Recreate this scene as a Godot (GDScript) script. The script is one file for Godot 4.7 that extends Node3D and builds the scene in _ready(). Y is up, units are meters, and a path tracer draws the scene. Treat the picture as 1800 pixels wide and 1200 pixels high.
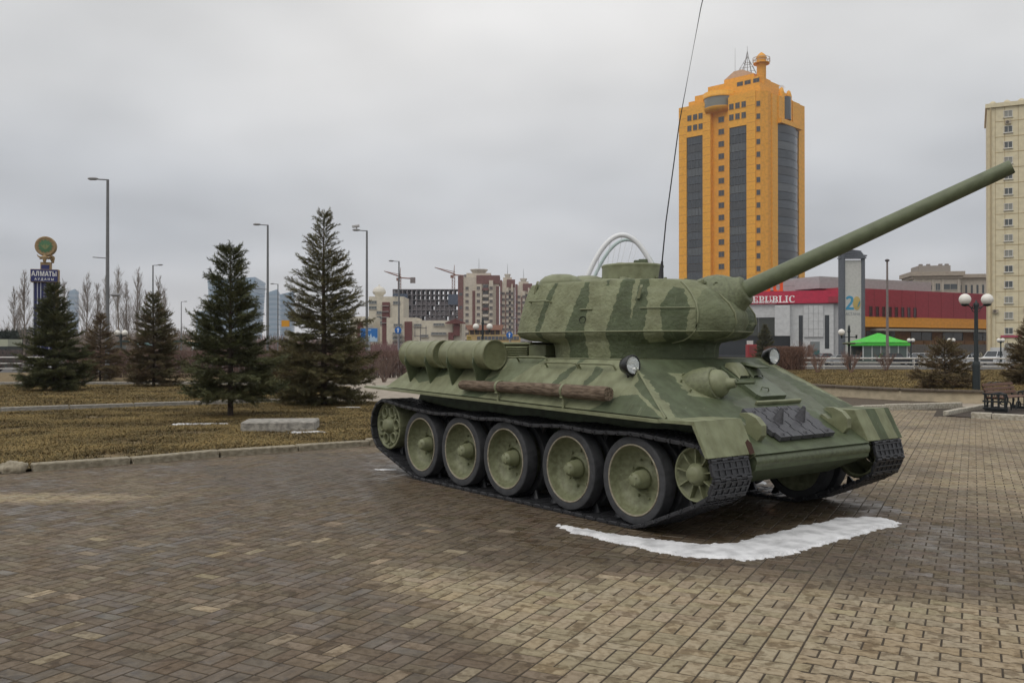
extends Node3D
# A memorial tank on a block-paved square, spruces, street and city behind, under an overcast sky.

# ---------------------------------------------------------------- mesh builder
class Shape:
	var v := PackedVector3Array()
	var n := PackedVector3Array()
	var c := PackedColorArray()
	var uv := PackedVector2Array()
	var tint := Color(1, 1, 1)
	var use_uv := false
	var use_c := false
	func tri(a: Vector3, b: Vector3, d: Vector3) -> void:
		var m := (b - a).cross(d - a).normalized()
		v.append(a); v.append(d); v.append(b)
		n.append(m); n.append(m); n.append(m)
		if use_c:
			c.append(tint); c.append(tint); c.append(tint)
		if use_uv:
			uv.append(Vector2()); uv.append(Vector2()); uv.append(Vector2())
	func quad(a: Vector3, b: Vector3, d: Vector3, e: Vector3) -> void:
		tri(a, b, d)
		tri(a, d, e)
	func tri_n(p: Array, m: Array, t: Array = []) -> void:
		for k in [0, 2, 1]:
			v.append(p[k]); n.append(m[k])
			if use_c:
				c.append(tint)
			if use_uv:
				uv.append(t[k] if t.size() else Vector2())
	# rows of points; smooth normals; wrap closes each row on itself
	func grid(rows: Array, wrap := false, uvs: Array = [], flat := false) -> void:
		var h := rows.size()
		var w: int = rows[0].size()
		var nr := []
		if not flat:
			for i in h:
				var r := PackedVector3Array()
				for j in w:
					var j0: int = (j - 1 + w) % w if wrap else maxi(j - 1, 0)
					var j1: int = (j + 1) % w if wrap else mini(j + 1, w - 1)
					var du: Vector3 = rows[i][j1] - rows[i][j0]
					var dv: Vector3 = rows[mini(i + 1, h - 1)][j] - rows[maxi(i - 1, 0)][j]
					if du.length() < 1e-6:
						du = rows[mini(i + 1, h - 1)][j1] - rows[mini(i + 1, h - 1)][j0] if i == 0 else rows[i - 1][j1] - rows[i - 1][j0]
					r.append(du.cross(dv).normalized())
				nr.append(r)
		for i in h - 1:
			for j in (w if wrap else w - 1):
				var k := (j + 1) % w
				var a: Vector3 = rows[i][j]
				var b: Vector3 = rows[i][k]
				var d: Vector3 = rows[i + 1][k]
				var e: Vector3 = rows[i + 1][j]
				if flat:
					quad(a, b, d, e)
					continue
				var t := []
				if uvs.size():
					var kk := j + 1 if wrap else k
					t = [uvs[i][j], uvs[i][kk], uvs[i + 1][kk], uvs[i + 1][j]]
				if (b - a).length_squared() > 1e-12:
					tri_n([a, b, d], [nr[i][j], nr[i][k], nr[i + 1][k]], [t[0], t[1], t[2]] if t.size() else [])
				if (e - d).length_squared() > 1e-12:
					tri_n([a, d, e], [nr[i][j], nr[i + 1][k], nr[i + 1][j]], [t[0], t[2], t[3]] if t.size() else [])
	func box(at: Vector3, size: Vector3, turn := Basis(), bevel := 0.0) -> void:
		var s := size * 0.5
		if bevel <= 0.0:
			var p := []
			for k in 8:
				p.append(at + turn * Vector3(s.x if k & 1 else -s.x, s.y if k & 2 else -s.y, s.z if k & 4 else -s.z))
			quad(p[4], p[5], p[7], p[6]); quad(p[1], p[0], p[2], p[3])
			quad(p[5], p[1], p[3], p[7]); quad(p[0], p[4], p[6], p[2])
			quad(p[6], p[7], p[3], p[2]); quad(p[0], p[1], p[5], p[4])
			return
		var i := s - Vector3.ONE * bevel
		var q := func(x, y, z, ax):
			return at + turn * Vector3(x * (s.x if ax == 0 else i.x), y * (s.y if ax == 1 else i.y), z * (s.z if ax == 2 else i.z))
		for g in [-1, 1]:
			var f := func(ps):
				if g > 0: quad(ps[0], ps[1], ps[2], ps[3])
				else: quad(ps[3], ps[2], ps[1], ps[0])
			f.call([q.call(g, -1, 1, 0), q.call(g, -1, -1, 0), q.call(g, 1, -1, 0), q.call(g, 1, 1, 0)])
			f.call([q.call(-1, g, 1, 1), q.call(1, g, 1, 1), q.call(1, g, -1, 1), q.call(-1, g, -1, 1)])
			f.call([q.call(-1, -1, g, 2), q.call(1, -1, g, 2), q.call(1, 1, g, 2), q.call(-1, 1, g, 2)])
			for h in [-1, 1]:
				var e := func(ps):
					if g * h > 0: quad(ps[0], ps[1], ps[2], ps[3])
					else: quad(ps[3], ps[2], ps[1], ps[0])
				e.call([q.call(g, h, 1, 0), q.call(g, h, -1, 0), q.call(g, h, -1, 1), q.call(g, h, 1, 1)])
				e.call([q.call(1, g, h, 1), q.call(-1, g, h, 1), q.call(-1, g, h, 2), q.call(1, g, h, 2)])
				e.call([q.call(g, 1, h, 2), q.call(g, -1, h, 2), q.call(g, -1, h, 0), q.call(g, 1, h, 0)])
				for l in [-1, 1]:
					var t := [q.call(g, h, l, 0), q.call(g, h, l, 1), q.call(g, h, l, 2)]
					if g * h * l > 0: tri(t[0], t[1], t[2])
					else: tri(t[2], t[1], t[0])
	func ring(at: Vector3, axis: Vector3, r: float, sides: int, squash := 1.0) -> PackedVector3Array:
		axis = axis.normalized()
		var x := axis.cross(Vector3.UP if absf(axis.y) < 0.98 else Vector3.RIGHT).normalized()
		var y := axis.cross(x)
		var out := PackedVector3Array()
		for k in sides:
			var a := TAU * k / sides
			out.append(at + (x * cos(a) * squash + y * sin(a)) * r)
		return out
	func cyl(a: Vector3, b: Vector3, ra: float, rb: float = -1.0, sides := 10, caps := true) -> void:
		if rb < 0.0: rb = ra
		var p := ring(a, b - a, ra, sides)
		var q := ring(b, b - a, rb, sides)
		grid([p, q], true)
		if caps:
			for k in sides:
				var l := (k + 1) % sides
				tri(a, p[l], p[k])
				tri(b, q[k], q[l])
	# lathe about an axis; profile of (distance along axis, radius)
	func lathe(at: Vector3, axis: Vector3, profile: Array, sides := 24, squash := 1.0, flat := false) -> void:
		var rows := []
		for p in profile:
			rows.append(ring(at + axis.normalized() * p[0], axis, maxf(p[1], 1e-5), sides, squash))
		grid(rows, true, [], flat)
	func tube(path: Array, r, sides := 6) -> void:
		var rows := []
		for k in path.size():
			var d: Vector3 = path[mini(k + 1, path.size() - 1)] - path[maxi(k - 1, 0)]
			rows.append(ring(path[k], d, r[k] if r is Array else r, sides))
		grid(rows, true)
		var e: int = path.size() - 1
		for k in sides:
			var l := (k + 1) % sides
			tri(path[0], rows[0][l], rows[0][k])
			tri(path[e], rows[e][k], rows[e][l])
	# polygon in the xy plane of frame, from z = 0 to depth
	func prism(poly: PackedVector2Array, frame: Transform3D, depth: float) -> void:
		if Geometry2D.is_polygon_clockwise(poly):
			poly = poly.duplicate(); poly.reverse()
		var ids := Geometry2D.triangulate_polygon(poly)
		for k in range(0, ids.size(), 3):
			var q := [poly[ids[k]], poly[ids[k + 1]], poly[ids[k + 2]]]
			if (q[1] - q[0]).cross(q[2] - q[0]) < 0: q.reverse()
			var f := func(p, z): return frame * Vector3(p.x, p.y, z)
			tri(f.call(q[0], depth), f.call(q[1], depth), f.call(q[2], depth))
			tri(f.call(q[2], 0), f.call(q[1], 0), f.call(q[0], 0))
		for k in poly.size():
			var a := poly[k]
			var b := poly[(k + 1) % poly.size()]
			quad(frame * Vector3(a.x, a.y, 0), frame * Vector3(b.x, b.y, 0), frame * Vector3(b.x, b.y, depth), frame * Vector3(a.x, a.y, depth))
	func mesh(m: Material = null) -> ArrayMesh:
		var out := ArrayMesh.new()
		var arr := []
		arr.resize(Mesh.ARRAY_MAX)
		arr[Mesh.ARRAY_VERTEX] = v
		arr[Mesh.ARRAY_NORMAL] = n
		if use_c: arr[Mesh.ARRAY_COLOR] = c
		if use_uv: arr[Mesh.ARRAY_TEX_UV] = uv
		out.add_surface_from_arrays(Mesh.PRIMITIVE_TRIANGLES, arr)
		if m: out.surface_set_material(0, m)
		return out

# ---------------------------------------------------------------- naming
var counts := {}
func numbered(called: String) -> String:
	counts[called] = counts.get(called, 0) + 1
	return called if counts[called] == 1 else "%s_%03d" % [called, counts[called] - 1]
func tag(o: Node3D, label: String, category: String, group := "", kind := "") -> Node3D:
	if label: o.set_meta("label", label)
	if category: o.set_meta("category", category)
	if group: o.set_meta("group", group)
	if kind: o.set_meta("kind", kind)
	return o
func thing(called: String, label: String, category: String, at := Vector3.ZERO, turn := 0.0, group := "") -> Node3D:
	var o := Node3D.new()
	o.name = numbered(called)
	add_child(o)
	o.position = at
	o.rotation.y = turn
	return tag(o, label, category, group)
func part(called: String, s, m: Material, parent: Node3D, at := Vector3.ZERO) -> MeshInstance3D:
	var o := MeshInstance3D.new()
	o.name = called
	o.mesh = s.mesh() if s is Shape else s
	o.material_override = m
	o.position = at
	if parent == self: o.name = numbered(called)
	parent.add_child(o, true)
	return o
func struct(called: String, s, m: Material) -> MeshInstance3D:
	var o := part(called, s, m, self)
	o.set_meta("kind", "structure")
	return o
func copy(o: Node3D, called: String, at: Vector3, turn := 0.0, label := "") -> Node3D:
	var r: Node3D = o.duplicate()
	r.name = numbered(called)
	add_child(r)
	r.position = at
	r.rotation.y = turn
	if label: r.set_meta("label", label)
	return r

# ---------------------------------------------------------------- materials (base colours are linear values)
var mats := {}
var noises := {}
func grain(freq: float, lo: float, hi: float, octaves := 4, size := 512, tone := Color(1, 1, 1), kind := FastNoiseLite.TYPE_SIMPLEX_SMOOTH, from := 0.15, to := 0.85) -> NoiseTexture2D:
	var key := [freq, lo, hi, octaves, size, tone, kind, from, to]
	if noises.has(key): return noises[key]
	var f := FastNoiseLite.new()
	f.noise_type = kind
	f.frequency = freq
	f.fractal_octaves = octaves
	f.seed = noises.size() * 7 + 3
	var g := Gradient.new()
	g.offsets = PackedFloat32Array([from, to])
	g.colors = PackedColorArray([Color(lo * tone.r, lo * tone.g, lo * tone.b).linear_to_srgb(), Color(hi, hi, hi).linear_to_srgb()])
	var t := NoiseTexture2D.new()
	t.noise = f
	t.seamless = true
	t.width = size
	t.height = size
	t.color_ramp = g
	noises[key] = t
	return t
func bumps(freq: float, strength: float, octaves := 4, size := 512, kind := FastNoiseLite.TYPE_SIMPLEX_SMOOTH, aspect := 1.0) -> NoiseTexture2D:
	var key := ["b", freq, strength, octaves, size, kind, aspect]
	if noises.has(key): return noises[key]
	var f := FastNoiseLite.new()
	f.noise_type = kind
	f.frequency = freq
	f.fractal_octaves = octaves
	var t := NoiseTexture2D.new()
	t.noise = f
	t.seamless = true
	t.as_normal_map = true
	t.bump_strength = strength
	t.width = size
	t.height = int(size * aspect)
	noises[key] = t
	return t
func lin(r: float, g: float, b: float) -> Color:
	return Color(r, g, b).linear_to_srgb()
# plain material, cached
func mat(r: float, g: float, b: float, rough := 0.8, metal := 0.0) -> StandardMaterial3D:
	var key := [r, g, b, rough, metal]
	if not mats.has(key):
		var m := StandardMaterial3D.new()
		m.albedo_color = lin(r, g, b)
		m.roughness = rough
		m.metallic = metal
		mats[key] = m
	return mats[key]
# material with grain (per = metres covered by one repeat) and relief
func worn(r: float, g: float, b: float, rough: float, per: float, lo := 0.7, hi := 1.15, relief := 0.0, freq := 0.012, metal := 0.0, tone := Color(1, 1, 1)) -> StandardMaterial3D:
	var key := ["w", r, g, b, rough, per, lo, hi, relief, freq, metal, tone]
	if not mats.has(key):
		var m := StandardMaterial3D.new()
		m.albedo_color = lin(minf(r, 1), minf(g, 1), minf(b, 1))
		m.roughness = rough
		m.metallic = metal
		m.albedo_texture = grain(freq, lo, hi, 5, 512, tone)
		m.uv1_triplanar = true
		m.uv1_world_triplanar = true
		m.uv1_scale = Vector3.ONE / per
		if relief > 0.0:
			m.normal_enabled = true
			m.normal_texture = bumps(0.03, 6.0)
			m.normal_scale = relief
		mats[key] = m
	return mats[key]
func glass(r: float, g: float, b: float, alpha := 0.35) -> StandardMaterial3D:
	var m := StandardMaterial3D.new()
	m.albedo_color = Color(lin(r, g, b), alpha)
	m.transparency = BaseMaterial3D.TRANSPARENCY_ALPHA
	m.roughness = 0.03
	return m
func rows_uv(h: int, w: int) -> Array:
	var out := []
	for i in h:
		var r := []
		for j in w + 1: r.append(Vector2(float(j) / w, float(i) / (h - 1)))
		out.append(r)
	return out
func V(x: float, y: float, z: float) -> Vector3:
	return Vector3(x, y, z)
func letters(words: String, size: float, m: Material, parent: Node3D, at: Vector3, called := "lettering", bold := false, wide := 1.0, serif := false, turn := Basis()) -> MeshInstance3D:
	var t := TextMesh.new()
	var f := SystemFont.new()
	f.font_names = PackedStringArray(["Droid Serif" if serif else "Droid Sans"])
	f.font_weight = 700 if bold else 400
	t.font = f
	t.text = words
	t.font_size = 64
	t.pixel_size = size / 46.0
	t.depth = 0.03
	t.curve_step = 2.0
	var o := part(called, t, m, parent, at)
	o.basis = turn * Basis.from_scale(Vector3(wide, 1, 1))
	return o

# ---------------------------------------------------------------- the tank (x forward, z to its right-hand side)
const KHAKI := Color(0.225, 0.243, 0.145)
const MOSS := Color(0.09, 0.113, 0.06)
func camo(w: int, h: int, base: Color, blot: Color, polys: Array, jitter: float, seed_at: int, third := Color(), polys3: Array = []) -> ImageTexture:
	var im := Image.create(w, h, false, Image.FORMAT_RGB8)
	im.fill(base.linear_to_srgb())
	var f := FastNoiseLite.new()
	f.seed = seed_at
	f.frequency = 0.03
	f.fractal_octaves = 4
	var sets := [[polys, blot], [polys3, third]]
	for st in sets:
		var col: Color = st[1].linear_to_srgb()
		for q in st[0].size():
			var p: Array = st[0][q]
			for y in h:
				var yy := (y + 0.5) / h
				var xs := []
				for k in p.size():
					var a: Array = p[k]
					var b: Array = p[(k + 1) % p.size()]
					if (a[1] <= yy) != (b[1] <= yy):
						xs.append((a[0] + (b[0] - a[0]) * (yy - a[1]) / (b[1] - a[1])) * w)
				xs.sort()
				for k in range(0, xs.size() - 1, 2):
					var x0 := int(xs[k] + f.get_noise_2d(q * 90.0, y * 1.0) * jitter * w)
					var x1 := int(xs[k + 1] + f.get_noise_2d(q * 90.0 + 40.0, y * 1.0 + 500.0) * jitter * w)
					im.fill_rect(Rect2i(x0, y, maxi(0, x1 - x0), 1), col)
	# paint runs, chips and scuffs in the coat
	var rng := RandomNumberGenerator.new()
	rng.seed = seed_at * 13 + 5
	for k in int(w * h / 2600.0):
		var x := rng.randi_range(1, w - 4)
		var y := rng.randi_range(1, h - 4)
		var tone := base.lerp(blot, 0.35 + 0.3 * rng.randf()) if rng.randf() < 0.5 else base.lerp(Color(0.42, 0.41, 0.31), 0.25)
		var a := rng.randf_range(0.25, 0.6)
		for q in rng.randi_range(6, maxi(8, int(h / 6.0))):
			if y + q >= h: break
			if rng.randf() < 0.1: x = clampi(x + rng.randi_range(-1, 1), 0, w - 2)
			im.set_pixel(x, y + q, im.get_pixel(x, y + q).lerp(tone.linear_to_srgb(), a))
			if q % 5 < 3: im.set_pixel(x + 1, y + q, im.get_pixel(x + 1, y + q).lerp(tone.linear_to_srgb(), a * 0.6))
	for k in int(w * h / 1500.0):
		var x := rng.randi_range(1, w - 7)
		var y := rng.randi_range(1, h - 5)
		var tone := Color(0.05, 0.045, 0.03) if rng.randf() < 0.6 else (Color(0.11, 0.05, 0.025) if rng.randf() < 0.35 else Color(0.36, 0.35, 0.26))
		im.fill_rect(Rect2i(x, y, rng.randi_range(1, 4), rng.randi_range(1, 2)), im.get_pixel(x, y).lerp(tone.linear_to_srgb(), rng.randf_range(0.25, 0.75)))
	return ImageTexture.create_from_image(im)
func paint(tex: Texture2D, tone := Color(1, 1, 1), rough := 0.52, bump_freq := 0.02, bump := 0.25, aspect := 1.0) -> StandardMaterial3D:
	var m := StandardMaterial3D.new()
	m.albedo_color = Color(tone.r, tone.g, tone.b).linear_to_srgb()
	m.roughness = 1.0
	m.roughness_texture = grain(0.02, rough * 0.75, rough * 1.3, 4)
	m.albedo_texture = tex
	m.normal_enabled = true
	m.normal_texture = bumps(bump_freq, 8.0, 5, 2048 if aspect < 0.5 else 512, FastNoiseLite.TYPE_SIMPLEX_SMOOTH, aspect)
	m.normal_scale = bump
	m.detail_enabled = true
	m.detail_blend_mode = BaseMaterial3D.BLEND_MODE_MUL
	m.detail_albedo = grain(0.011, 0.62, 1.12, 5, 512, Color(1, 0.97, 0.88))
	m.detail_uv_layer = BaseMaterial3D.DETAIL_UV_2
	m.uv2_triplanar = true
	m.uv2_scale = Vector3.ONE * 0.9
	return m
func green(dark := false) -> StandardMaterial3D:
	var c := MOSS if dark else KHAKI
	return worn(c.r, c.g, c.b, 0.52, 0.9, 0.68, 1.1, 0.12, 0.012, 0.0, Color(1, 0.97, 0.88))

func track_link(horn: bool, spare := false) -> ArrayMesh:
	var s := Shape.new()
	s.box(V(0, 0.011, 0), V(0.138, 0.016, 0.49), Basis(), 0.004)
	# raised grousers and cell walls on the outer face
	for x: float in [-0.062, 0.0, 0.062]:
		s.box(V(x, 0.024, 0), V(0.016, 0.014, 0.47), Basis(), 0.003)
	for z: float in [-0.237, -0.158, -0.079, 0.0, 0.079, 0.158, 0.237]:
		s.box(V(0, 0.0225, z), V(0.14, 0.011, 0.012))
	for k in 7:
		var z := -0.21 + 0.07 * k
		var x := 0.079 if k % 2 == 0 else -0.079
		s.cyl(V(x, 0.012, z - 0.033), V(x, 0.012, z + 0.033), 0.0225, -1, 8)
	s.cyl(V(0.079, 0.012, -0.254), V(0.079, 0.012, 0.256), 0.012, -1, 6)
	for z: float in [-0.237, 0.237]: s.box(V(0, 0.011, z), V(0.105, 0.036, 0.026), Basis(), 0.005)
	if horn:
		var r := []
		for k in 6:
			var t := k / 5.0
			var hx := 0.05 * (1.0 - t * 0.75)
			var hz := 0.028 * (1.0 - t * 0.55)
			var yy := -0.1 * t + 0.006
			r.append(PackedVector3Array([V(-hx + t * .012, yy, -hz), V(hx, yy, -hz), V(hx, yy, hz), V(-hx + t * .012, yy, hz)]))
		s.grid(r, true)
		var e: PackedVector3Array = r[5]
		s.quad(e[3], e[2], e[1], e[0])
	return s.mesh()

func ring_path(p0: Vector2, r0: float, a0: float, a1: float, steps: int) -> Array:
	var out := []
	for k in steps + 1:
		var a := deg_to_rad(lerpf(a0, a1, float(k) / steps))
		out.append(p0 + Vector2(cos(a), sin(a)) * r0)
	return out
func under_tangent(c1: Vector2, r1: float, c2: Vector2, r2: float) -> Vector2:
	var d := c2 - c1
	var b := acos((r1 - r2) / d.length())
	var n1 := (d / d.length()).rotated(b)
	var n2 := (d / d.length()).rotated(-b)
	return n1 if n1.y < n2.y else n2
func track_spots() -> Array:
	var sp := Vector2(-4.753, 0.63)
	var idl := Vector2(0.755, 0.585)
	var w5 := Vector2(-3.85, 0.447)
	var w1 := Vector2(0, 0.447)
	var na := rad_to_deg(under_tangent(sp, 0.33, w5, 0.417).angle())
	var nb := rad_to_deg(under_tangent(w1, 0.417, idl, 0.25).angle())
	if na > 0: na -= 360.0
	if nb > 0: nb -= 360.0
	var pts := []
	pts += ring_path(sp, 0.33, -262.0, na, 14)
	pts += ring_path(w5, 0.417, na, -90.0, 5)
	pts += ring_path(w1, 0.417, -90.0, nb, 5)
	pts += ring_path(idl, 0.25, nb, 84.0, 14)
	for q in [[0.4, 0.852], [0.2, 0.87], [0, 0.874], [-0.25, 0.862], [-0.5, 0.85], [-0.75, 0.861], [-0.946, 0.876], [-1.2, 0.862], [-1.5, 0.845], [-1.8, 0.861], [-2.03, 0.876], [-2.25, 0.866], [-2.48, 0.852], [-2.7, 0.863], [-2.93, 0.877], [-3.15, 0.866], [-3.4, 0.853], [-3.65, 0.866], [-3.85, 0.878], [-4.2, 0.898], [-4.55, 0.94]]:
		pts.append(Vector2(q[0], q[1]))
	var lens := 0.0
	for k in pts.size(): lens += pts[k].distance_to(pts[(k + 1) % pts.size()])
	var count := int(round(lens / 0.166))
	var pitch := lens / count
	var out := []
	var at := 0.0
	var nxt := 0.0
	for k in pts.size():
		var a: Vector2 = pts[k]
		var b: Vector2 = pts[(k + 1) % pts.size()]
		var l := a.distance_to(b)
		while nxt < at + l and out.size() < count:
			out.append(a.lerp(b, (nxt - at) / l))
			nxt += pitch
		at += l
	return out

func road_wheel(s: int, tyre_m, disc_m, rim_m, hub_m) -> Node3D:
	var w := Node3D.new()
	var ax := V(0, 0, s)
	var t := Shape.new()
	for o: float in [0.0, -0.24]:
		t.lathe(V(0, 0, s * o), ax, [[-0.145, 0.336], [-0.145, 0.41], [-0.139, 0.4145], [-0.10, 0.4148], [-0.012, 0.4145], [-0.002, 0.409], [0.001, 0.40], [0.002, 0.372], [0.0015, 0.348], [-0.004, 0.338]], 56)
	part("tyre", t, tyre_m, w)
	var rim := Shape.new()
	rim.lathe(V(0, 0, 0), ax, [[-0.02, 0.339], [0.001, 0.339], [0.004, 0.334], [0.004, 0.325], [-0.004, 0.321]], 56)
	part("rim", rim, rim_m, w)
	var d := Shape.new()
	d.lathe(V(0, 0, 0), ax, [[-0.004, 0.3215], [-0.05, 0.316], [-0.10, 0.302], [-0.14, 0.272], [-0.163, 0.225], [-0.17, 0.175], [-0.165, 0.135], [-0.15, 0.115]], 56)
	d.lathe(V(0, 0, s * -0.25), ax, [[-0.12, 0.33], [-0.1, 0.25], [-0.09, 0.1], [0.1, 0.1], [0.14, 0.12]], 32)
	for k in 8:
		var a := TAU * k / 8 + 0.3
		d.cyl(V(cos(a) * 0.185, sin(a) * 0.185, s * -0.17), V(cos(a) * 0.185, sin(a) * 0.185, s * -0.145), 0.015, 0.013, 6)
	part("disc", d, disc_m, w)
	var h := Shape.new()
	h.lathe(V(0, 0, 0), ax, [[-0.17, 0.125], [-0.15, 0.118], [-0.14, 0.09], [-0.07, 0.086], [-0.065, 0.074], [-0.032, 0.073], [-0.02, 0.07], [0.004, 0.056], [0.014, 0.035], [0.017, 0.0]], 28)
	for k in 5:
		var a := TAU * k / 5 + 0.5
		h.cyl(V(cos(a) * 0.05, sin(a) * 0.05, s * -0.005), V(cos(a) * 0.05, sin(a) * 0.05, s * 0.013), 0.009, -1, 6)
	part("hub_cap", h, hub_m, w)
	return w

func build_tank() -> void:
	var tank := thing("tank", "green camouflaged battle tank standing on block paving with raised gun", "tank", V(2.27, 0, -9.329), -0.9308)
	var g := green()
	var gd := green(true)
	var steel := worn(0.036, 0.037, 0.041, 0.42, 0.5, 0.45, 1.7, 0.3, 0.02, 0.2)
	var rubber := worn(0.05, 0.052, 0.056, 0.75, 0.6, 0.55, 1.35, 0.2)
	var pale := worn(0.30, 0.285, 0.22, 0.7, 0.5, 0.55, 1.15, 0.2, 0.02, 0.0, Color(1, 0.85, 0.7))
	var disc := worn(KHAKI.r, KHAKI.g, KHAKI.b, 0.55, 0.45, 0.5, 1.1, 0.12, 0.012, 0.0, Color(1, 0.96, 0.85))
	# ---- lower hull and nose
	var lower := Shape.new()
	var prof := PackedVector2Array([Vector2(-4.55, 0.5), Vector2(0.52, 0.4), Vector2(0.985, 0.60), Vector2(0.995, 0.66), Vector2(0.97, 0.735), Vector2(0.44, 1.055), Vector2(-4.7, 1.12), Vector2(-4.85, 0.9)])
	lower.prism(prof, Transform3D(Basis(), V(0, 0, -0.88)), 1.76)
	part("lower_hull", lower, worn(0.09, 0.113, 0.06, 0.6, 0.9, 0.6, 1.15, 0.15), tank)
	var nose := Shape.new()
	var nr := []
	for k in 9:
		var a := deg_to_rad(lerpf(-70, 80, k / 8.0))
		nr.append([V(0.938 + cos(a) * 0.066, 0.676 + sin(a) * 0.066, 0.885), V(0.938 + cos(a) * 0.066, 0.676 + sin(a) * 0.066, -0.885)])
	nose.grid(nr)
	part("nose_beam", nose, worn(0.105, 0.125, 0.068, 0.45, 0.7, 0.5, 1.5, 0.25, 0.03), tank)
	# ---- upper hull plates
	var fy := func(x): return 1.052 - 0.02 * (x - 0.4)
	var side_dark := [[[.50, 1], [.57, 1], [.47, .35], [.43, 0], [.36, 0], [.42, .5]], [[.685, 1], [.70, 1], [.66, .3], [.63, .3]], [[.75, .85], [.775, .8], [.745, .2], [.73, .25]], [[.87, .75], [.885, .5], [1, .0], [1, .6]], [[.86, .32], [.9, .36], [.99, .0], [.8, .0]], [[.05, .5], [.2, .8], [.24, .5], [.14, .2]]]
	for s: int in [1, -1]:
		var p := Shape.new()
		p.use_uv = true
		var rows := []
		var uvs := []
		for i in 2:
			var r := []
			var u := []
			for j in 13:
				var t := j / 12.0
				var x := lerpf(-4.72, 0.437, t) if i == 0 else lerpf(-4.3, -0.43, t)
				r.append(V(x, fy.call(x) if i == 0 else 1.567, s * (1.44 if i == 0 else 1.022)))
				u.append(Vector2((x + 4.72) / 5.16, 1.0 - i))
			rows.append(r)
			uvs.append(u)
		p.grid(rows, false, uvs)
		var tx := camo(1024, 128, KHAKI, MOSS, side_dark.map(func(q): return q.map(func(e): return [e[0], 1.0 - e[1]])), 0.012, 5 + s, Color(0.16, 0.185, 0.11), [[[.45, .0], [.56, 0], [.5, .55], [.43, .8]]])
		var o := part("side_plate", p, paint(tx, Color(1, 1, 1), 0.48, 0.012, 0.12, 0.125), tank)
		if s == 1: o.set_meta("label", "sloped khaki side plate with dark brushed bands")
	var gl := Shape.new()
	gl.use_uv = true
	var grows := []
	var guv := []
	for i in 9:
		var y := lerpf(0.742, 1.567, i / 8.0)
		var x := 1.0 - (y - 0.74) / 0.577
		var hw := 0.885 if y < 1.05 else lerpf(1.437, 1.024, (y - 1.05) / 0.517)
		var r := []
		var u := []
		for j in 17:
			r.append(V(x, y, lerpf(hw, -hw, j / 16.0)))
			u.append(Vector2(lerpf(hw, -hw, j / 16.0) / 3.0 + 0.5, 1.0 - i / 8.0))
		grows.append(r)
		guv.append(u)
	# the plate widens above the fenders in one step
	var yb := 1.05
	var cut := []
	var cutu := []
	for i in grows.size():
		if grows[i][0].y < yb: cut.append(grows[i]); cutu.append(guv[i])
	var edge := []
	var edgeu := []
	var edge2 := []
	var edgeu2 := []
	for j in 17:
		edge.append(V(1.0 - (yb - .74) / .577, yb, lerpf(.885, -.885, j / 16.0)))
		edgeu.append(Vector2(lerpf(.885, -.885, j / 16.0) / 3.0 + .5, 1.0 - (yb - .742) / .825))
		edge2.append(V(1.0 - (yb - .74) / .577, yb, lerpf(1.437, -1.437, j / 16.0)))
		edgeu2.append(Vector2(lerpf(1.437, -1.437, j / 16.0) / 3.0 + .5, 1.0 - (yb - .742) / .825))
	cut.append(edge); cutu.append(edgeu)
	gl.grid(cut, false, cutu)
	var up := [edge2]
	var upu := [edgeu2]
	for i in grows.size():
		if grows[i][0].y > yb: up.append(grows[i]); upu.append(guv[i])
	gl.grid(up, false, upu)
	var gt := camo(512, 512, MOSS, KHAKI, [[[.86, .1], [.9, .0], [.99, .5], [.99, .66], [.93, .6]], [[.62, .18], [.74, .16], [.77, .42], [.66, .46], [.6, .3]], [[.0, .66], [.02, .5], [.14, .02], [.2, 0], [.1, .4]], [[.93, .62], [.995, .6], [.99, .7], [.9, .7]]], 0.02, 21, Color(0.125, 0.145, 0.098), [[[.2, .3], [.3, .05], [.42, .1], [.36, .5], [.25, .7], [.18, .6]], [[.5, .45], [.62, .5], [.58, .8], [.46, .8]]])
	part("glacis_plate", gl, paint(gt, Color(1, 1, 1), 0.30, 0.03, 0.14), tank)
	var roof := Shape.new()
	roof.quad(V(-4.3, 1.567, 1.022), V(-0.43, 1.567, 1.022), V(-0.43, 1.567, -1.022), V(-4.3, 1.567, -1.022))
	roof.quad(V(-4.72, 1.155, 1.44), V(-4.3, 1.567, 1.022), V(-4.3, 1.567, -1.022), V(-4.72, 1.155, -1.44))
	part("hull_roof", roof, g, tank)
	var weld := Shape.new()
	for s: int in [1, -1]:
		weld.tube([V(0.437, 1.056, s * 1.437), V(0.0, 1.314, s * 1.23), V(-0.43, 1.569, s * 1.024)], 0.009, 6)
		weld.tube([V(-0.43, 1.569, s * 1.024), V(-2.3, 1.569, s * 1.024), V(-4.3, 1.569, s * 1.024)], 0.007, 6)
	part("weld_seam", weld, g, tank)
	# ---- fenders
	for s: int in [1, -1]:
		var f := Shape.new()
		for k in 10:
			var x0 := lerpf(-5.2, 0.44, k / 10.0)
			var x1 := lerpf(-5.2, 0.44, (k + 1) / 10.0)
			var y0: float = fy.call(x0) - 0.012
			var y1: float = fy.call(x1) - 0.012
			var za := 0.89 * s
			var zb := 1.5 * s
			f.quad(V(x0, y0, za), V(x1, y1, za), V(x1, y1, zb), V(x0, y0, zb))
			f.quad(V(x0, y0, zb), V(x1, y1, zb), V(x1, y1 - 0.028, zb), V(x0, y0 - 0.028, zb))
			f.quad(V(x0, y0 - 0.006, za), V(x1, y1 - 0.006, za), V(x1, y1 - 0.006, zb - 0.002 * s), V(x0, y0 - 0.006, zb - 0.002 * s))
		f.box(V(-5.235, 1.135, s * 1.3), V(0.09, 0.02, 0.36))
		part("fender", f, g, tank)
		var m := Shape.new()
		m.use_uv = true
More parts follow.
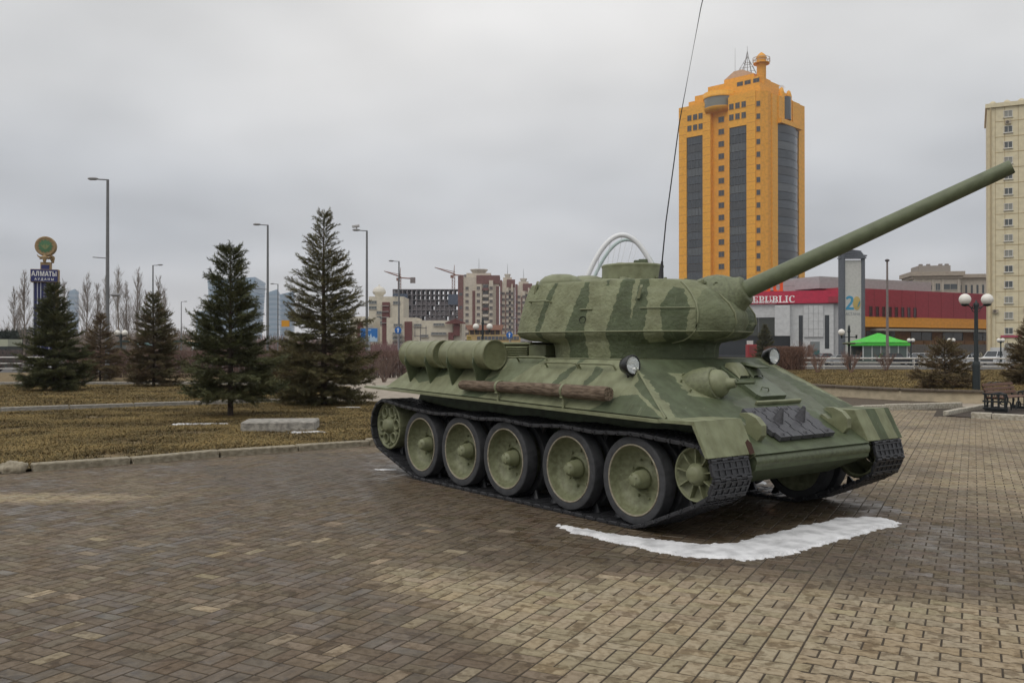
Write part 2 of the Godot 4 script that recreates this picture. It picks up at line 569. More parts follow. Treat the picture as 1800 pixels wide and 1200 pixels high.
		var zi := 0.885 * s
		var zo := 1.502 * s
		m.box(V(0.614, 1.047, s * 1.193), V(0.43, 0.008, 0.618), Basis(V(0, 0, 1), 0.014))
		var fd := V(0.985, 0.75, 0) - V(0.828, 1.05, 0)
		m.box(V(0.9065, 0.9, s * 1.193), V(0.008, fd.length(), 0.618), Basis(V(0, 0, 1), atan2(fd.x, -fd.y)), 0.003)
		# outer lip and inner side of the mudguard
		m.prism(PackedVector2Array([Vector2(0.40, 1.046), Vector2(0.83, 1.05), Vector2(0.985, 0.752), Vector2(0.955, 0.752), Vector2(0.805, 1.022), Vector2(0.40, 1.02)]), Transform3D(Basis(), V(0, 0, zo - 0.004)), 0.008)
		m.prism(PackedVector2Array([Vector2(0.42, 1.046), Vector2(0.83, 1.05), Vector2(0.99, 0.735), Vector2(0.93, 0.70), Vector2(0.44, 1.0)]), Transform3D(Basis(), V(0, 0, zi - 0.004)), 0.008)
		m.uv.clear()
		for q in m.v: m.uv.append(Vector2(q.z * 1.6 + q.x * 0.0, q.x + q.y))
		m.use_uv = true
		var mt := camo(256, 256, KHAKI, MOSS, [[[.0, .0], [.28, .0], [.22, .5], [.3, 1], [0, 1]], [[.62, 0], [.78, 0], [.72, 1], [.6, 1]]] if s < 0 else [[[.9, .0], [1, .0], [1, .3], [.94, .2]]], 0.03, 40 + s)
		part("front_mudguard", m, paint(mt, Color(1, 1, 1), 0.55, 0.012, 0.1), tank)
		if s > 0:
			var rust := Shape.new()
			rust.prism(PackedVector2Array([Vector2(0.005, 0.0), Vector2(0.075, 0.012), Vector2(0.082, 0.10), Vector2(0.052, 0.14), Vector2(0.012, 0.118)]), Transform3D(Basis(V(0, 0, -1), V(fd.x, fd.y, 0).normalized() * -1.0, V(1, 0.52, 0).normalized()), V(0.989, 0.748, 0.97)), 0.006)
			part("rusty_corner", rust, worn(0.055, 0.022, 0.013, 0.9, 0.15, 0.5, 1.4, 0.6, 0.03), tank)
	# ---- running gear
	var wheel := road_wheel(1, rubber, disc, pale, g)
	var wheel_far := road_wheel(-1, rubber, disc, pale, g)
	for s: int in [1, -1]:
		for x: float in [0.0, -0.946, -2.03, -2.931, -3.85]:
			var w: Node3D = (wheel if s > 0 else wheel_far).duplicate()
			w.name = "road_wheel"
			tank.add_child(w, true)
			w.position = V(x, 0.448, s * 1.42)
			w.rotation.z = x * 1.3
		var idl := Shape.new()
		idl.lathe(V(0, 0, 0), V(0, 0, s), [[-0.36, 0.20], [-0.36, 0.244], [0.0, 0.244], [0.004, 0.236], [0.0, 0.226], [-0.05, 0.222], [-0.07, 0.10]], 40)
		for k in 9:
			var a := TAU * k / 9.0 + 0.2
			var e := V(cos(a), sin(a), 0)
			idl.box(e * 0.155 + V(0, 0, s * -0.03), V(0.16, 0.012, 0.06), Basis(V(0, 0, 1), a))
		var idm := part("idler_wheel", idl, disc, tank, V(0.755, 0.585, s * 1.40))
		var ih := Shape.new()
		ih.lathe(V(0, 0, 0), V(0, 0, s), [[-0.06, 0.10], [0.0, 0.10], [0.01, 0.085], [0.04, 0.075], [0.06, 0.05], [0.066, 0.0]], 24)
		part("hub_cap", ih, g, idm)
		var spk := Shape.new()
		spk.lathe(V(0, 0, 0), V(0, 0, s), [[-0.36, 0.24], [-0.36, 0.315], [-0.3, 0.32], [-0.06, 0.32], [0.0, 0.325], [0.006, 0.31], [0.0, 0.285], [-0.04, 0.27], [-0.05, 0.1]], 40)
		for k in 6:
			var a := TAU * k / 6.0 + 0.1
			var e := V(cos(a), sin(a), 0)
			spk.lathe(e * 0.2 + V(0, 0, s * -0.05), V(0, 0, s), [[0.0, 0.082], [0.045, 0.078], [0.055, 0.066], [0.045, 0.052], [0.0, 0.05]], 16)
			spk.box(e.rotated(V(0, 0, 1), 0.52) * 0.19 + V(0, 0, s * -0.03), V(0.17, 0.03, 0.03), Basis(V(0, 0, 1), a + 0.52))
			spk.cyl(e.rotated(V(0, 0, 1), 0.52) * 0.26 + V(0, 0, s * -0.03), e.rotated(V(0, 0, 1), 0.52) * 0.26 + V(0, 0, s * 0.02), 0.02, -1, 8)
		var spm := part("drive_sprocket", spk, disc, tank, V(-4.753, 0.63, s * 1.38))
		var sh := Shape.new()
		sh.lathe(V(0, 0, 0), V(0, 0, s), [[-0.06, 0.12], [-0.01, 0.115], [0.0, 0.095], [0.05, 0.085], [0.065, 0.05], [0.068, 0.0]], 24)
		part("hub_cap", sh, g, spm)
		# tracks, link by link
		var track := Node3D.new()
		track.name = "track"
		tank.add_child(track, true)
		var la := track_link(true)
		var lb := track_link(false)
		var spots := track_spots()
		var cnt := spots.size()
		for k in cnt:
			var a: Vector2 = spots[k]
			var b: Vector2 = spots[(k + 1) % cnt]
			var t := (b - a).normalized()
			var nn := Vector2(t.y, -t.x)
			var l := part("track_link", la if k % 2 == 0 else lb, steel, track)
			var mid := (a + b) * 0.5
			l.transform = Transform3D(Basis(V(t.x, t.y, 0), V(nn.x, nn.y, 0), V(t.x, t.y, 0).cross(V(nn.x, nn.y, 0))), V(mid.x, mid.y, s * 1.225))
	# swing arms between the wheels and the hull wall
	for s: int in [1, -1]:
		for x: float in [0.0, -0.946, -2.03, -2.931, -3.85]:
			var a := Shape.new()
			a.cyl(V(x, 0.448, s * 1.3), V(x, 0.448, s * 0.98), 0.06, -1, 12)
			a.box(V(x + 0.16, 0.49, s * 0.95), V(0.40, 0.12, 0.08), Basis(V(0, 0, 1), 0.3), 0.02)
			part("swing_arm", a, gd, tank)
	# ---- engine deck louvres behind the turret
	var deck := Shape.new()
	deck.box(V(-3.3, 1.735, 0), V(1.75, 0.03, 1.5), Basis(), 0.008)
	deck.box(V(-2.46, 1.65, 0), V(0.04, 0.15, 1.46))
	deck.box(V(-4.13, 1.65, 0), V(0.04, 0.15, 1.46))
	for s: int in [1, -1]: deck.box(V(-2.31, 1.65, s * 0.66), V(0.3, 0.14, 0.15), Basis(), 0.01)
	var dk := part("engine_deck", deck, g, tank)
	for s: int in [1, -1]:
		for y: float in [1.585, 1.612, 1.639, 1.666, 1.693]:
			var b := Shape.new()
			b.box(V(-3.3, y, s * 0.735), V(1.62, 0.007, 0.05), Basis(V(1, 0, 0), 0.5 * s))
			part("louvre", b, g, dk)
	# ---- fuel drums on the side
	for x: float in [-2.93, -3.975]:
		var hl := 0.48 if x > -3.5 else 0.425
		var d := Shape.new()
		d.lathe(V(x, 1.60, 1.25), V(1, 0, 0), [[-hl + 0.012, 0.0], [-hl + 0.012, 0.155], [-hl, 0.16], [-hl, 0.178], [-hl + 0.017, 0.178], [-hl + 0.022, 0.171], [hl - 0.022, 0.171], [hl - 0.017, 0.178], [hl, 0.178], [hl, 0.16], [hl - 0.015, 0.155], [hl - 0.018, 0.0]], 40)
		var fd := part("fuel_drum", d, worn(0.21, 0.222, 0.125, 0.45, 0.8, 0.65, 1.12, 0.15, 0.012, 0.0, Color(1, 0.97, 0.88)), tank)
		for o: float in [-hl * 0.6, hl * 0.58]:
			var st := Shape.new()
			st.lathe(V(x + o, 1.60, 1.25), V(1, 0, 0), [[-0.014, 0.171], [-0.012, 0.177], [0.012, 0.177], [0.014, 0.171]], 40)
			part("strap", st, g, fd)
			var br := Shape.new()
			br.prism(PackedVector2Array([Vector2(1.10, 1.45), Vector2(1.12, 1.39), Vector2(1.33, 1.17), Vector2(1.37, 1.30), Vector2(1.435, 1.50), Vector2(1.42, 1.60), Vector2(1.40, 1.55), Vector2(1.36, 1.465), Vector2(1.30, 1.43), Vector2(1.22, 1.428)]), Transform3D(Basis(V(0, 0, 1), V(0, 1, 0), V(-1, 0, 0)), V(x + o + 0.012, 0, 0)), 0.024)
			part("bracket", br, gd, fd)
	# ---- unditching log
	var lg := Shape.new()
	var lr := []
	var fn := FastNoiseLite.new()
	fn.frequency = 0.9
	for i in 40:
		var x := lerpf(-2.9, -0.33, i / 39.0)
		var r := PackedVector3Array()
		for j in 20:
			var a := TAU * j / 20
			var rr := lerpf(0.056, 0.072, i / 39.0) * (1.0 + 0.16 * fn.get_noise_3d(x * 0.7, cos(a) * 2.2, sin(a) * 2.2)) + (0.004 if (j * 7 + int(i / 9.0)) % 5 == 0 else 0.0)
			if i == 0 or i == 39: rr *= 0.9
			r.append(V(x, 1.245 + sin(a) * rr + 0.006 * sin(x * 3.0), 1.42 - cos(a) * rr))
		lr.append(r)
	lg.grid(lr, true)
	for e in [0, 39]:
		var mid := V(lr[e][0].x, 1.245 + 0.006 * sin(lr[e][0].x * 3.0), 1.42)
		for j in 20: lg.tri(mid, lr[e][(j + 1) % 20], lr[e][j])
	var bark := worn(0.19, 0.145, 0.105, 0.95, 0.8, 0.3, 1.4, 0.9, 0.02, 0.0, Color(1, 0.88, 0.75))
	bark = bark.duplicate()
	bark.uv1_scale = V(0.5, 3.5, 3.5)
	bark.uv1_world_triplanar = false
	var log_o := part("log", lg, bark, tank)
	log_o.set_meta("label", "weathered brown log strapped along the side")
	for x: float in [-2.12, -0.98]:
		var st := Shape.new()
		st.lathe(V(x, 1.245, 1.42), V(1, 0, 0.05), [[-0.016, 0.068], [-0.014, 0.077], [0.014, 0.077], [0.016, 0.068]], 24)
		st.box(V(x, 1.13, 1.45), V(0.03, 0.12, 0.012))
		st.cyl(V(x - 0.02, 1.18, 1.47), V(x + 0.02, 1.18, 1.47), 0.012, -1, 8)
		part("strap", st, g, log_o)
	# ---- grab rails on the hull side
	for r in [[-2.24, -1.70, 1.60], [-1.66, -1.14, 1.545], [-1.10, -0.56, 1.54]]:
		var b := Shape.new()
		var zz: float = 1.022 + (1.567 - r[2] + 0.06) * 0.84
		b.tube([V(r[0] - 0.0, r[2] - 0.09, zz + 0.0), V(r[0], r[2] - 0.03, zz + 0.05), V(r[0] + 0.05, r[2] - 0.02, zz + 0.055), V(r[1] - 0.05, r[2] - 0.02, zz + 0.055), V(r[1], r[2] - 0.03, zz + 0.05), V(r[1], r[2] - 0.09, zz)], 0.011, 8)
		part("grab_rail", b, g, tank)
	# ---- headlights
	for h in [V(-0.31, 1.515, 1.16), V(-0.36, 1.585, -1.10)]:
		var b := Shape.new()
		b.lathe(h, V(1, 0.05, 0), [[-0.10, 0.0], [-0.098, 0.045], [-0.07, 0.075], [0.0, 0.097], [0.045, 0.102], [0.055, 0.094], [0.05, 0.086]], 28)
		b.cyl(h + V(-0.02, -0.09, 0), h + V(-0.03, -0.2, -0.03), 0.016, -1, 8)
		b.tube([h + V(0.045, -0.105, 0.0), h + V(0.06, -0.11, 0.03), h + V(0.05, -0.08, 0.1)], 0.006, 6)
		var o := part("headlight", b, worn(0.018, 0.019, 0.02, 0.35, 0.3, 0.6, 1.3), tank)
		var refl := Shape.new()
		refl.lathe(h, V(1, 0.05, 0), [[-0.05, 0.0], [-0.03, 0.05], [0.04, 0.086]], 24)
		part("reflector", refl, mat(0.75, 0.76, 0.76, 0.18, 1.0), o)
		var ln := Shape.new()
		ln.lathe(h, V(1, 0.05, 0), [[0.045, 0.087], [0.06, 0.06], [0.066, 0.0]], 24)
		for k in 7: ln.box(h + V(0.057, 0.003, -0.066 + 0.022 * k), V(0.006, 0.12 * sqrt(maxf(0.1, 1.0 - pow((k - 3) / 3.6, 2))), 0.005))
		part("lens", ln, glass(0.85, 0.9, 0.88, 0.3), o)
	# ---- hull machine gun in its ball
	var gn := V(0.5, 0.866, 0).normalized()
	var at := func(x, z): return V(x, 0.742 + (1.0 - x) * 0.577, z)
	var bl := Shape.new()
	var bd := V(0.93, 0.28, -0.20).normalized()
	var b0: Vector3 = at.call(-0.06, 0.50) - gn * 0.125
	bl.lathe(b0, bd, [[-0.16, 0.05], [-0.1, 0.13], [0.0, 0.185], [0.1, 0.2], [0.2, 0.195], [0.28, 0.178], [0.31, 0.168], [0.318, 0.155], [0.312, 0.142]], 36)
	for k in range(2, 7):
		var a := TAU * k / 9
		bl.cyl(at.call(0.06 + cos(a) * 0.22, 0.50 + sin(a) * 0.25), at.call(0.06 + cos(a) * 0.22, 0.50 + sin(a) * 0.25) + gn * 0.03, 0.012, -1, 6)
	var blo := part("machine_gun_mount", bl, worn(0.17, 0.185, 0.10, 0.5, 0.5, 0.6, 1.15, 0.25, 0.02), tank)
	var ball := Shape.new()
	var bc: Vector3 = b0 + bd * 0.30
	var gun_dir := V(0.95, 0.06, -0.28).normalized()
	ball.lathe(bc, gun_dir, [[-0.05, 0.14], [0.0, 0.145], [0.06, 0.135], [0.10, 0.108], [0.125, 0.075], [0.135, 0.055], [0.2, 0.046], [0.21, 0.035], [0.21, 0.0]], 28)
	part("ball", ball, g, blo)
	var mg := Shape.new()
	mg.cyl(bc + gun_dir * 0.2, bc + gun_dir * 0.40, 0.018, 0.016, 12)
	mg.lathe(bc + V(0.09, 0.078, 0.0), V(0.8, 0.6, 0), [[-0.02, 0.026], [0.012, 0.026], [0.014, 0.014], [-0.02, 0.012]], 14)
	part("barrel", mg, gd, blo)
	# ---- driver's hatch with two periscope hoods
	var hf := Transform3D(Basis(V(0, 0, -1), V(-0.866, 0.5, 0), V(0.5, 0.866, 0)), at.call(0.28, -0.05))
	var ht := Shape.new()
	ht.prism(PackedVector2Array([Vector2(0.03, 0), Vector2(0.44, 0), Vector2(0.47, 0.04), Vector2(0.47, 0.56), Vector2(0.44, 0.6), Vector2(0.03, 0.6), Vector2(0, 0.56), Vector2(0, 0.04)]), hf, 0.045)
	var hto := part("driver_hatch", ht, worn(0.105, 0.128, 0.075, 0.38, 0.7, 0.7, 1.2, 0.12), tank)
	for k in 2:
		var pb := Shape.new()
		var o := hf * V(0.13 + 0.22 * k, 0.43, 0.04)
		var rows := []
		for i in 7:
			var t := i / 6.0
			var hh := 0.10 * sin(PI * (0.12 + 0.72 * t))
			rows.append([o + V(0.09 - t * 0.2, -0.05 + t * 0.115 + hh * 0.2, -0.085), o + V(0.09 - t * 0.2, -0.05 + t * 0.115 + hh, -0.07), o + V(0.09 - t * 0.2, -0.05 + t * 0.115 + hh, 0.07), o + V(0.09 - t * 0.2, -0.05 + t * 0.115 + hh * 0.2, 0.085)])
		pb.grid(rows)
		if k == 1: pb.box(o + V(0.05, 0.085, 0.0), V(0.2, 0.012, 0.2), Basis(V(0, 0, 1), -0.15), 0.004)
		pb.box(o + V(-0.02, 0.0, 0), V(0.1, 0.1, 0.14))
		part("periscope_hood", pb, g if k == 0 else gd, hto)
	var hg := Shape.new()
	for k in 2: hg.cyl(hf * V(0.10 + 0.2 * k, 0.61, 0.03), hf * V(0.18 + 0.2 * k, 0.61, 0.03), 0.022, -1, 10)
	hg.tube([hf * V(0.16, 0.12, 0.045), hf * V(0.17, 0.13, 0.07), hf * V(0.24, 0.1, 0.07), hf * V(0.25, 0.09, 0.045)], 0.006, 6)
	part("hinge", hg, gd, hto)
	var sr := Shape.new()
	sr.box(at.call(0.345, -0.29) + gn * 0.02, V(0.03, 0.04, 0.72), Basis(V(0, 0, 1), -0.52), 0.006)
	part("splash_rail", sr, g, tank)
	# ---- spare track plates on the glacis
	var spare := Node3D.new()
	spare.name = "spare_track"
	tank.add_child(spare)
	spare.set_meta("label", "dark spare track plates with two horns bolted to the front plate")
	var slate := worn(0.075, 0.076, 0.084, 0.55, 0.4, 0.6, 1.35, 0.3, 0.02)
	for k in 5:
		var ls := Shape.new()
		var z0 := 0.42 - 0.172 * k
		var frame := Transform3D(Basis(V(0, 0, -1), V(-0.866, 0.5, 0), V(0.5, 0.866, 0)), at.call(0.895, z0) + gn * 0.012)
		var edge_pts := PackedVector2Array()
		var toothed := func(x0, flip):
			var out := []
			for q in 6:
				var y := 0.02 + q * 0.083
				var o := 0.014 if (q % 2 == 0) else -0.014
				out.append(Vector2(x0 + o, y)); out.append(Vector2(x0 + o, y + 0.072))
			if flip: out.reverse()
			return out
		for q in toothed.call(0.0, false): edge_pts.append(q)
		for q in toothed.call(0.155, true): edge_pts.append(q)
		ls.prism(edge_pts, frame, 0.045)
		if k == 1 or k == 3:
			var rows := []
			for i in 7:
				var t := i / 6.0
				var hw := 0.042 * (1.0 - t * 0.78)
				var hl := 0.062 * (1.0 - t * 0.7)
				var r := PackedVector3Array()
				for j in 12:
					var a := TAU * j / 12
					r.append(frame * V(0.08 + cos(a) * hw, 0.27 + sin(a) * hl + t * 0.02, 0.04 + 0.14 * t))
				rows.append(r)
			ls.grid(rows, true)
			var top := frame * V(0.08, 0.29, 0.187)
			for j in 12: ls.tri(top, rows[6][j], rows[6][(j + 1) % 12])
		for q in ([0.06, 0.44] if k % 2 == 0 else [0.46]):
			ls.lathe(frame * V(0.08, q, 0.043), gn, [[0.0, 0.022], [0.008, 0.022], [0.01, 0.012], [0.02, 0.012], [0.02, 0.0]], 10)
		part("track_plate", ls, slate, spare)
	# ---- tow hooks
	for z: float in [0.60, -0.74]:
		var h := Shape.new()
		var b: Vector3 = at.call(0.70, z)
		h.prism(PackedVector2Array([Vector2(-0.15, -0.0), Vector2(0.16, -0.0), Vector2(0.175, 0.07), Vector2(0.13, 0.15), Vector2(0.04, 0.175), Vector2(-0.06, 0.16), Vector2(-0.13, 0.12), Vector2(-0.135, 0.10), Vector2(-0.05, 0.10), Vector2(-0.02, 0.06), Vector2(-0.05, 0.03), Vector2(-0.14, 0.03)]), Transform3D(Basis(V(0.866, -0.5, 0), V(0.5, 0.866, 0), V(0, 0, 1)), b), 0.07)
		part("tow_hook", h, g, tank)
	build_turret(tank, g, gd)

func turret_ring(ctrl: Array, y: float, yr := 0.0) -> PackedVector3Array:
	var full := []
	for k in ctrl.size(): full.append(Vector2(ctrl[k][0], ctrl[k][1]))
	for k in range(ctrl.size() - 2, 0, -1): full.append(Vector2(ctrl[k][0], -ctrl[k][1]))
	var m := full.size()
	var out := PackedVector3Array()
	for k in m:
		for q in 6:
			var p: Vector2 = full[k].cubic_interpolate(full[(k + 1) % m], full[(k - 1 + m) % m], full[(k + 2) % m], q / 6.0)
			out.append(V(p.x, y, p.y))
	out.reverse()
	return out
func build_turret(tank: Node3D, g: Material, gd: Material) -> void:
	var s := Shape.new()
	s.use_uv = true
	var circ := func(r):
		return [[r, 0], [r * .94, r * .34], [r * .77, r * .64], [r * .42, r * .91], [-r * .1, r * .995], [-r * .55, r * .835], [-r * .88, r * .48], [-r, 0]]
	var lv := [
		[1.571, circ.call(0.925)], [1.60, circ.call(0.93)], [1.69, circ.call(0.935)], [1.735, circ.call(0.955)],
		[1.765, [[1.04, 0], [1.03, .33], [.88, .63], [.5, .87], [-.1, .93], [-.64, .83], [-1.12, .54], [-1.16, 0]]],
		[1.80, [[1.19, 0], [1.17, .35], [.96, .66], [.54, .91], [-.1, .965], [-.69, .885], [-1.20, .61], [-1.25, 0]]],
		[1.848, [[1.25, 0], [1.235, .36], [1.02, .68], [.56, .935], [-.1, .985], [-.71, .905], [-1.225, .63], [-1.285, 0]]],
		[1.866, [[1.26, 0], [1.245, .365], [1.03, .68], [.56, .93], [-.1, .975], [-.71, .895], [-1.22, .625], [-1.28, 0]]],
		[1.95, [[1.30, 0], [1.28, .37], [1.06, .68], [.56, .92], [-.1, .96], [-.70, .88], [-1.21, .615], [-1.27, 0]]],
		[2.05, [[1.285, 0], [1.265, .37], [1.06, .67], [.56, .90], [-.1, .935], [-.69, .86], [-1.195, .60], [-1.255, 0]]],
		[2.15, [[1.215, 0], [1.20, .36], [1.03, .65], [.54, .87], [-.1, .905], [-.68, .83], [-1.175, .585], [-1.235, 0]]],
		[2.25, [[1.10, 0], [1.09, .345], [.96, .61], [.51, .83], [-.1, .87], [-.665, .795], [-1.15, .57], [-1.21, 0]]],
		[2.33, [[0.985, 0], [.975, .32], [.88, .57], [.49, .79], [-.1, .835], [-.65, .765], [-1.125, .55], [-1.185, 0]]],
		[2.385, [[.89, 0], [.88, .30], [.80, .53], [.46, .755], [-.1, .80], [-.64, .735], [-1.10, .535], [-1.16, 0]]],
		[2.41, [[.86, 0], [.85, .29], [.77, .515], [.45, .742], [-.1, .788], [-.635, .723], [-1.09, .527], [-1.15, 0]]],
		[2.42, [[.80, 0], [.79, .26], [.70, .47], [.42, .69], [-.1, .735], [-.6, .67], [-1.03, .49], [-1.09, 0]]],
		[2.435, [[.5, 0], [.5, .16], [.45, .3], [.26, .44], [-.1, .46], [-.45, .43], [-.7, .3], [-.74, 0]]],
		[2.44, [[-.099, 0], [-.0995, .0005], [-.1, .001], [-.1, .001], [-.1, .001], [-.101, .001], [-.1015, .0005], [-.102, 0]]]]
	var rows := []
	var uvs := []
	var fn := FastNoiseLite.new()
	fn.frequency = 3.0
	for l in lv:
		var r := turret_ring(l[1], l[0])
		for k in r.size():
			if l[0] > 1.75 and l[0] < 2.4: r[k] += V(r[k].x, 0, r[k].z).normalized() * fn.get_noise_3dv(r[k]) * 0.012
		var u := []
		for p in r: u.append(Vector2((p.x + 1.4) / 5.6 if p.z >= 0 else 1.0 - (p.x + 1.4) / 5.6, 1.0 - (p.y - 1.55) / 0.9))
		u.append(u[0])
		rows.append(r)
		uvs.append(u)
	s.grid(rows, true, uvs)
	var X := func(x): return (x + 1.4) / 5.6
	var Y := func(y): return 1.0 - (y - 1.55) / 0.9
	var bands := []
	for b in [[[-.68, 2.41], [-.61, 2.41], [-.70, 2.12], [-.77, 1.86], [-.70, 1.72], [-.76, 1.72], [-.85, 1.86], [-.80, 2.1]],
		[[-.25, 2.40], [-.19, 2.40], [-.16, 2.2], [-.17, 1.9], [-.15, 1.56], [-.42, 1.56], [-.41, 1.86], [-.33, 2.13]],
		[[.19, 2.42], [.33, 2.42], [.35, 2.1], [.40, 1.84], [.42, 1.56], [.12, 1.56], [.09, 1.84], [.16, 2.13]],
		[[.40, 2.42], [.48, 2.42], [.53, 2.05], [.5, 1.84], [.55, 1.56], [.40, 1.56], [.37, 1.84]],
		[[.73, 2.33], [.84, 2.30], [.93, 2.1], [.9, 1.8], [.98, 1.56], [.62, 1.56], [.70, 1.86], [.65, 2.1]],
		[[.02, 2.43], [.05, 2.43], [.05, 2.35], [.02, 2.35]], [[.5, 1.74], [1.4, 1.8], [1.4, 1.5], [.4, 1.5]],
		[[1.12, 2.2], [1.2, 2.3], [1.32, 2.0], [1.2, 1.7], [1.1, 1.8]]]:
		bands.append(b.map(func(e): return [X.call(e[0]), Y.call(e[1])]))
		bands.append(b.map(func(e): return [1.0 - X.call(e[0]), Y.call(e[1])]))
	var tx := camo(2048, 384, KHAKI, MOSS, bands, 0.004, 77, Color(0.165, 0.185, 0.105), [[[X.call(1.0), 0.0], [X.call(1.4), 0.0], [X.call(1.4), 1.0], [X.call(1.04), 1.0], [X.call(.98), .5]]])
	var shell := paint(tx, Color(1, 1, 1), 0.58, 0.05, 0.34, 0.17)
	var t := part("turret", s, shell, tank, V(-1.4, 0, 0))
	t.rotation.y = deg_to_rad(21.3)
	t.set_meta("label", "cast turret in khaki with dark vertical brushed bands")
	# weld line where the halves meet, and the seam of the front casting
	var wl := Shape.new()
	var lr := turret_ring(lv[6][1], 1.857)
	var path := []
	for k in lr.size() + 1: path.append(lr[k % lr.size()] * V(1.003, 1, 1.003))
	wl.tube(path, 0.008, 5)
	for sg: int in [1, -1]:
		var sp := []
		for k in range(3, 14):
			var r: Array = lv[k][1]
			var a := Vector2(r[2][0], r[2][1])
			var b := Vector2(r[3][0], r[3][1])
			var q := a.lerp(b, 0.12 + 0.0 * k) + Vector2(0.012, 0.018)
			sp.append(V(q.x, lv[k][0], sg * q.y))
		wl.tube(sp, 0.010, 6)
		var sq := []
		for k in range(4, 12):
			var r: Array = lv[k][1]
			sq.append(V(r[1][0] + 0.012, lv[k][0], sg * (r[1][1] - 0.03)))
		wl.tube(sq, 0.012, 6)
		wl.tube([V(.45, 2.10, sg * .918), V(.75, 2.10, sg * .845), V(.98, 2.10, sg * .72)], 0.006, 5)
	part("weld_seam", wl, g, t)
	# gun: mantlet, sleeve and barrel about the raised axis
	var dirg := V(cos(deg_to_rad(22.9)), sin(deg_to_rad(22.9)), 0)
	var base := V(1.22, 2.282, 0)
	var mt := Shape.new()
	mt.lathe(base - dirg * 0.02, dirg, [[-0.6, 0.28], [-0.48, 0.315], [-0.34, 0.325], [-0.22, 0.312], [-0.13, 0.285], [-0.07, 0.25], [-0.02, 0.21], [0.02, 0.182], [0.06, 0.165], [0.085, 0.158], [0.10, 0.145], [0.102, 0.10]], 40, 0.95)
	for q in [V(1.12, 2.12, 0.27), V(1.02, 2.36, 0.2), V(1.22, 1.99, 0.16)]:
		mt.lathe(q, V(0.55, 0.25, 0.8), [[-0.03, 0.04], [0.02, 0.034], [0.03, 0.022], [0.015, 0.016], [-0.02, 0.015]], 14)
	part("mantlet", mt, worn(0.17, 0.19, 0.105, 0.6, 0.5, 0.6, 1.15, 0.5, 0.02), t)
	var gb := Shape.new()
	gb.lathe(base, dirg, [[-0.1, 0.098], [0.1, 0.097], [0.5, 0.092], [1.5, 0.081], [2.5, 0.0705], [2.79, 0.0675], [2.81, 0.064], [2.812, 0.059], [2.80, 0.056], [2.80, 0.0]], 36)
	part("gun_barrel", gb, worn(0.145, 0.17, 0.095, 0.5, 0.8, 0.72, 1.12, 0.08, 0.012), t)
	# roof fittings
	var cu := Shape.new()
	var cc := V(-0.2, 2.42, -0.34)
	cu.lathe(cc, V(0, 1, 0), [[-0.03, 0.39], [0.0, 0.372], [0.02, 0.37], [0.21, 0.365], [0.222, 0.372], [0.24, 0.372], [0.25, 0.36], [0.253, 0.33], [0.25, 0.0]], 48)
	for k in 5:
		var a := 0.2 + k * 1.25
		cu.box(cc + V(cos(a) * 0.372, 0.09, sin(a) * 0.372), V(0.012, 0.022, 0.12), Basis(V(0, 1, 0), -a))
	var cuo := part("cupola", cu, g, t)
	var cl := Shape.new()
	cl.box(cc + V(0.1, 0.28, -0.02), V(0.16, 0.05, 0.13), Basis(V(0, 1, 0), 0.3), 0.01)
	cl.box(cc + V(0.13, 0.305, -0.02), V(0.1, 0.02, 0.1), Basis(V(0, 1, 0), 0.3), 0.004)
	part("periscope", cl, gd, cuo)
	var cv := Shape.new()
	cv.lathe(cc + V(-0.15, 0.25, 0.02), V(0, 1, 0), [[-0.01, 0.09], [0.02, 0.085], [0.035, 0.05], [0.038, 0.0]], 20)
	part("lid", cv, g, cuo)
	for d in [[-0.86, 0.24, 0.26], [-0.70, -0.12, 0.25]]:
		var ds := Shape.new()
		var cd := V(d[0], 2.43, d[1])
		ds.lathe(cd, V(0, 1, 0), [[-0.04, d[2]], [0.02, d[2]], [0.05, d[2] * 0.93], [0.09, d[2] * 0.74], [0.115, d[2] * 0.45], [0.122, 0.0]], 32)
		part("ventilator_dome", ds, g, t)
	var lh := Shape.new()
	lh.lathe(V(-0.18, 2.415, 0.34), V(0, 1, 0), [[-0.01, 0.3], [0.018, 0.3], [0.03, 0.28], [0.032, 0.0]], 32)
	lh.box(V(0.02, 2.45, 0.34), V(0.06, 0.04, 0.2), Basis(), 0.01)
	part("loader_hatch", lh, g, t)
	var rp := Shape.new()
	rp.prism(PackedVector2Array([Vector2(0.30, -0.55), Vector2(0.74, -0.42), Vector2(0.92, -0.26), Vector2(0.92, 0.26), Vector2(0.74, 0.42), Vector2(0.30, 0.55)]), Transform3D(Basis(V(1, -0.075, 0), V(0, 0, 1), V(0.075, 1, 0)), V(0, 2.447, 0)), 0.018)
	for q in [[.36, .5], [.55, .46], [.75, .38], [.88, .22], [.9, 0.0], [.36, -.5], [.75, -.38]]:
		rp.cyl(V(q[0], 2.455 - q[0] * .075, q[1]), V(q[0], 2.485 - q[0] * .075, q[1]), 0.018, -1, 8)
	part("roof_plate", rp, g, t)
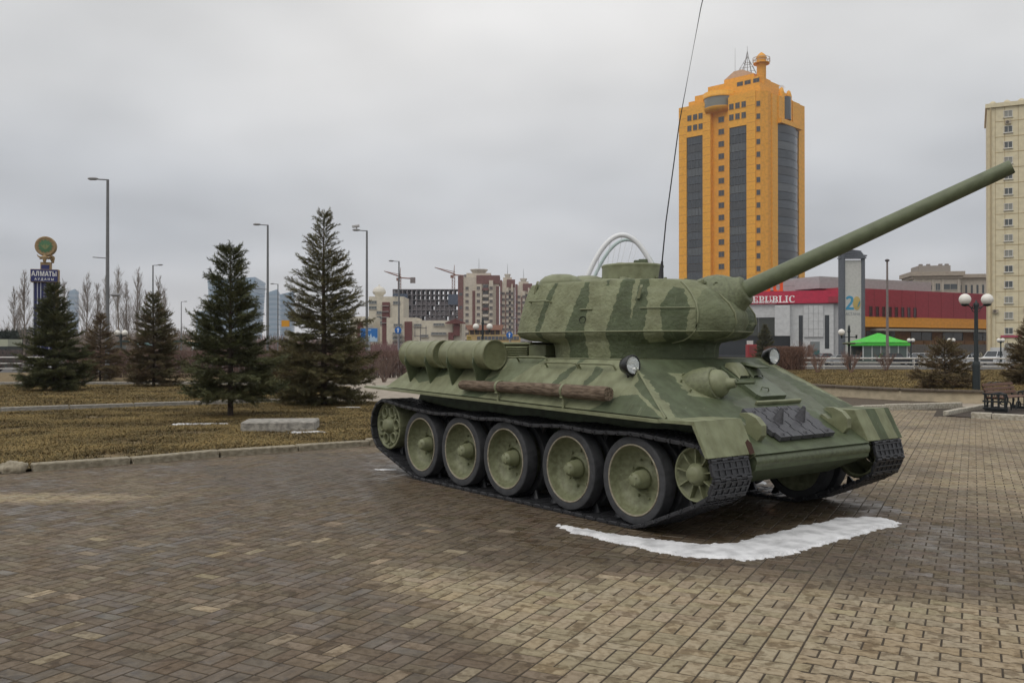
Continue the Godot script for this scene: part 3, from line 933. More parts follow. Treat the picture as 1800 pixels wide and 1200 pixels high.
	# hand rails, lifting hooks and the pistol port
	for sg: int in [1, -1]:
		var hr := Shape.new()
		hr.tube([V(-0.98, 2.20, sg * 0.70), V(-0.99, 2.21, sg * 0.76), V(-0.96, 2.212, sg * 0.785), V(-0.70, 2.206, sg * 0.882), V(-0.67, 2.2, sg * 0.87), V(-0.66, 2.19, sg * 0.82)], 0.010, 8)
		part("hand_rail", hr, g, t)
		for q in [[0.40, 2.2, 0.865], [-0.98, 2.3, 0.655]]:
			var hk := Shape.new()
			hk.prism(PackedVector2Array([Vector2(0, 0), Vector2(0.035, 0), Vector2(0.06, 0.12), Vector2(0.05, 0.15), Vector2(0.02, 0.06)]), Transform3D(Basis(V(0.3, 0, 0.95 * sg), V(0.2, 0.96, -0.2 * sg), V(1, 0, 0)), V(q[0], q[1], sg * q[2])), 0.03)
			part("lifting_hook", hk, g, t)
		var pp := Shape.new()
		pp.lathe(V(-0.20, 1.985, sg * 0.952), V(0, 0.12, sg), [[-0.02, 0.042], [0.004, 0.04], [0.0, 0.034], [-0.03, 0.032], [-0.032, 0.0]], 18)
		part("pistol_port", pp, mat(0.02, 0.024, 0.016, 0.8), t)
		var vs := Shape.new()
		vs.box(V(-0.17, 2.10, sg * 0.925), V(0.15, 0.016, 0.03), Basis(), 0.004)
		part("vision_slit", vs, g, t)
	var an := Shape.new()
	var ab := V(0.49, 2.40, 0.45)
	an.lathe(ab, V(0.06, 1, -0.05), [[0.0, 0.05], [0.02, 0.05], [0.03, 0.03], [0.16, 0.018], [0.22, 0.012]], 14)
	an.tube([ab + V(0.012, 0.2, -0.01), ab + V(0.05, 0.65, -0.03), ab + V(0.2, 1.7, -0.04), ab + V(0.44, 2.9, -0.05), ab + V(0.78, 4.2, -0.05)], [0.008, 0.007, 0.006, 0.005, 0.004], 7)
	part("antenna", an, mat(0.02, 0.02, 0.022, 0.6), t)

# ---------------------------------------------------------------- ground, paving, lawns
const E1 := Vector2(0.4540, -0.8910)   # along the long joints of the paving (x, z)
const E2 := Vector2(0.8910, 0.4540)    # across them
const B0 := -0.868                     # where the block pattern changes
var dryness := FastNoiseLite.new()
func in_lawn(p: Vector2) -> bool:
	# left lawn behind the front kerb
	var k := Vector2(-6.72, -12.23)
	var d := (p - k)
	return d.x * -0.626 + d.y * -0.78 > -0.02 and p.x < -0.9 - (-16.9 - p.y) * 0.22
func plan_dry(p: Vector2) -> float:
	# where the blocks have dried: a pale field in front of the tank, a patch by the kerb, the far right
	var n := dryness.get_noise_2d(p.x * 1.0, p.y * 1.0)
	var n2 := dryness.get_noise_2d(p.x * 3.1 + 40.0, p.y * 3.1)
	# damp everywhere, soaked round the tank
	var q := (p - Vector2(1.0, -10.9))
	var lx := absf(q.dot(Vector2(0.597, 0.802)) + 0.1)
	var lz := absf(q.dot(Vector2(-0.802, 0.597)))
	var soak := maxf(lx - 3.3, lz - 1.9)
	var d := lerpf(-1.1, -0.38, smoothstep(-0.2, 1.9, soak))
	# front field between two lines
	var far_edge := -6.75 + 0.10 * (p.x - 0.6) + (0.42 * maxf(0.0, p.x - 2.0))
	var left_edge := lerpf(-0.95, 0.10, clampf((p.y + 6.6) / 2.0, 0.0, 1.0))
	var f := minf((p.y - far_edge) * 1.6, (p.x - left_edge) * 1.5)
	d = maxf(d, clampf(f, -1.0, 0.9))
	var near := 1.0 - Vector2((p.x + 6.2) / 2.1, (p.y + 10.15) / 0.42).length()
	d = maxf(d, clampf(near * 1.4, -1.0, 0.8))
	if p.x > 4.0: d = maxf(d, clampf((p.x - 5.0) * 0.25 - 0.25 + (0.35 if p.y < -9.0 else 0.0), -1.0, 0.25))
	d = maxf(d, clampf((1.0 - Vector2((p.x - 8.6) / 3.2, (p.y + 17.2) / 1.5).length()) * 1.3, -1.0, 0.8))
	if p.y < -17.0: d = maxf(d, 0.1)
	return d + n * 0.42 + n2 * 0.25
var wet_c := Color(0.098, 0.072, 0.045)
var mid_c := Color(0.195, 0.155, 0.104)
var dry_c := Color(0.335, 0.275, 0.18)
func paver_tone(p: Vector2, rng: RandomNumberGenerator) -> float:
	var d := plan_dry(p)
	var t := clampf(0.5 + d * (0.8 if d < 0.0 else 1.1), 0.0, 1.0)
	t = t * 0.88 + rng.randf_range(-0.08, 0.09)
	# single pale blocks scattered over the damp part
	if rng.randf() < 0.075 * clampf(1.6 + d, 0.0, 1.0) and p.x < 1.0 and p.y > -8.8: t += rng.randf_range(0.2, 0.6)
	return clampf(t, 0.0, 1.0)
func paver_color(t: float, rng: RandomNumberGenerator) -> Color:
	var c := wet_c.lerp(mid_c, clampf(t * 2.0, 0, 1)) if t < 0.5 else mid_c.lerp(dry_c, t * 2.0 - 1.0)
	var k := 1.0 + rng.randf_range(-0.07, 0.07)
	return Color(c.r * k * (1.0 + rng.randf_range(-0.04, 0.04)), c.g * k, c.b * k * (1.0 + rng.randf_range(-0.06, 0.06)))
# outline of a block about its middle: straight, or waisted (bone shaped)
func block_outline(l: float, w: float, waist: float) -> PackedVector2Array:
	var hl := l * 0.5
	var hw := w * 0.5
	if waist <= 0.0: return PackedVector2Array([Vector2(-hl, -hw), Vector2(hl, -hw), Vector2(hl, hw), Vector2(-hl, hw)])
	return PackedVector2Array([Vector2(-hl, -hw - waist), Vector2(-hl * 0.62, -hw - waist), Vector2(-hl * 0.36, -hw + waist), Vector2(hl * 0.36, -hw + waist), Vector2(hl * 0.62, -hw - waist), Vector2(hl, -hw - waist),
		Vector2(hl, hw + waist), Vector2(hl * 0.62, hw + waist), Vector2(hl * 0.36, hw - waist), Vector2(-hl * 0.36, hw - waist), Vector2(-hl * 0.62, hw + waist), Vector2(-hl, hw + waist)])
func add_block(s: Shape, o: PackedVector2Array, at: Vector3, along: Vector2, skirt: float) -> void:
	var acr := Vector2(-along.y, along.x)
	var top := PackedVector3Array()
	var rim := PackedVector3Array()
	var m := o.size()
	for p in o:
		var q := p - Vector2(signf(p.x), signf(p.y)) * 0.004
		var a := along * q.x + acr * q.y
		var b := along * p.x + acr * p.y
		top.append(at + V(a.x, 0, a.y))
		rim.append(at + V(b.x, -0.005, b.y))
	if m == 4:
		s.quad(top[3], top[2], top[1], top[0])
	else:
		for e in [[0, 1, 10, 11], [1, 2, 9, 10], [2, 3, 8, 9], [3, 4, 7, 8], [4, 5, 6, 7]]:
			s.quad(top[e[3]], top[e[2]], top[e[1]], top[e[0]])
	for k in m:
		var l := (k + 1) % m
		s.quad(top[k], top[l], rim[l], rim[k])
		if skirt > 0.0: s.quad(rim[k], rim[l], rim[l] - V(0, skirt, 0), rim[k] - V(0, skirt, 0))
func build_ground() -> void:
	dryness.seed = 4
	dryness.frequency = 0.55
	dryness.fractal_octaves = 3
	var g := Shape.new()
	for q in [[400.0, -0.10, -60.0, -0.10], [-60.0, -0.10, -72.0, -0.95], [-72.0, -0.95, -4500.0, -0.95]]:
		g.quad(V(-3000, q[1], q[0]), V(3000, q[1], q[0]), V(3000, q[3], q[2]), V(-3000, q[3], q[2]))
	struct("ground", g, worn(0.12, 0.10, 0.08, 0.95, 6.0, 0.6, 1.3))
	var sand := Shape.new()
	sand.quad(V(-26, -0.0028, 4), V(30, -0.0028, 4), V(30, -0.0028, -70), V(-26, -0.0028, -70))
	var pav := struct("paved_square", sand, worn(0.048, 0.035, 0.021, 0.95, 1.5, 0.6, 1.4))
	var far_s := Shape.new()
	far_s.quad(V(-16, 0.002, -25.5), V(22, 0.002, -25.5), V(22, 0.002, -52), V(-16, 0.002, -52))
	struct("path", far_s, worn(0.34, 0.29, 0.23, 0.9, 3.0, 0.72, 1.12))
	# --- the blocks
	var rng := RandomNumberGenerator.new()
	rng.seed = 20
	var list := []
	var cell := 0.2045
	for i in range(-120, 130):
		for j in range(-130, 0):
			# square cell (i along E1, j across), two blocks in each
			var c := E1 * (i * cell) + E2 * (B0 + (j + 0.5) * cell)
			if c.y > -3.6 or c.y < -26.0 or absf(c.x) > -c.y * 0.58 + 1.6 or in_lawn(c): continue
			var way := (i + j) % 2 == 0
			for h in [-0.25, 0.25]:
				var p: Vector2 = c + (E2 if way else E1) * (h * cell)
				list.append([p, E1 if way else E2, 0])
	for i in range(-70, 190):
		for j in range(0, 140):
			var row := 0.128
			var p := E1 * (i * row) + E2 * (B0 + (j + 0.5 + (0.5 if i % 2 != 0 else 0.0)) * 0.2)
			if p.y > -3.6 or p.y < -26.0 or absf(p.x) > -p.y * 0.58 + 1.6: continue
			list.append([p, E2, 1])
			if j == 0 and i % 2 != 0: list.append([E1 * (i * row) + E2 * (B0 + 0.05), E2, 2])
	list.sort_custom(func(a, b): return a[0].y > b[0].y)
	var field := Shape.new()
	field.use_c = true
	var soaked := Shape.new()
	soaked.use_c = true
	var m := StandardMaterial3D.new()
	m.vertex_color_use_as_albedo = true
	m.albedo_texture = grain(0.02, 0.66, 1.22, 5, 1024, Color(1, 0.96, 0.88))
	m.roughness_texture = grain(0.006, 0.42, 0.95, 4, 512)
	m.roughness = 1.0
	m.uv1_triplanar = true
	m.uv1_world_triplanar = true
	m.uv1_scale = Vector3.ONE / 1.3
	m.normal_enabled = true
	m.normal_texture = bumps(0.06, 4.0, 4, 512)
	m.normal_scale = 0.35
	m.detail_enabled = true
	m.detail_blend_mode = BaseMaterial3D.BLEND_MODE_MUL
	m.detail_albedo = grain(0.016, 0.60, 1.0, 5, 1024, Color(1, 0.93, 0.82), FastNoiseLite.TYPE_SIMPLEX_SMOOTH, 0.30, 0.40)
	m.detail_uv_layer = BaseMaterial3D.DETAIL_UV_2
	m.uv2_triplanar = true
	m.uv2_world_triplanar = true
	m.uv2_scale = Vector3(1, 1, 1) / 3.1
	var mw: StandardMaterial3D = m.duplicate()
	mw.roughness_texture = grain(0.006, 0.08, 0.5, 4, 512)
	mw.normal_scale = 0.2
	var kinds := [block_outline(0.1965, 0.0945, 0.0), block_outline(0.1925, 0.1145, 0.009), block_outline(0.092, 0.112, 0.0)]
	var shared := {}
	var single := 0
	for e in list:
		var p: Vector2 = e[0]
		var t := paver_tone(p, rng)
		var y := rng.randf_range(-0.0008, 0.0012)
		var a: Vector2 = e[1].rotated(rng.randf_range(-0.012, 0.012))
		if single < 300 and absf(p.x) < -p.y * 0.575 + 0.05 and p.y < -4.42:
			var key := [e[2], int(t * 9.99), rng.randi() % 2]
			if not shared.has(key):
				var s := Shape.new()
				s.use_c = true
				s.tint = paver_color((key[1] + 0.5) / 10.0, rng)
				add_block(s, kinds[e[2]], Vector3.ZERO, Vector2(1, 0), 0.03)
				shared[key] = s.mesh()
			var o := part("paver", shared[key], mw if t < 0.12 else m, pav, V(p.x, y, p.y))
			o.rotation.y = -a.angle()
			single += 1
		else:
			var into := soaked if t < 0.12 else field
			into.tint = paver_color(t, rng)
			add_block(into, kinds[e[2]], V(p.x, y, p.y), a, 0.0)
	var fo := part("paver_field", field, m, pav)
	fo.set_meta("kind", "stuff")
	part("wet_paver_field", soaked, mw, pav).set_meta("kind", "stuff")
	build_lawns()
	build_kerbs()
	build_snow()

func poly_sheet(pts: Array, y: float) -> Shape:
	var s := Shape.new()
	var poly := PackedVector2Array()
	for p in pts: poly.append(Vector2(p[0], p[1]))
	var ids := Geometry2D.triangulate_polygon(poly)
	for k in range(0, ids.size(), 3):
		var a := V(poly[ids[k]].x, y, poly[ids[k]].y)
		var b := V(poly[ids[k + 1]].x, y, poly[ids[k + 1]].y)
		var c := V(poly[ids[k + 2]].x, y, poly[ids[k + 2]].y)
		if (b - a).cross(c - a).y < 0: s.tri(a, c, b)
		else: s.tri(a, b, c)
	return s
func inside(p: Vector2, pts: Array) -> bool:
	var poly := PackedVector2Array()
	for q in pts: poly.append(Vector2(q[0], q[1]))
	return Geometry2D.is_point_in_polygon(p, poly)
const LAWN_A := [[-12.5, -7.55], [-6.79, -12.14], [-2.57, -15.53], [-1.35, -16.5], [-3.3, -26.6], [-5.3, -27.6], [-8.9, -25.3], [-12.9, -22.7], [-19, -18.7], [-19, -7.5]]
const LAWN_B := [[-19.5, -19.3], [-13.0, -23.1], [-9.0, -25.75], [-5.6, -28.1], [-6.5, -36.5], [-14, -38.5], [-26, -38.5], [-33, -34]]
const LAWN_C := [[10.2, -32.6], [10.75, -31.5], [12.3, -28.25], [13.1, -27.75], [14.2, -26.85], [17.5, -24.6], [24, -22], [44, -30], [44, -51], [4, -53], [2, -45]]
func build_lawns() -> void:
	var turf := worn(0.185, 0.137, 0.068, 1.0, 2.4, 0.5, 1.3, 0.9, 0.014, 0.0, Color(1, 0.9, 0.7))
	
	struct("lawn", poly_sheet(LAWN_A, 0.035), turf)
	struct("lawn", poly_sheet(LAWN_B, 0.05), turf)
	struct("lawn", poly_sheet(LAWN_C, 0.34), turf)
	struct("lawn", poly_sheet([[-60, -41], [-26, -40.5], [-9, -41], [-9, -58], [-60, -58]], 0.03), turf)
	# dead grass: short bent blades in clumps
	var rng := RandomNumberGenerator.new()
	rng.seed = 8
	var tuft := Shape.new()
	tuft.use_c = true
	for k in 9:
		var a := rng.randf() * TAU
		var o := V(rng.randf_range(-0.03, 0.03), 0, rng.randf_range(-0.03, 0.03))
		var d := V(cos(a), 0, sin(a))
		var w := d.cross(Vector3.UP) * 0.0035
		var h := rng.randf_range(0.025, 0.065)
		var lean := rng.randf_range(0.02, 0.07)
		var c := Color(0.30, 0.205, 0.085) if k % 3 else Color(0.17, 0.13, 0.055)
		tuft.tint = c
		var mid := o + d * lean * 0.4 + V(0, h * 0.65, 0)
		tuft.quad(o - w, o + w, mid + w * 0.8, mid - w * 0.8)
		tuft.tri(mid - w * 0.8, mid + w * 0.8, o + d * lean + V(0, h, 0))
	var gm := StandardMaterial3D.new()
	gm.vertex_color_use_as_albedo = true
	gm.roughness = 1.0
	var patch := FastNoiseLite.new()
	patch.frequency = 0.5
	patch.seed = 3
	for spec in [[LAWN_A, 0.035, 60000, 1.0, "short dead yellow grass on the lawn behind the kerb", Color(0.84, 0.83, 0.84)], [LAWN_B, 0.05, 26000, 1.35, "dry ochre grass on the lawn under the spruces", Color(0.84, 0.83, 0.84)], [LAWN_C, 0.34, 30000, 1.4, "dull brown winter grass on the raised lawn", Color(0.84, 0.83, 0.84)]]:
		var xf := []
		var cols := []
		var lo := Vector2(1e9, 1e9)
		var hi := -lo
		for q in spec[0]:
			lo = lo.min(Vector2(q[0], q[1])); hi = hi.max(Vector2(q[0], q[1]))
		var tries := 0
		while xf.size() < spec[2] and tries < spec[2] * 6:
			tries += 1
			var p := Vector2(rng.randf_range(lo.x, hi.x), rng.randf_range(lo.y, hi.y))
			if absf(p.x) > -p.y * 0.6 + 1.5 or not inside(p, spec[0]): continue
			var n := patch.get_noise_2d(p.x, p.y)
			if rng.randf() > 0.62 + 1.1 * n: continue
			var sc: float = rng.randf_range(0.7, 1.3) * spec[3]
			xf.append(Transform3D(Basis(Vector3.UP, rng.randf() * TAU).scaled(Vector3(sc * 1.6, sc * 0.7, sc * 1.6)), V(p.x, spec[1] - 0.004, p.y)))
			var k := 0.82 + 0.75 * n + rng.randf_range(-0.22, 0.22)
			cols.append(Color(k * spec[5].r, k * (1.0 + 0.1 * rng.randf()) * spec[5].g, k * spec[5].b))
		var mm := MultiMesh.new()
		mm.transform_format = MultiMesh.TRANSFORM_3D
		mm.use_colors = true
		mm.mesh = tuft.mesh(gm)
		mm.instance_count = xf.size()
		for k in xf.size():
			mm.set_instance_transform(k, xf[k])
			mm.set_instance_color(k, cols[k])
		var o := MultiMeshInstance3D.new()
		o.name = numbered("dead_grass")
		o.multimesh = mm
		add_child(o)
		tag(o, spec[4], "grass", "", "stuff")

func kerb_run(pts: Array, stone: float, w: float, top: float, m: Material, rng: RandomNumberGenerator, gap := 0.02, wild := 0.012, low := -0.1) -> Node3D:
	var root := Node3D.new()
	root.name = numbered("kerb")
	add_child(root)
	root.set_meta("kind", "structure")
	for k in pts.size() - 1:
		var a := V(pts[k][0], 0, pts[k][1])
		var b := V(pts[k + 1][0], 0, pts[k + 1][1])
		var n := maxi(1, int(round(a.distance_to(b) / stone)))
		for q in n:
			var p0 := a.lerp(b, float(q) / n)
			var p1 := a.lerp(b, float(q + 1) / n)
			var s := Shape.new()
			var d := (p1 - p0)
			var tn := Basis(Vector3.UP, atan2(-d.z, d.x) + rng.randf_range(-wild, wild)) * Basis(V(0, 0, 1), rng.randf_range(-wild, wild) * 0.5)
			s.box((p0 + p1) * 0.5 + V(0, (top + low) * 0.5 + rng.randf_range(-wild, wild) * 0.6, 0), V(d.length() - gap, top - low, w), tn, 0.014)
			# chipped corners
			for i in s.v.size():
				s.v[i] += V(sin(s.v[i].x * 31.0 + q), sin(s.v[i].y * 40.0 + s.v[i].x * 9.0), cos(s.v[i].z * 37.0)) * wild * 0.35
			part("kerb_stone", s, m, root)
	return root
func rock(seed_at: int, size: Vector3) -> Shape:
	var f := FastNoiseLite.new()
	f.seed = seed_at
	f.frequency = 0.9
	var s := Shape.new()
	var rows := []
	for i in 11:
		var r := PackedVector3Array()
		for j in 18:
			var a := TAU * j / 18
			var e := PI * (i / 10.0 - 0.5)
			var d := V(cos(e) * cos(a), sin(e), -cos(e) * sin(a))
			var k := 1.0 + 0.45 * f.get_noise_3dv(d * 1.3) + 0.15 * f.get_noise_3dv(d * 4.0)
			r.append(V(d.x * size.x, d.y * size.y, d.z * size.z) * k)
		rows.append(r)
	s.grid(rows, true)
	return s
func build_kerbs() -> void:
	var rng := RandomNumberGenerator.new()
	rng.seed = 14
	var conc := worn(0.33, 0.295, 0.225, 0.95, 0.9, 0.5, 1.2, 0.8, 0.016, 0.0, Color(1, 0.95, 0.85))
	var grey := worn(0.34, 0.32, 0.28, 0.95, 0.9, 0.6, 1.15, 0.6, 0.016)
	var white := worn(0.50, 0.47, 0.40, 0.95, 0.7, 0.5, 1.2, 0.7, 0.016, 0.0, Color(1, 0.95, 0.85))
	kerb_run([[-12.5, -7.6], [-11.4, -8.45], [-7.5, -11.57]], 1.18, 0.17, 0.10, conc, rng, 0.03, 0.02).set_meta("label", "weathered kerb of long concrete stones edging the front lawn")
	kerb_run([[-6.56, -12.35], [-2.5, -15.6], [-1.3, -16.57]], 1.17, 0.17, 0.105, conc, rng, 0.025, 0.018)
	kerb_run([[-19.2, -18.95], [-12.95, -22.9], [-8.95, -25.5], [-5.4, -27.85]], 1.75, 0.16, 0.16, grey, rng, 0.03, 0.006)
	kerb_run([[-30, -39.6], [-20, -39.9], [-7, -40]], 2.4, 0.2, 0.14, grey, rng, 0.03, 0.006)
	kerb_run([[7.7, -23.1], [9.95, -24.1], [12.5, -25.25]], 0.95, 0.16, 0.15, white, rng, 0.02, 0.015)
	kerb_run([[10.62, -22.2], [13.2, -25.1]], 1.3, 0.14, 0.12, white, rng, 0.02, 0.012)
	kerb_run([[10.9, -21.5], [11.25, -21.22], [12.6, -20.0], [14.2, -18.6]], 0.8, 0.18, 0.14, white, rng, 0.02, 0.012)
	struct("planting_bed", poly_sheet([[10.62, -22.2], [10.9, -21.5], [12.6, -20.0], [14.5, -18.4], [18, -21], [13.2, -25.1]], 0.015), worn(0.06, 0.045, 0.034, 1.0, 0.7, 0.4, 1.6, 1.0, 0.03))
	struct("planting_bed", poly_sheet([[7.7, -23.1], [12.5, -25.25], [13.0, -27.4], [10.5, -31.3], [6, -28]], 0.012), worn(0.10, 0.075, 0.05, 1.0, 0.7, 0.4, 1.6, 1.0, 0.03))
	# broken end stones by the kerb
	for q in [[V(-7.2, 0.05, -11.9), V(0.24, 0.14, 0.17), "large rounded broken kerb stone at the lawn corner"], [V(-6.76, 0.04, -12.24), V(0.2, 0.11, 0.15), "small broken kerb stone wedged at the kerb end"]]:
		var o := part("stone", rock(int(q[0].x * -10), q[1]), conc, self, q[0])
		tag(o, q[2], "stone")
	var lumps := [[12.0, 0.07, -19.9, 0.16, "white lump of stone at the bed corner, lowest"], [12.35, 0.13, -19.8, 0.24, "big white lump of stone leaning on the bed kerb"], [11.6, 0.05, -20.05, 0.10, "small white stone lying flat before the bed kerb"], [12.75, 0.1, -19.5, 0.2, "white lump of stone behind the leaning one"]]
	for l in lumps:
		var o := part("stone", rock(int(l[0] * 77), V(l[3] * 1.2, l[3] * 0.7, l[3])), white, self, V(l[0], l[1], l[2]))
		tag(o, l[4], "stone", "white stones by the bench")
	# slab
	var sl := Shape.new()
	sl.box(V(0, 0.09, 0), V(1.42, 0.22, 0.92), Basis(), 0.025)
	var so := part("concrete_slab", sl, worn(0.36, 0.34, 0.30, 0.95, 1.1, 0.45, 1.2, 0.7, 0.014), self, V(-4.6, 0.035, -18.05))
	so.rotation.y = 0.12
	tag(so, "low grey concrete slab lying on the dead lawn", "slab")
	# low wall with its coping
	var wp := [[5.5, -38.5], [8.6, -34.6], [10.5, -31.5], [11.5, -29.6], [12.2, -28.35], [13.0, -27.75], [14.1, -26.9], [17.4, -24.7], [24, -22.0]]
	var wall := thing("low_wall", "low curved beige rendered wall with dark stone coping", "wall")
	var body := Shape.new()
	var cap := []
	for k in wp.size() - 1:
		var a := V(wp[k][0], 0, wp[k][1])
		var b := V(wp[k + 1][0], 0, wp[k + 1][1])
		var d := (b - a).normalized()
		var bs := Basis(Vector3.UP, atan2(-d.z, d.x))
		body.box((a + b) * 0.5 + V(0, 0.13, 0), V(a.distance_to(b) + 0.08, 0.36, 0.22), bs)
		var n := maxi(1, int(a.distance_to(b) / 0.9))
		for q in n:
			var s := Shape.new()
			s.box(a.lerp(b, (q + 0.5) / n) + V(0, 0.35, 0), V(a.distance_to(b) / n - 0.012, 0.075, 0.36), bs, 0.012)
			cap.append(s)
	part("wall", body, worn(0.50, 0.425, 0.30, 0.95, 2.0, 0.72, 1.12, 0.4), wall)
	for s in cap: part("coping_stone", s, worn(0.12, 0.095, 0.07, 0.9, 0.8, 0.5, 1.5, 0.6), wall)

func snow_patch(pts: Array, h: float, y: float, seed_at: int, label: String, ragged := 0.035) -> void:
	var f := FastNoiseLite.new()
	f.seed = seed_at
	f.frequency = 1.6
	f.fractal_octaves = 4
	# height field over the outline, cut where it meets the ground
	var poly := PackedVector2Array()
	var lo := Vector2(1e9, 1e9)
	var hi := -lo
	for q in pts:
		poly.append(Vector2(q[0], q[1]))
		lo = lo.min(poly[-1]); hi = hi.max(poly[-1])
	lo -= Vector2(0.2, 0.2); hi += Vector2(0.2, 0.2)
	var step := maxf(0.022, sqrt((hi.x - lo.x) * (hi.y - lo.y) / 26000.0))
	var nx := int((hi.x - lo.x) / step) + 1
	var ny := int((hi.y - lo.y) / step) + 1
	var hs := PackedFloat32Array()
	for j in ny:
		for i in nx:
			var p := lo + Vector2(i, j) * step
			var d := 1e9
			for k in poly.size():
				d = minf(d, p.distance_to(Geometry2D.get_closest_point_to_segment(p, poly[k], poly[(k + 1) % poly.size()])))
			if not Geometry2D.is_point_in_polygon(p, poly): d = -d
			d += ragged * 1.6 * f.get_noise_2d(p.x * 1.2, p.y * 1.2) + ragged * f.get_noise_2d(p.x * 6.0, p.y * 6.0)
			hs.append(-0.006 + (h + 0.006) * smoothstep(0.0, 0.06, d) * (0.85 + 0.35 * f.get_noise_2d(p.x * 0.9 + 9.0, p.y * 0.9)) + 0.0012 * f.get_noise_2d(p.x * 14.0, p.y * 14.0) * smoothstep(0.0, 0.1, d))
	var s := Shape.new()
	var rows := []
	for j in ny:
		var r := PackedVector3Array()
		for i in nx: r.append(V(lo.x + i * step, y + hs[j * nx + i], lo.y + j * step))
		rows.append(r)
	for j in ny - 1:
		for i in nx - 1:
			var a: Vector3 = rows[j][i]
			var b: Vector3 = rows[j][i + 1]
			var c: Vector3 = rows[j + 1][i + 1]
			var e: Vector3 = rows[j + 1][i]
			if maxf(maxf(a.y, b.y), maxf(c.y, e.y)) < y + 0.0005: continue
			s.quad(e, c, b, a)
	var m := worn(0.70, 0.705, 0.715, 0.65, 1.6, 0.62, 1.12, 0.25, 0.012)
	tag(part("snow_patch", s, m, self), label, "snow")
func build_snow() -> void:
	snow_patch([[0.37, -8.67], [0.66, -8.1], [0.97, -7.71], [1.26, -7.45], [1.55, -7.27], [1.81, -7.19], [2.03, -7.27], [2.34, -7.45], [2.67, -7.73], [3.03, -8.05], [3.42, -8.37], [3.76, -8.67], [3.73, -8.87], [3.65, -9.01], [3.47, -9.07], [3.12, -8.87], [2.62, -8.5], [2.18, -8.07], [1.92, -7.86], [1.66, -7.79], [1.39, -7.91], [1.07, -8.1], [0.78, -8.3], [0.54, -8.53]], 0.024, 0.0, 2, "ridge of dirty white snow on the paving before the tank", 0.05)
	snow_patch([[-2.05, -12.55], [-1.7, -12.6], [-1.45, -12.45], [-1.75, -12.4]], 0.012, 0.0, 5, "thin snow remnant on wet paving beside the rear track")
	snow_patch([[-7.3, -19.3], [-6.1, -19.45], [-5.9, -19.2], [-6.9, -19.1]], 0.03, 0.04, 6, "narrow strip of snow on the lawn left of the slab")
	snow_patch([[-4.3, -17.42], [-3.75, -17.55], [-3.45, -17.3], [-4.1, -17.2]], 0.04, 0.04, 7, "small heap of snow at the foot of the slab")
	snow_patch([[-4.85, -24.4], [-4.1, -24.5], [-4.0, -24.2], [-4.6, -24.15]], 0.04, 0.04, 8, "thin snow under the tall spruce")
	snow_patch([[-6.0, -13.05], [-5.6, -13.28], [-5.2, -13.6], [-4.9, -13.82], [-4.92, -13.66], [-5.22, -13.42], [-5.62, -13.1], [-5.95, -12.85]], 0.016, 0.0, 9, "line of frozen snow along the kerb foot", 0.004)
	snow_patch([[2.55, -11.6], [3.05, -11.7], [3.2, -11.2], [2.7, -11.1]], 0.03, 0.0, 10, "lump of snow lying under the tank belly")

# ---------------------------------------------------------------- the city behind
# a place from its bearing (in 1/1593 of the distance to the right of the view axis) and its distance
func spot(bearing: float, dist: float, y := -0.95) -> Vector3:
	return V((bearing - 900.0) / 1593.36 * dist, y, -dist)
func yv(row: float, dist: float) -> float:
	return 1.6992 + (608.65 - row) / 1593.36 * dist
var box_cache := {}
func box_mesh(w: float, h: float, d: float) -> ArrayMesh:
	var key := [snappedf(w, 0.01), snappedf(h, 0.01), snappedf(d, 0.01)]
	if not box_cache.has(key):
		var s := Shape.new()
		s.box(Vector3.ZERO, V(w, h, d))
		box_cache[key] = s.mesh()
	return box_cache[key]
func slab(called: String, parent: Node3D, x0: float, x1: float, y0: float, y1: float, z0: float, z1: float, m: Material) -> MeshInstance3D:
	return part(called, box_mesh(absf(x1 - x0), absf(y1 - y0), absf(z1 - z0)), m, parent, V((x0 + x1) * 0.5, (y0 + y1) * 0.5, (z0 + z1) * 0.5))
var win_cache := {}
# a window with frame and pane set on a wall whose face is at z
func window(parent: Node3D, x: float, y: float, z: float, w: float, h: float, frame: Material, pane: Material, bars := 1, turn := 0.0) -> MeshInstance3D:
	var key := [snappedf(w, 0.01), snappedf(h, 0.01), bars]
	if not win_cache.has(key):
		var s := Shape.new()
		var t := minf(0.12, w * 0.09)
		for g: int in [-1, 1]:
			s.box(V(g * (w - t) * 0.5, 0, 0.04), V(t, h, 0.12))
			s.box(V(0, g * (h - t) * 0.5, 0.04), V(w - 2.0 * t, t, 0.12))
		for b in bars: s.box(V(w * (-0.5 + (b + 1.0) / (bars + 1.0)), 0, 0.035), V(t * 0.7, h - 2.0 * t, 0.1))
		s.box(V(0, -h * 0.5 - 0.05, 0.1), V(w + 0.16, 0.08, 0.26))
		var p := Shape.new()
		p.box(V(0, 0, 0.0), V(w - t, h - t, 0.05))
		win_cache[key] = [s.mesh(), p.mesh()]
	var o := part("window", win_cache[key][0], frame, parent, V(x, y, z))
	o.rotation.y = turn
	part("pane", win_cache[key][1], pane, o)
	return o

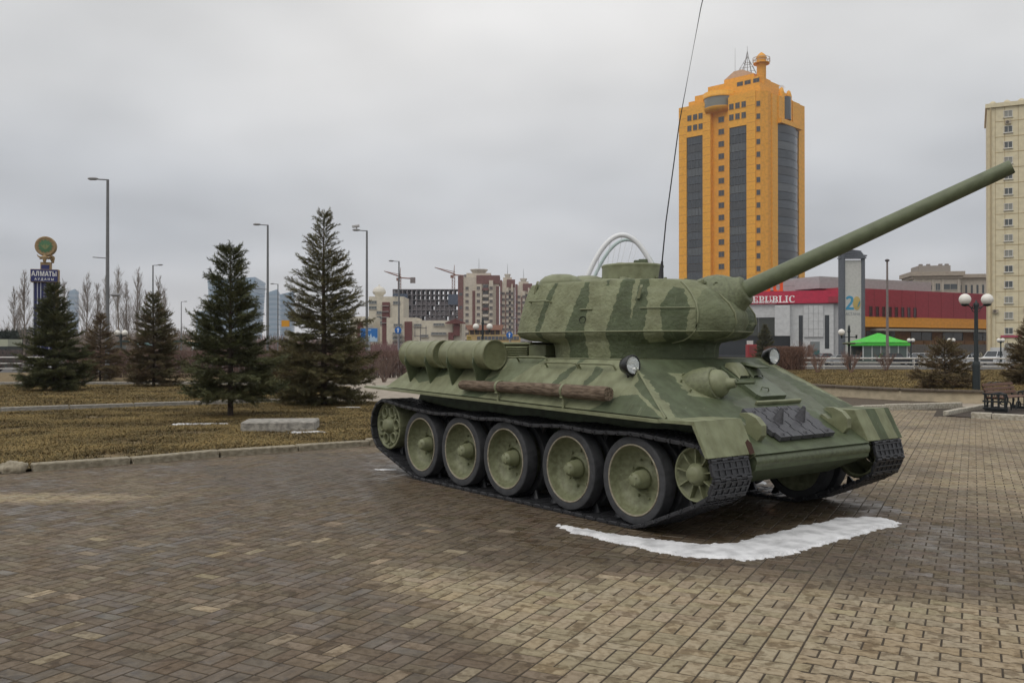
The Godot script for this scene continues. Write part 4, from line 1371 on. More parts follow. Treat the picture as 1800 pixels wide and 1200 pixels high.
func orange_tower() -> void:
	var t := thing("office_tower", "tall orange clad office tower with dark glass strips and lantern turret", "tower", V(128.5, -0.95, -460), deg_to_rad(-43.8))
	var or_m := worn(0.84, 0.40, 0.03, 0.55, 9.0, 0.82, 1.08, 0.0, 0.01)
	var or2 := worn(0.79, 0.36, 0.03, 0.6, 9.0, 0.8, 1.08, 0.0, 0.01)
	var dark := mat(0.05, 0.06, 0.07, 0.16, 0.0)
	var dark2 := mat(0.085, 0.095, 0.10, 0.2, 0.0)
	var fr := mat(0.25, 0.16, 0.06, 0.6)
	var wn := mat(0.06, 0.065, 0.075, 0.12)
	var jn := mat(0.52, 0.21, 0.025, 0.7)
	var reflection_tones := [mat(0.04, 0.048, 0.055, 0.12), dark, mat(0.06, 0.07, 0.08, 0.2), dark2, mat(0.05, 0.055, 0.06, 0.3)]  # steps of pane darkness imitate uneven reflections in the glass
	slab("core", t, -51.0, -2.6, 0, 133.0, -44.0, -2.6, or2)
	# piers and spandrels of the broad face
	for r in [[-51.4, -46.5, 133.0], [-36.4, -31.6, 133.0], [-20.9, -20.3, 133.0], [-10.3, -5.2, 133.9]]:
		slab("pier", t, r[0], r[1], 0, r[2], -2.6, 0.0, or_m)
		for k in 30: slab("panel_joint", t, r[0] + 0.05, r[1] - 0.05, k * 4.37 + 4.1, k * 4.37 + 4.32, -0.3, 0.03, jn)
	slab("spandrel", t, -46.5, -36.4, 116.0, 133.0, -2.6, -0.02, or_m)
	slab("spandrel", t, -20.3, -10.3, 117.0, 133.9, -2.6, -0.02, or_m)
	# curtain glass, one pane band to a storey
	for r in [[-46.5, -36.4, 116.0], [-20.3, -10.3, 117.0]]:
		var n := 27
		for k in n:
			var y0: float = r[2] * k / n
			slab("pane", t, r[0], r[1], y0 + 0.12, r[2] * (k + 1) / n - 0.12, -2.6, -0.5, reflection_tones[(k * 7 + int(r[0])) % 5])
		for k in 5:
			var x := lerpf(r[0], r[1], (k + 0.5) / 5.0)
			slab("mullion", t, x - 0.08, x + 0.08, 0, r[2], -0.55, -0.38, mat(0.11, 0.11, 0.11, 0.5))
	# narrow face: piers and a bowed glass front
	for r in [[-14.0, -8.2], [-44.4, -37.8]]:
		slab("pier", t, -2.6, 0.0, 0, 133.0, r[0], r[1], or_m)
	slab("spandrel", t, -2.6, 0.6, 121.0, 133.0, -37.8, -29.5, or_m)
	slab("spandrel", t, -2.6, 0.6, 121.0, 133.0, -18.5, -14.0, or_m)
	slab("ledge", t, -2.6, 2.2, 118.6, 121.0, -37.8, -14.0, or_m)
	for k in 27:
		var s := Shape.new()
		var lo := 118.6 * k / 27.0 + 0.12
		var hi := 118.6 * (k + 1) / 27.0 - 0.12
		var a := []
		var b := []
		for j in 13:
			var q := j / 12.0
			var x := 2.4 * sin(PI * q) - 0.4
			a.append(V(x, lo, lerpf(-14.0, -37.8, q)))
			b.append(V(x, hi, lerpf(-14.0, -37.8, q)))
		s.grid([a, b])
		part("pane", s, reflection_tones[(k * 3 + 1) % 5], t)
	slab("backing", t, -2.6, -0.9, 0, 118.6, -37.8, -14.0, mat(0.06, 0.05, 0.04, 0.8))
	var bow := Shape.new()
	bow.lathe(V(-1.2, 122.0, -24.0), V(0, 1, 0), [[0.0, 3.2], [12.0, 3.2]], 20)
	part("bow_window", bow, dark2, t)
	for z: float in [-20.0, -28.0]:
		var a := Shape.new()
		a.lathe(V(-1.0, 121.0, z), V(0, 1, 0), [[0, 1.6], [14.5, 1.6], [17.0, 0.9], [17.8, 0.0]], 14)
		part("half_column", a, or_m, t)
	# cut corner with its stack of small windows
	var cor := Shape.new()
	cor.prism(PackedVector2Array([Vector2(-5.2, 2.6), Vector2(-5.2, 0.6), Vector2(-3.0, 1.2), Vector2(-0.6, 4.6), Vector2(-0.6, 8.4), Vector2(-2.6, 8.4)]), Transform3D(Basis(V(1, 0, 0), V(0, 0, -1), V(0, 1, 0)), V(0, 0, 0)), 133.5)
	part("corner", cor, or2, t)
	for k in 18:
		var y := 127.0 - k * 6.5
		window(t, -4.0, y, -0.92, 2.0, 2.7, fr, wn, 0, 0.27)
		window(t, -26.5, y - 4.0, -2.55, 3.4, 2.9, fr, wn, 1)
	for y: float in [126.6, 121.0]:
		for x: float in [-44.6, -41.0, -37.6]: window(t, x, y - 0.2, 0.0, 2.6, 3.0, fr, wn, 1)
		for x: float in [-19.0, -15.4, -11.8]: window(t, x, y + 1.3, 0.0, 2.6, 3.0, fr, wn, 1)
	# bowed balcony storey
	var bal := Shape.new()
	bal.lathe(V(-29.5, 127.0, -6.5), V(0, 1, 0), [[0.0, 0.0], [0.0, 8.2], [2.6, 9.0], [2.8, 8.7]], 28)
	bal.lathe(V(-29.5, 134.8, -6.5), V(0, 1, 0), [[0.0, 8.7], [0.1, 9.0], [3.0, 9.0], [3.0, 0.0]], 28)
	part("balcony", bal, or_m, t)
	var bg := Shape.new()
	bg.lathe(V(-29.5, 129.7, -6.5), V(0, 1, 0), [[0.0, 8.6], [5.2, 8.6]], 28)
	part("pane", bg, mat(0.20, 0.20, 0.17, 0.15), t)
	# stepped crown
	for b in [[-48, -5, 133, 136.5, -41, -4.5], [-45, -6, 136.5, 139.5, -38.5, -6], [-38, -8, 139.5, 143.5, -36, -8], [-31, -13, 143.5, 147.0, -31, -13]]:
		slab("crown_step", t, b[0], b[1], b[2], b[3], b[4], b[5], or_m)
	for x: float in [-18.5, -14.0, -9.0]: window(t, x, 141.4, -8.0, 3.6, 2.2, fr, wn, 1)
	var rf := Shape.new()
	rf.prism(PackedVector2Array([Vector2(-31, 147), Vector2(-13, 147), Vector2(-20, 150.5), Vector2(-25, 150.5)]), Transform3D(Basis(), V(0, 0, -31)), 18.0)
	part("roof", rf, worn(0.62, 0.42, 0.28, 0.7, 8.0, 0.8, 1.1), t)
	var lan := Shape.new()
	lan.lathe(V(-8.5, 139.5, -12.5), V(0, 1, 0), [[0, 2.4], [11.2, 2.4], [11.2, 4.2], [11.8, 4.2], [11.8, 2.5], [14.0, 2.5], [14.2, 2.9], [15.6, 2.3], [16.8, 1.2], [17.6, 0.0]], 20)
	part("lantern_turret", lan, or2, t)
	var rl := Shape.new()
	for y: float in [152.4, 153.8]: rl.lathe(V(-8.5, y, -12.5), V(0, 1, 0), [[-0.12, 4.5], [0.12, 4.5], [0.12, 4.3], [-0.12, 4.3]], 20)
	for k in 10:
		var a := TAU * k / 10
		rl.cyl(V(-8.5 + cos(a) * 4.4, 151.4, -12.5 + sin(a) * 4.4), V(-8.5 + cos(a) * 4.4, 153.9, -12.5 + sin(a) * 4.4), 0.12, -1, 5)
	part("railing", rl, mat(0.45, 0.33, 0.22, 0.6), t)
	var mast := Shape.new()
	for k in 4:
		var a := TAU * k / 4 + 0.4
		mast.cyl(V(-22 + cos(a) * 7.5, 149, -22 + sin(a) * 7.5), V(-22, 160, -22), 0.16, 0.1, 5)
		mast.cyl(V(-22 + cos(a) * 3.4, 149.5, -22 + sin(a) * 3.4), V(-22, 163, -22), 0.14, 0.1, 5)
		mast.cyl(V(-22 + cos(a) * 5.0, 153, -22 + sin(a) * 5.0), V(-22 + cos(a + PI / 2) * 5.0, 153, -22 + sin(a + PI / 2) * 5.0), 0.12, -1, 5)
		mast.cyl(V(-22 + cos(a) * 2.4, 156, -22 + sin(a) * 2.4), V(-22 + cos(a + PI / 2) * 2.4, 156, -22 + sin(a + PI / 2) * 2.4), 0.12, -1, 5)
	mast.cyl(V(-22, 150, -22), V(-22, 165.5, -22), 0.2, 0.08, 6)
	mast.cyl(V(-26, 147, -16), V(-26, 164, -16), 0.12, 0.06, 5)
	part("lattice_mast", mast, mat(0.25, 0.24, 0.23, 0.6), t)
	var dish := Shape.new()
	dish.lathe(V(-2.0, 138.6, -22), V(0.5, 0.4, 0.6), [[0, 0.1], [0.3, 1.0], [0.7, 1.6]], 14)
	dish.cyl(V(-2, 133, -22), V(-2, 138.6, -22), 0.15, -1, 6)
	part("dish", dish, mat(0.7, 0.7, 0.7, 0.5), t)

func mall() -> void:
	var at := spot(1476, 185)
	var pale := worn(0.60, 0.61, 0.61, 0.45, 6.0, 0.85, 1.06)
	var grey := worn(0.40, 0.405, 0.41, 0.5, 6.0, 0.85, 1.06)
	var red := worn(0.52, 0.022, 0.065, 0.5, 6.0, 0.82, 1.08)
	var dred := worn(0.34, 0.03, 0.05, 0.55, 6.0, 0.82, 1.1)
	var amber := worn(0.76, 0.33, 0.03, 0.5, 6.0, 0.85, 1.06)
	var dk := mat(0.035, 0.04, 0.045, 0.12)
	var seam := mat(0.17, 0.175, 0.18, 0.6)
	# ---- entrance wing, running left from the corner
	var t := thing("entrance_hall", "grey panelled entrance hall with crimson fascia and white lettering", "building", at, atan2(-0.33, 0.944) * -1.0 * -1.0)
	t.rotation.y = -atan2(0.33, 0.944)
	var H := func(row): return yv(row, 187.0) + 0.95
	slab("wall", t, -40, 0.0, 0, H.call(487), -40, -6.0, grey)
	for k in 9:
		slab("panel_joint", t, -36 + k * 4.0, -35.94 + k * 4.0, H.call(512), H.call(487), -6.02, -5.97, seam)
	slab("panel_joint", t, -40, 0, H.call(499), H.call(499) + 0.06, -6.02, -5.97, seam)
	slab("fascia", t, -40, 0.3, H.call(533), H.call(511), -6.0, 0.6, red)
	slab("fascia_box", t, -2.1, 0.34, H.call(532), H.call(522), -1, 0.68, dred)
	slab("upper_wall", t, -40, -12.6, H.call(557), H.call(533), -6.0, 0.0, pale)
	slab("glazing", t, -40, -12.6, H.call(590), H.call(557), -6.0, -0.3, mat(0.05, 0.055, 0.045, 0.15))
	for k in 6: slab("glazing_bar", t, -38 + k * 4.4, -37.9 + k * 4.4, H.call(590), H.call(557), -0.32, -0.2, seam)
	slab("panel_block", t, -12.6, -9.6, H.call(590), H.call(536), -6.0, 1.6, pale)
	slab("lower_glazing", t, -40, -7.5, 0.8, H.call(590), -6.0, -1.2, dk)
	slab("portal", t, -9.6, -1.1, 0.4, H.call(534), -6.0, 0.0, pale)
	slab("glass_strip", t, -7.9, -7.1, 2.2, H.call(554), -0.1, 0.04, dk)
	slab("glass_strip", t, -2.8, -1.95, 2.2, H.call(554), -0.1, 0.04, dk)
	slab("framed_panel", t, -6.9, -3.1, H.call(592), H.call(537), -0.1, 0.35, pale)
	for k in 3:
		slab("panel_joint", t, -6.9, -3.1, lerpf(H.call(592), H.call(537), (k + 1) / 4.0) - 0.04, lerpf(H.call(592), H.call(537), (k + 1) / 4.0), 0.3, 0.37, seam)
		slab("panel_joint", t, -6.0 + k * 0.95, -5.95 + k * 0.95, H.call(592), H.call(537), 0.3, 0.37, seam)
	var door := slab("door", t, -6.4, -5.2, 0.5, 3.1, -0.1, 0.6, mat(0.6, 0.6, 0.6, 0.4))
	part("pane", box_mesh(0.7, 2.1, 0.1), dk, door, V(0, 0, 0.36))
	slab("plinth", t, -40, -0.6, 0, 0.8, -6.0, 0.3, mat(0.05, 0.055, 0.06, 0.5))
	slab("side_wall", t, -1.1, 0.0, 0.0, H.call(533), -20, -0.4, grey)
	var ltr := mat(0.85, 0.83, 0.82, 0.5)
	letters("REPUBLIC", 1.42, ltr, t, V(-13.6, H.call(525.4), 0.62), "lettering", true, 0.98, true)
	letters("food-beer-fun", 0.62, ltr, t, V(-15.0, H.call(532.0) + 0.35, 0.62), "lettering", true, 1.0)
	slab("lettering", t, -12.0, -10.0, H.call(531.2), H.call(531.2) + 0.14, 0.6, 0.66, ltr)
	var sg := letters("ad", 3.0, mat(0.75, 0.09, 0.01, 0.5), t, V(-13.2, H.call(500.5), -1.0), "roof_lettering", true)
	slab("roof_rack", t, -15.6, -11.0, H.call(511), H.call(511) + 0.3, -1.4, -1.0, mat(0.08, 0.03, 0.02, 0.6))
	# ---- shopping wing, running right and away from the corner
	var w := thing("shopping_centre", "long shopping centre with dark red upper wall and amber band", "building", at + V(0.6, 0, -0.2), -atan2(-0.491, 0.871))
	slab("wall", w, 0, 72, yv(556, 187.0) + 0.95, yv(507.6, 190) + 0.95, -30, 0.0, dred)
	slab("parapet", w, -2, 34, yv(507.6, 190) + 0.95, yv(491, 190) + 0.95 + 0.5, -34, -4.0, grey)
	slab("amber_band", w, 0, 60, yv(574, 188) + 0.95, yv(556, 188) + 0.95, -30, 0.12, amber)
	slab("red_corner", w, 60, 72, yv(574, 188) + 0.95, yv(556, 188) + 0.95, -30, 0.12, dred)
	slab("ground_floor", w, 0, 72, 0, yv(574, 188) + 0.95, -30, -1.5, worn(0.30, 0.15, 0.06, 0.7, 5.0, 0.7, 1.2))
	slab("canopy", w, 10.5, 72, yv(581, 188) + 0.95, yv(577, 188) + 0.95, -1.5, 1.6, worn(0.42, 0.40, 0.35, 0.7, 4.0, 0.8, 1.1))
	slab("low_wall", w, 18, 72, 0, yv(605, 190) + 0.95, -1.5, 1.2, worn(0.16, 0.15, 0.14, 0.8, 4.0))
	for k in 14: slab("timber_panel", w, 20 + k * 3.6, 23.4 + k * 3.6, yv(605, 190) + 0.95, yv(598, 190) + 0.95, -1.5, -0.9, worn(0.34, 0.18, 0.075, 0.7, 1.0 + 0.01 * k, 0.75, 1.15))
	for k in 5: window(w, 27 + k * 11.0, yv(590, 190) + 0.95, -1.46, 7.2, 1.9, mat(0.12, 0.1, 0.08, 0.6), mat(0.09, 0.085, 0.075, 0.1), 1)
	slab("shopfront", w, 9, 18, 0.2, yv(581, 188) + 0.95, -1.5, -1.3, dk)
	for k in 8: window(w, 8.7 + k * 2.02, yv(547, 190) + 0.95, 0.0, 1.0, 2.1, mat(0.12, 0.02, 0.025, 0.6), mat(0.055, 0.025, 0.03, 0.12), 0)
	for k in 16: slab("panel_joint", w, k * 4.4 + 1.0, k * 4.4 + 1.05, yv(556, 187) + 0.95, yv(507.6, 190) + 0.95, -0.02, 0.02, mat(0.13, 0.018, 0.022, 0.6))
	slab("roof_unit", w, 29, 29.6, yv(497, 195) + 0.95, yv(487, 195) + 0.95, -6, -5.5, mat(0.1, 0.1, 0.1, 0.6))
	# ---- pylon in front
	var p := thing("advertising_pylon", "tall white advertising pylon with blue and gold twenty between grey columns", "pylon", spot(1499, 150), -0.06)
	var D := 150.0
	var Y := func(row): return yv(row, D) + 0.95
	var steel := worn(0.12, 0.13, 0.15, 0.45, 3.0, 0.8, 1.1)
	for x: float in [-1.72, 1.72]:
		var s := Shape.new()
		s.cyl(V(x, 0, 0), V(x, Y.call(448), 0), 0.55 if x < 0 else 0.34, -1, 16)
		part("column", s, steel, p)
	slab("panel", p, -1.28, 1.42, 0.6, Y.call(457), -0.12, 0.12, worn(0.56, 0.55, 0.52, 0.5, 4.0, 0.88, 1.05))
	for k in 6:
		var s := Shape.new()
		s.box(V(0.12 + k * 0.05 - 0.2, Y.call(453.5 - k * 2.6), 0), V(4.4 - k * 0.42 + (0.9 if k == 2 else 0.0), 0.2, 1.1), Basis(V(0, 0, 1), -0.05 * k * 0.6))
		part("crown_slat", s, steel, p)
	letters("2", 2.25, mat(0.05, 0.28, 0.46, 0.5), p, V(-0.5, Y.call(532.8), 0.13), "lettering", true, 0.85)
	var zero := Shape.new()
	zero.lathe(V(0.68, Y.call(532.8), 0.12), V(0, 0, 1), [[0.0, 1.12], [0.06, 1.12], [0.07, 0.0]], 32, 1.0)
	var zo := part("emblem", zero, mat(0.50, 0.37, 0.13, 0.5), p)
	zo.position.x = 0.68 * (1.0 - 0.55)
	zo.scale = V(0.55, 1, 1)
	for k in 3:
		var s := Shape.new()
		s.prism(PackedVector2Array([Vector2(0.12, -0.6), Vector2(0.38, -0.3), Vector2(0.44, 0.1), Vector2(0.36, 0.4), Vector2(0.28, 0.05)]), Transform3D(Basis(V(0, 0, 1), -0.12 * k), V(0.66 + 0.05 * k, Y.call(532.8) - 0.1 + 0.12 * k, 0.2 + 0.012 * k)), 0.02)
		part("emblem_feather", s, [mat(0.06, 0.32, 0.42, 0.5), mat(0.30, 0.36, 0.14, 0.5), mat(0.05, 0.25, 0.4, 0.5)][k], p)
	letters("АСТАНА", 0.47, mat(0.22, 0.24, 0.26, 0.6), p, V(0.05, Y.call(551.5), 0.13), "lettering", false, 1.0)
	# ---- kiosk with a green tent roof
	var kk := thing("kiosk", "glazed street kiosk under a bright green tent roof", "kiosk", spot(1545, 140), 0.1)
	var gr := Shape.new()
	gr.use_c = true
	var e := 3.9
	for lay in [[e, 2.75, e, 3.2], [e + 0.08, 3.28, e * 0.62, 3.75], [e * 0.62, 3.75, 0.15, 4.7]]:
		var lo := []
		var hi := []
		for c in [[-1, 0.6], [1, 0.6], [1, -0.6], [-1, -0.6]]:
			lo.append(V(c[0] * lay[0], lay[1], c[1] * lay[0]))
			hi.append(V(c[0] * lay[2], lay[3], c[1] * lay[2]))
		gr.grid([lo, hi], true, [], true)
	gr.use_c = false
	part("tent_roof", gr, worn(0.065, 0.52, 0.045, 0.6, 3.0, 0.85, 1.08), kk)
	slab("plinth", kk, -3.6, 3.6, 0, 0.5, -2.0, 2.0, mat(0.1, 0.12, 0.1, 0.7))
	for x: float in [-3.5, -2.1, -0.7, 0.7, 2.1, 3.5]:
		slab("post", kk, x - 0.07, x + 0.07, 0.5, 2.8, 1.9, 2.04, mat(0.5, 0.52, 0.5, 0.4))
		if x < 3: slab("pane", kk, x + 0.07, x + 1.33, 0.5, 2.75, 1.92, 1.96, mat(0.10, 0.13, 0.12, 0.08))
	slab("back_wall", kk, -3.5, 3.5, 0.5, 2.8, -2.0, -1.8, mat(0.12, 0.14, 0.13, 0.6))
	# ---- red drinks machine by the entrance
	var vm := thing("vending_machine", "red drinks machine standing before the dark glazing", "vending machine", spot(1321, 165), 0.1)
	slab("cabinet", vm, -0.85, 0.85, 0.1, 3.0, -0.6, 0.6, mat(0.33, 0.03, 0.035, 0.45))
	slab("panel", vm, -0.6, 0.4, 1.4, 2.7, 0.58, 0.66, mat(0.22, 0.05, 0.05, 0.3))
	slab("top_sign", vm, -0.7, 0.2, 3.0, 3.7, -0.4, 0.4, mat(0.6, 0.58, 0.55, 0.5))
	var tb := thing("cash_machine", "teal and grey cash machine beside the entrance door", "cash machine", spot(1433, 178), 0.2)
	slab("cabinet", tb, -0.7, 0.7, 0.0, 3.6, -0.6, 0.6, mat(0.22, 0.24, 0.24, 0.5))
	slab("panel", tb, -0.6, 0.6, 0.2, 1.9, 0.58, 0.7, mat(0.04, 0.14, 0.14, 0.4))

func yellow_block() -> void:
	var t := thing("apartment_tower", "pale yellow panelled apartment tower beside the shopping centre", "building", spot(1737, 176), -0.47)
	var D := 176.0
	var m := worn(0.72, 0.64, 0.44, 0.75, 7.0, 0.86, 1.06)
	var j := mat(0.40, 0.30, 0.15, 0.8)
	var fr := mat(0.62, 0.6, 0.54, 0.6)
	var pn := mat(0.10, 0.11, 0.11, 0.1)
	var pn2 := mat(0.28, 0.28, 0.25, 0.15)
	var top := yv(190, D) + 0.95
	slab("wall", t, 0, 40, 0, top, -18, 0, m)
	slab("pilaster", t, 0.0, 0.5, 0, top - 0.4, -1, 0.25, worn(0.64, 0.55, 0.36, 0.75, 7.0, 0.86, 1.06))
	slab("cornice", t, -0.3, 40, top, top + 0.8, -18, 0.4, m)
	for k in 4:
		var s := Shape.new()
		s.lathe(V(1.0 + k * 2.4, top + 0.6, 0), V(0, 0, 1), [[-0.3, 0.0], [-0.3, 0.6], [0.3, 0.6], [0.3, 0.0]], 20)
		part("gable_scroll", s, m, t)
	for k in 16:
		var yy := yv(606 - 27.05 * k, D) + 0.95
		var w := window(t, 3.6, yy - 0.3, 0.0, 1.55, 1.35, fr, pn if (k * 5 % 3) else pn2, 1)
		if k % 5 == 2: w.get_child(0).material_override = pn2
		window(t, 11.0, yy - 0.3, 0.0, 1.55, 1.35, fr, pn, 1)
		slab("panel_joint", t, 1.4, 40, yy - 1.72, yy - 1.62, -0.05, 0.03, j)
	for x: float in [1.4, 3.0, 5.3, 7.8, 10.4]: slab("panel_joint", t, x - 0.035, x + 0.035, 1.5, top, -0.05, 0.025, j)
	for q in [[1.35, 547], [6.6, 545], [3.6, 218]]:
		var a := slab("air_conditioner", t, q[0] - 0.5, q[0] + 0.5, yv(q[1], D) + 0.6, yv(q[1], D) + 1.3, 0, 0.45, mat(0.42, 0.36, 0.27, 0.6))
		var fan := Shape.new()
		fan.lathe(V(-0.12, 0, 0.2), V(0, 0, 1), [[0.0, 0.3], [0.04, 0.28], [0.04, 0.0]], 14)
		part("fan_grille", fan, mat(0.12, 0.1, 0.08, 0.6), a)
	slab("shop_sign", t, 2.2, 5.7, yv(593, D) + 0.95, yv(589.5, D) + 0.95, 0, 0.2, mat(0.42, 0.07, 0.12, 0.5))
	var pipe := Shape.new()
	pipe.cyl(V(0.62, 0, 0.3), V(0.62, top, 0.3), 0.09, -1, 8)
	part("drainpipe", pipe, mat(0.5, 0.4, 0.24, 0.6), t)

func hotel() -> void:
	var D := 300.0
	var t := thing("grand_hotel", "cream classical hotel with deep cornice rising behind the shopping centre", "building", spot(1607, D), -0.18)
	var m := worn(0.48, 0.43, 0.36, 0.8, 8.0, 0.85, 1.06)
	var c := worn(0.40, 0.345, 0.28, 0.8, 8.0, 0.85, 1.06)
	var fr := mat(0.42, 0.39, 0.34, 0.7)
	var pn := mat(0.07, 0.08, 0.085, 0.12)
	var top := yv(480, D) + 0.95
	slab("wall", t, 0, 14.5, 0, top, -14, 0, m)
	slab("side_wing", t, 14.5, 31, 0, top - 0.6, -22, -5.0, m)
	for r in [[-1.1, 15.6, top - 1.0, top + 0.4, -15, 1.2], [-0.5, 15.0, top - 1.9, top - 1.0, -14, 0.5], [14.5, 32, top - 1.4, top - 0.2, -22, -4.0], [0, 14.8, top - 9.4, top - 8.6, -14, 0.6], [-0.2, 31, top - 15.5, top - 14.8, -14, 0.5]]:
		slab("cornice", t, r[0], r[1], r[2], r[3], r[4], r[5], c)
	slab("attic", t, 2, 12, top + 0.4, top + 2.6, -12, -2, mat(0.3, 0.27, 0.24, 0.8))
	for x: float in [3.0, 5.4, 9.2, 11.2]: slab("roof_unit", t, x, x + 1.1, top + 2.6, top + 3.4, -6, -5, mat(0.25, 0.22, 0.2, 0.7))
	for q in [[4.6, 3.6, top - 4.8, 1.8], [7.5, 1.6, top - 4.6, 2.4], [11.3, 4.6, top - 4.6, 2.0], [2.3, 2.2, top - 12.0, 3.6], [7.2, 3.8, top - 11.8, 3.8], [12.4, 2.4, top - 11.8, 3.8]]:
		window(t, q[0], q[2], 0.0, q[1], q[3], fr, pn, 1)
	for k in 6:
		for y: float in [top - 5.2, top - 11.4]: window(t, 15.9 + k * 1.75, y, -5.0, 0.8, 3.0, fr, pn, 0)
	for y: float in [top - 6.4, top - 12.5]:
		for x: float in [27.2, 29.8]: window(t, x, y, -5.0, 2.0, 3.8, fr, pn, 1)
	for x: float in [0.3, 3.0, 6.0, 9.0, 13.8]: slab("pilaster", t, x - 0.3, x + 0.3, top - 8.6, top - 1.9, 0, 0.25, m)

func arch_bridge() -> void:
	var D := 430.0
	var t := thing("arch_bridge", "white steel arch of a bridge with fanned cables behind the turret", "bridge", spot(1094, D))
	var w := mat(0.78, 0.80, 0.80, 0.45)
	var tl := mat(0.42, 0.52, 0.50, 0.5)
	var curve := func(x): return 55.5 - 0.072 * x * x
	for q in 2:
		var pts := []
		for k in 41:
			var x := lerpf(-27.6, 27.6, k / 40.0)
			pts.append(V(x + q * 4.0, curve.call(x) - q * 0.6, -q * 14.0))
		var s := Shape.new()
		s.tube(pts, 1.2 if q == 0 else 0.8, 8)
		part("arch_rib", s, w if q == 0 else tl, t)
		for k in 9:
			var x := -22.0 + k * 5.5
			var c := Shape.new()
			c.cyl(V(x + q * 4.0, curve.call(x), -q * 14.0), V(x * 0.45 - 8.0, 6.0, -7.0), 0.1, -1, 5)
			part("cable", c, w, t)
	slab("deck", t, -60, 60, 5.0, 6.6, -18, 2, mat(0.4, 0.4, 0.4, 0.7))

func flats(called: String, label: String, u0: float, u1: float, row: float, D: float, seed_at: int) -> void:
	var t := thing(called, label, "building", spot(u0, D), 0.0, "cream and brown apartment towers")
	var wd := (u1 - u0) * D / 1593.36
	var top := yv(row, D) + 0.95
	var cr := worn(0.58, 0.52, 0.43, 0.8, 8.0, 0.86, 1.05)
	var br := worn(0.19, 0.095, 0.085, 0.8, 8.0, 0.86, 1.05)
	var pn := mat(0.10, 0.095, 0.095, 0.2)
	var lg := mat(0.34, 0.29, 0.25, 0.8)
	slab("wall", t, 0, wd, 0, top, -16, 0, cr)
	slab("brown_corner", t, -0.02, wd * 0.13, 8.0, top + 0.5, -16.1, 0.3, br)
	slab("brown_band", t, wd * 0.45, wd * 1.02, top - 3.0, top + 0.8, -16.1, 0.4, br)
	slab("attic", t, wd * 0.2, wd * 0.8, top, top + 2.0, -13, -2, cr)
	var d := Shape.new()
	d.lathe(V(wd * 0.5, top + 2.0, -6), V(0, 1, 0), [[0, wd * 0.13], [0.5, wd * 0.17], [1.6, wd * 0.22], [1.9, wd * 0.22], [1.95, 0]], 20)
	part("roof_disc", d, mat(0.5, 0.47, 0.42, 0.7), t)
	var a := Shape.new()
	a.cyl(V(wd * 0.5, top + 3.5, -6), V(wd * 0.5, top + 9.0, -6), 0.14, 0.05, 5)
	part("aerial", a, mat(0.2, 0.2, 0.2, 0.6), t)
	slab("bay", t, wd * 0.43, wd * 0.58, 0, top - 3.2, 0, 1.6, cr)
	slab("brown_strip", t, wd * 0.35, wd * 0.42, 0, top - 6.0, 0, 0.3, br)
	slab("bay", t, wd * 0.76, wd * 0.86, 0, top - 1.5, 0, 1.6, cr)
	slab("brown_strip", t, wd * 0.93, wd, 0, top - 4.0, 0, 0.3, br)
	var n := int((top - 3.5) / 2.9)
	for k in n:
		var y := 2.2 + k * 2.9
		for x: float in [0.22, 0.5, 0.81]:
			window(t, wd * x, y, 0.02 if x < 0.4 else 1.62, 1.5, 1.4, lg, pn, 1)
		slab("balcony", t, wd * 0.6, wd * 0.75, y - 1.0, y + 0.1, 0, 1.3, cr if (k % 3) else br)
		slab("window", t, wd * 0.61, wd * 0.74, y + 0.1, y + 1.5, 0, 0.3, pn)
		if k % 2 == seed_at % 2: slab("window", t, wd * 0.03, wd * 0.11, y - 0.4, y + 0.9, 0.2, 0.36, pn)

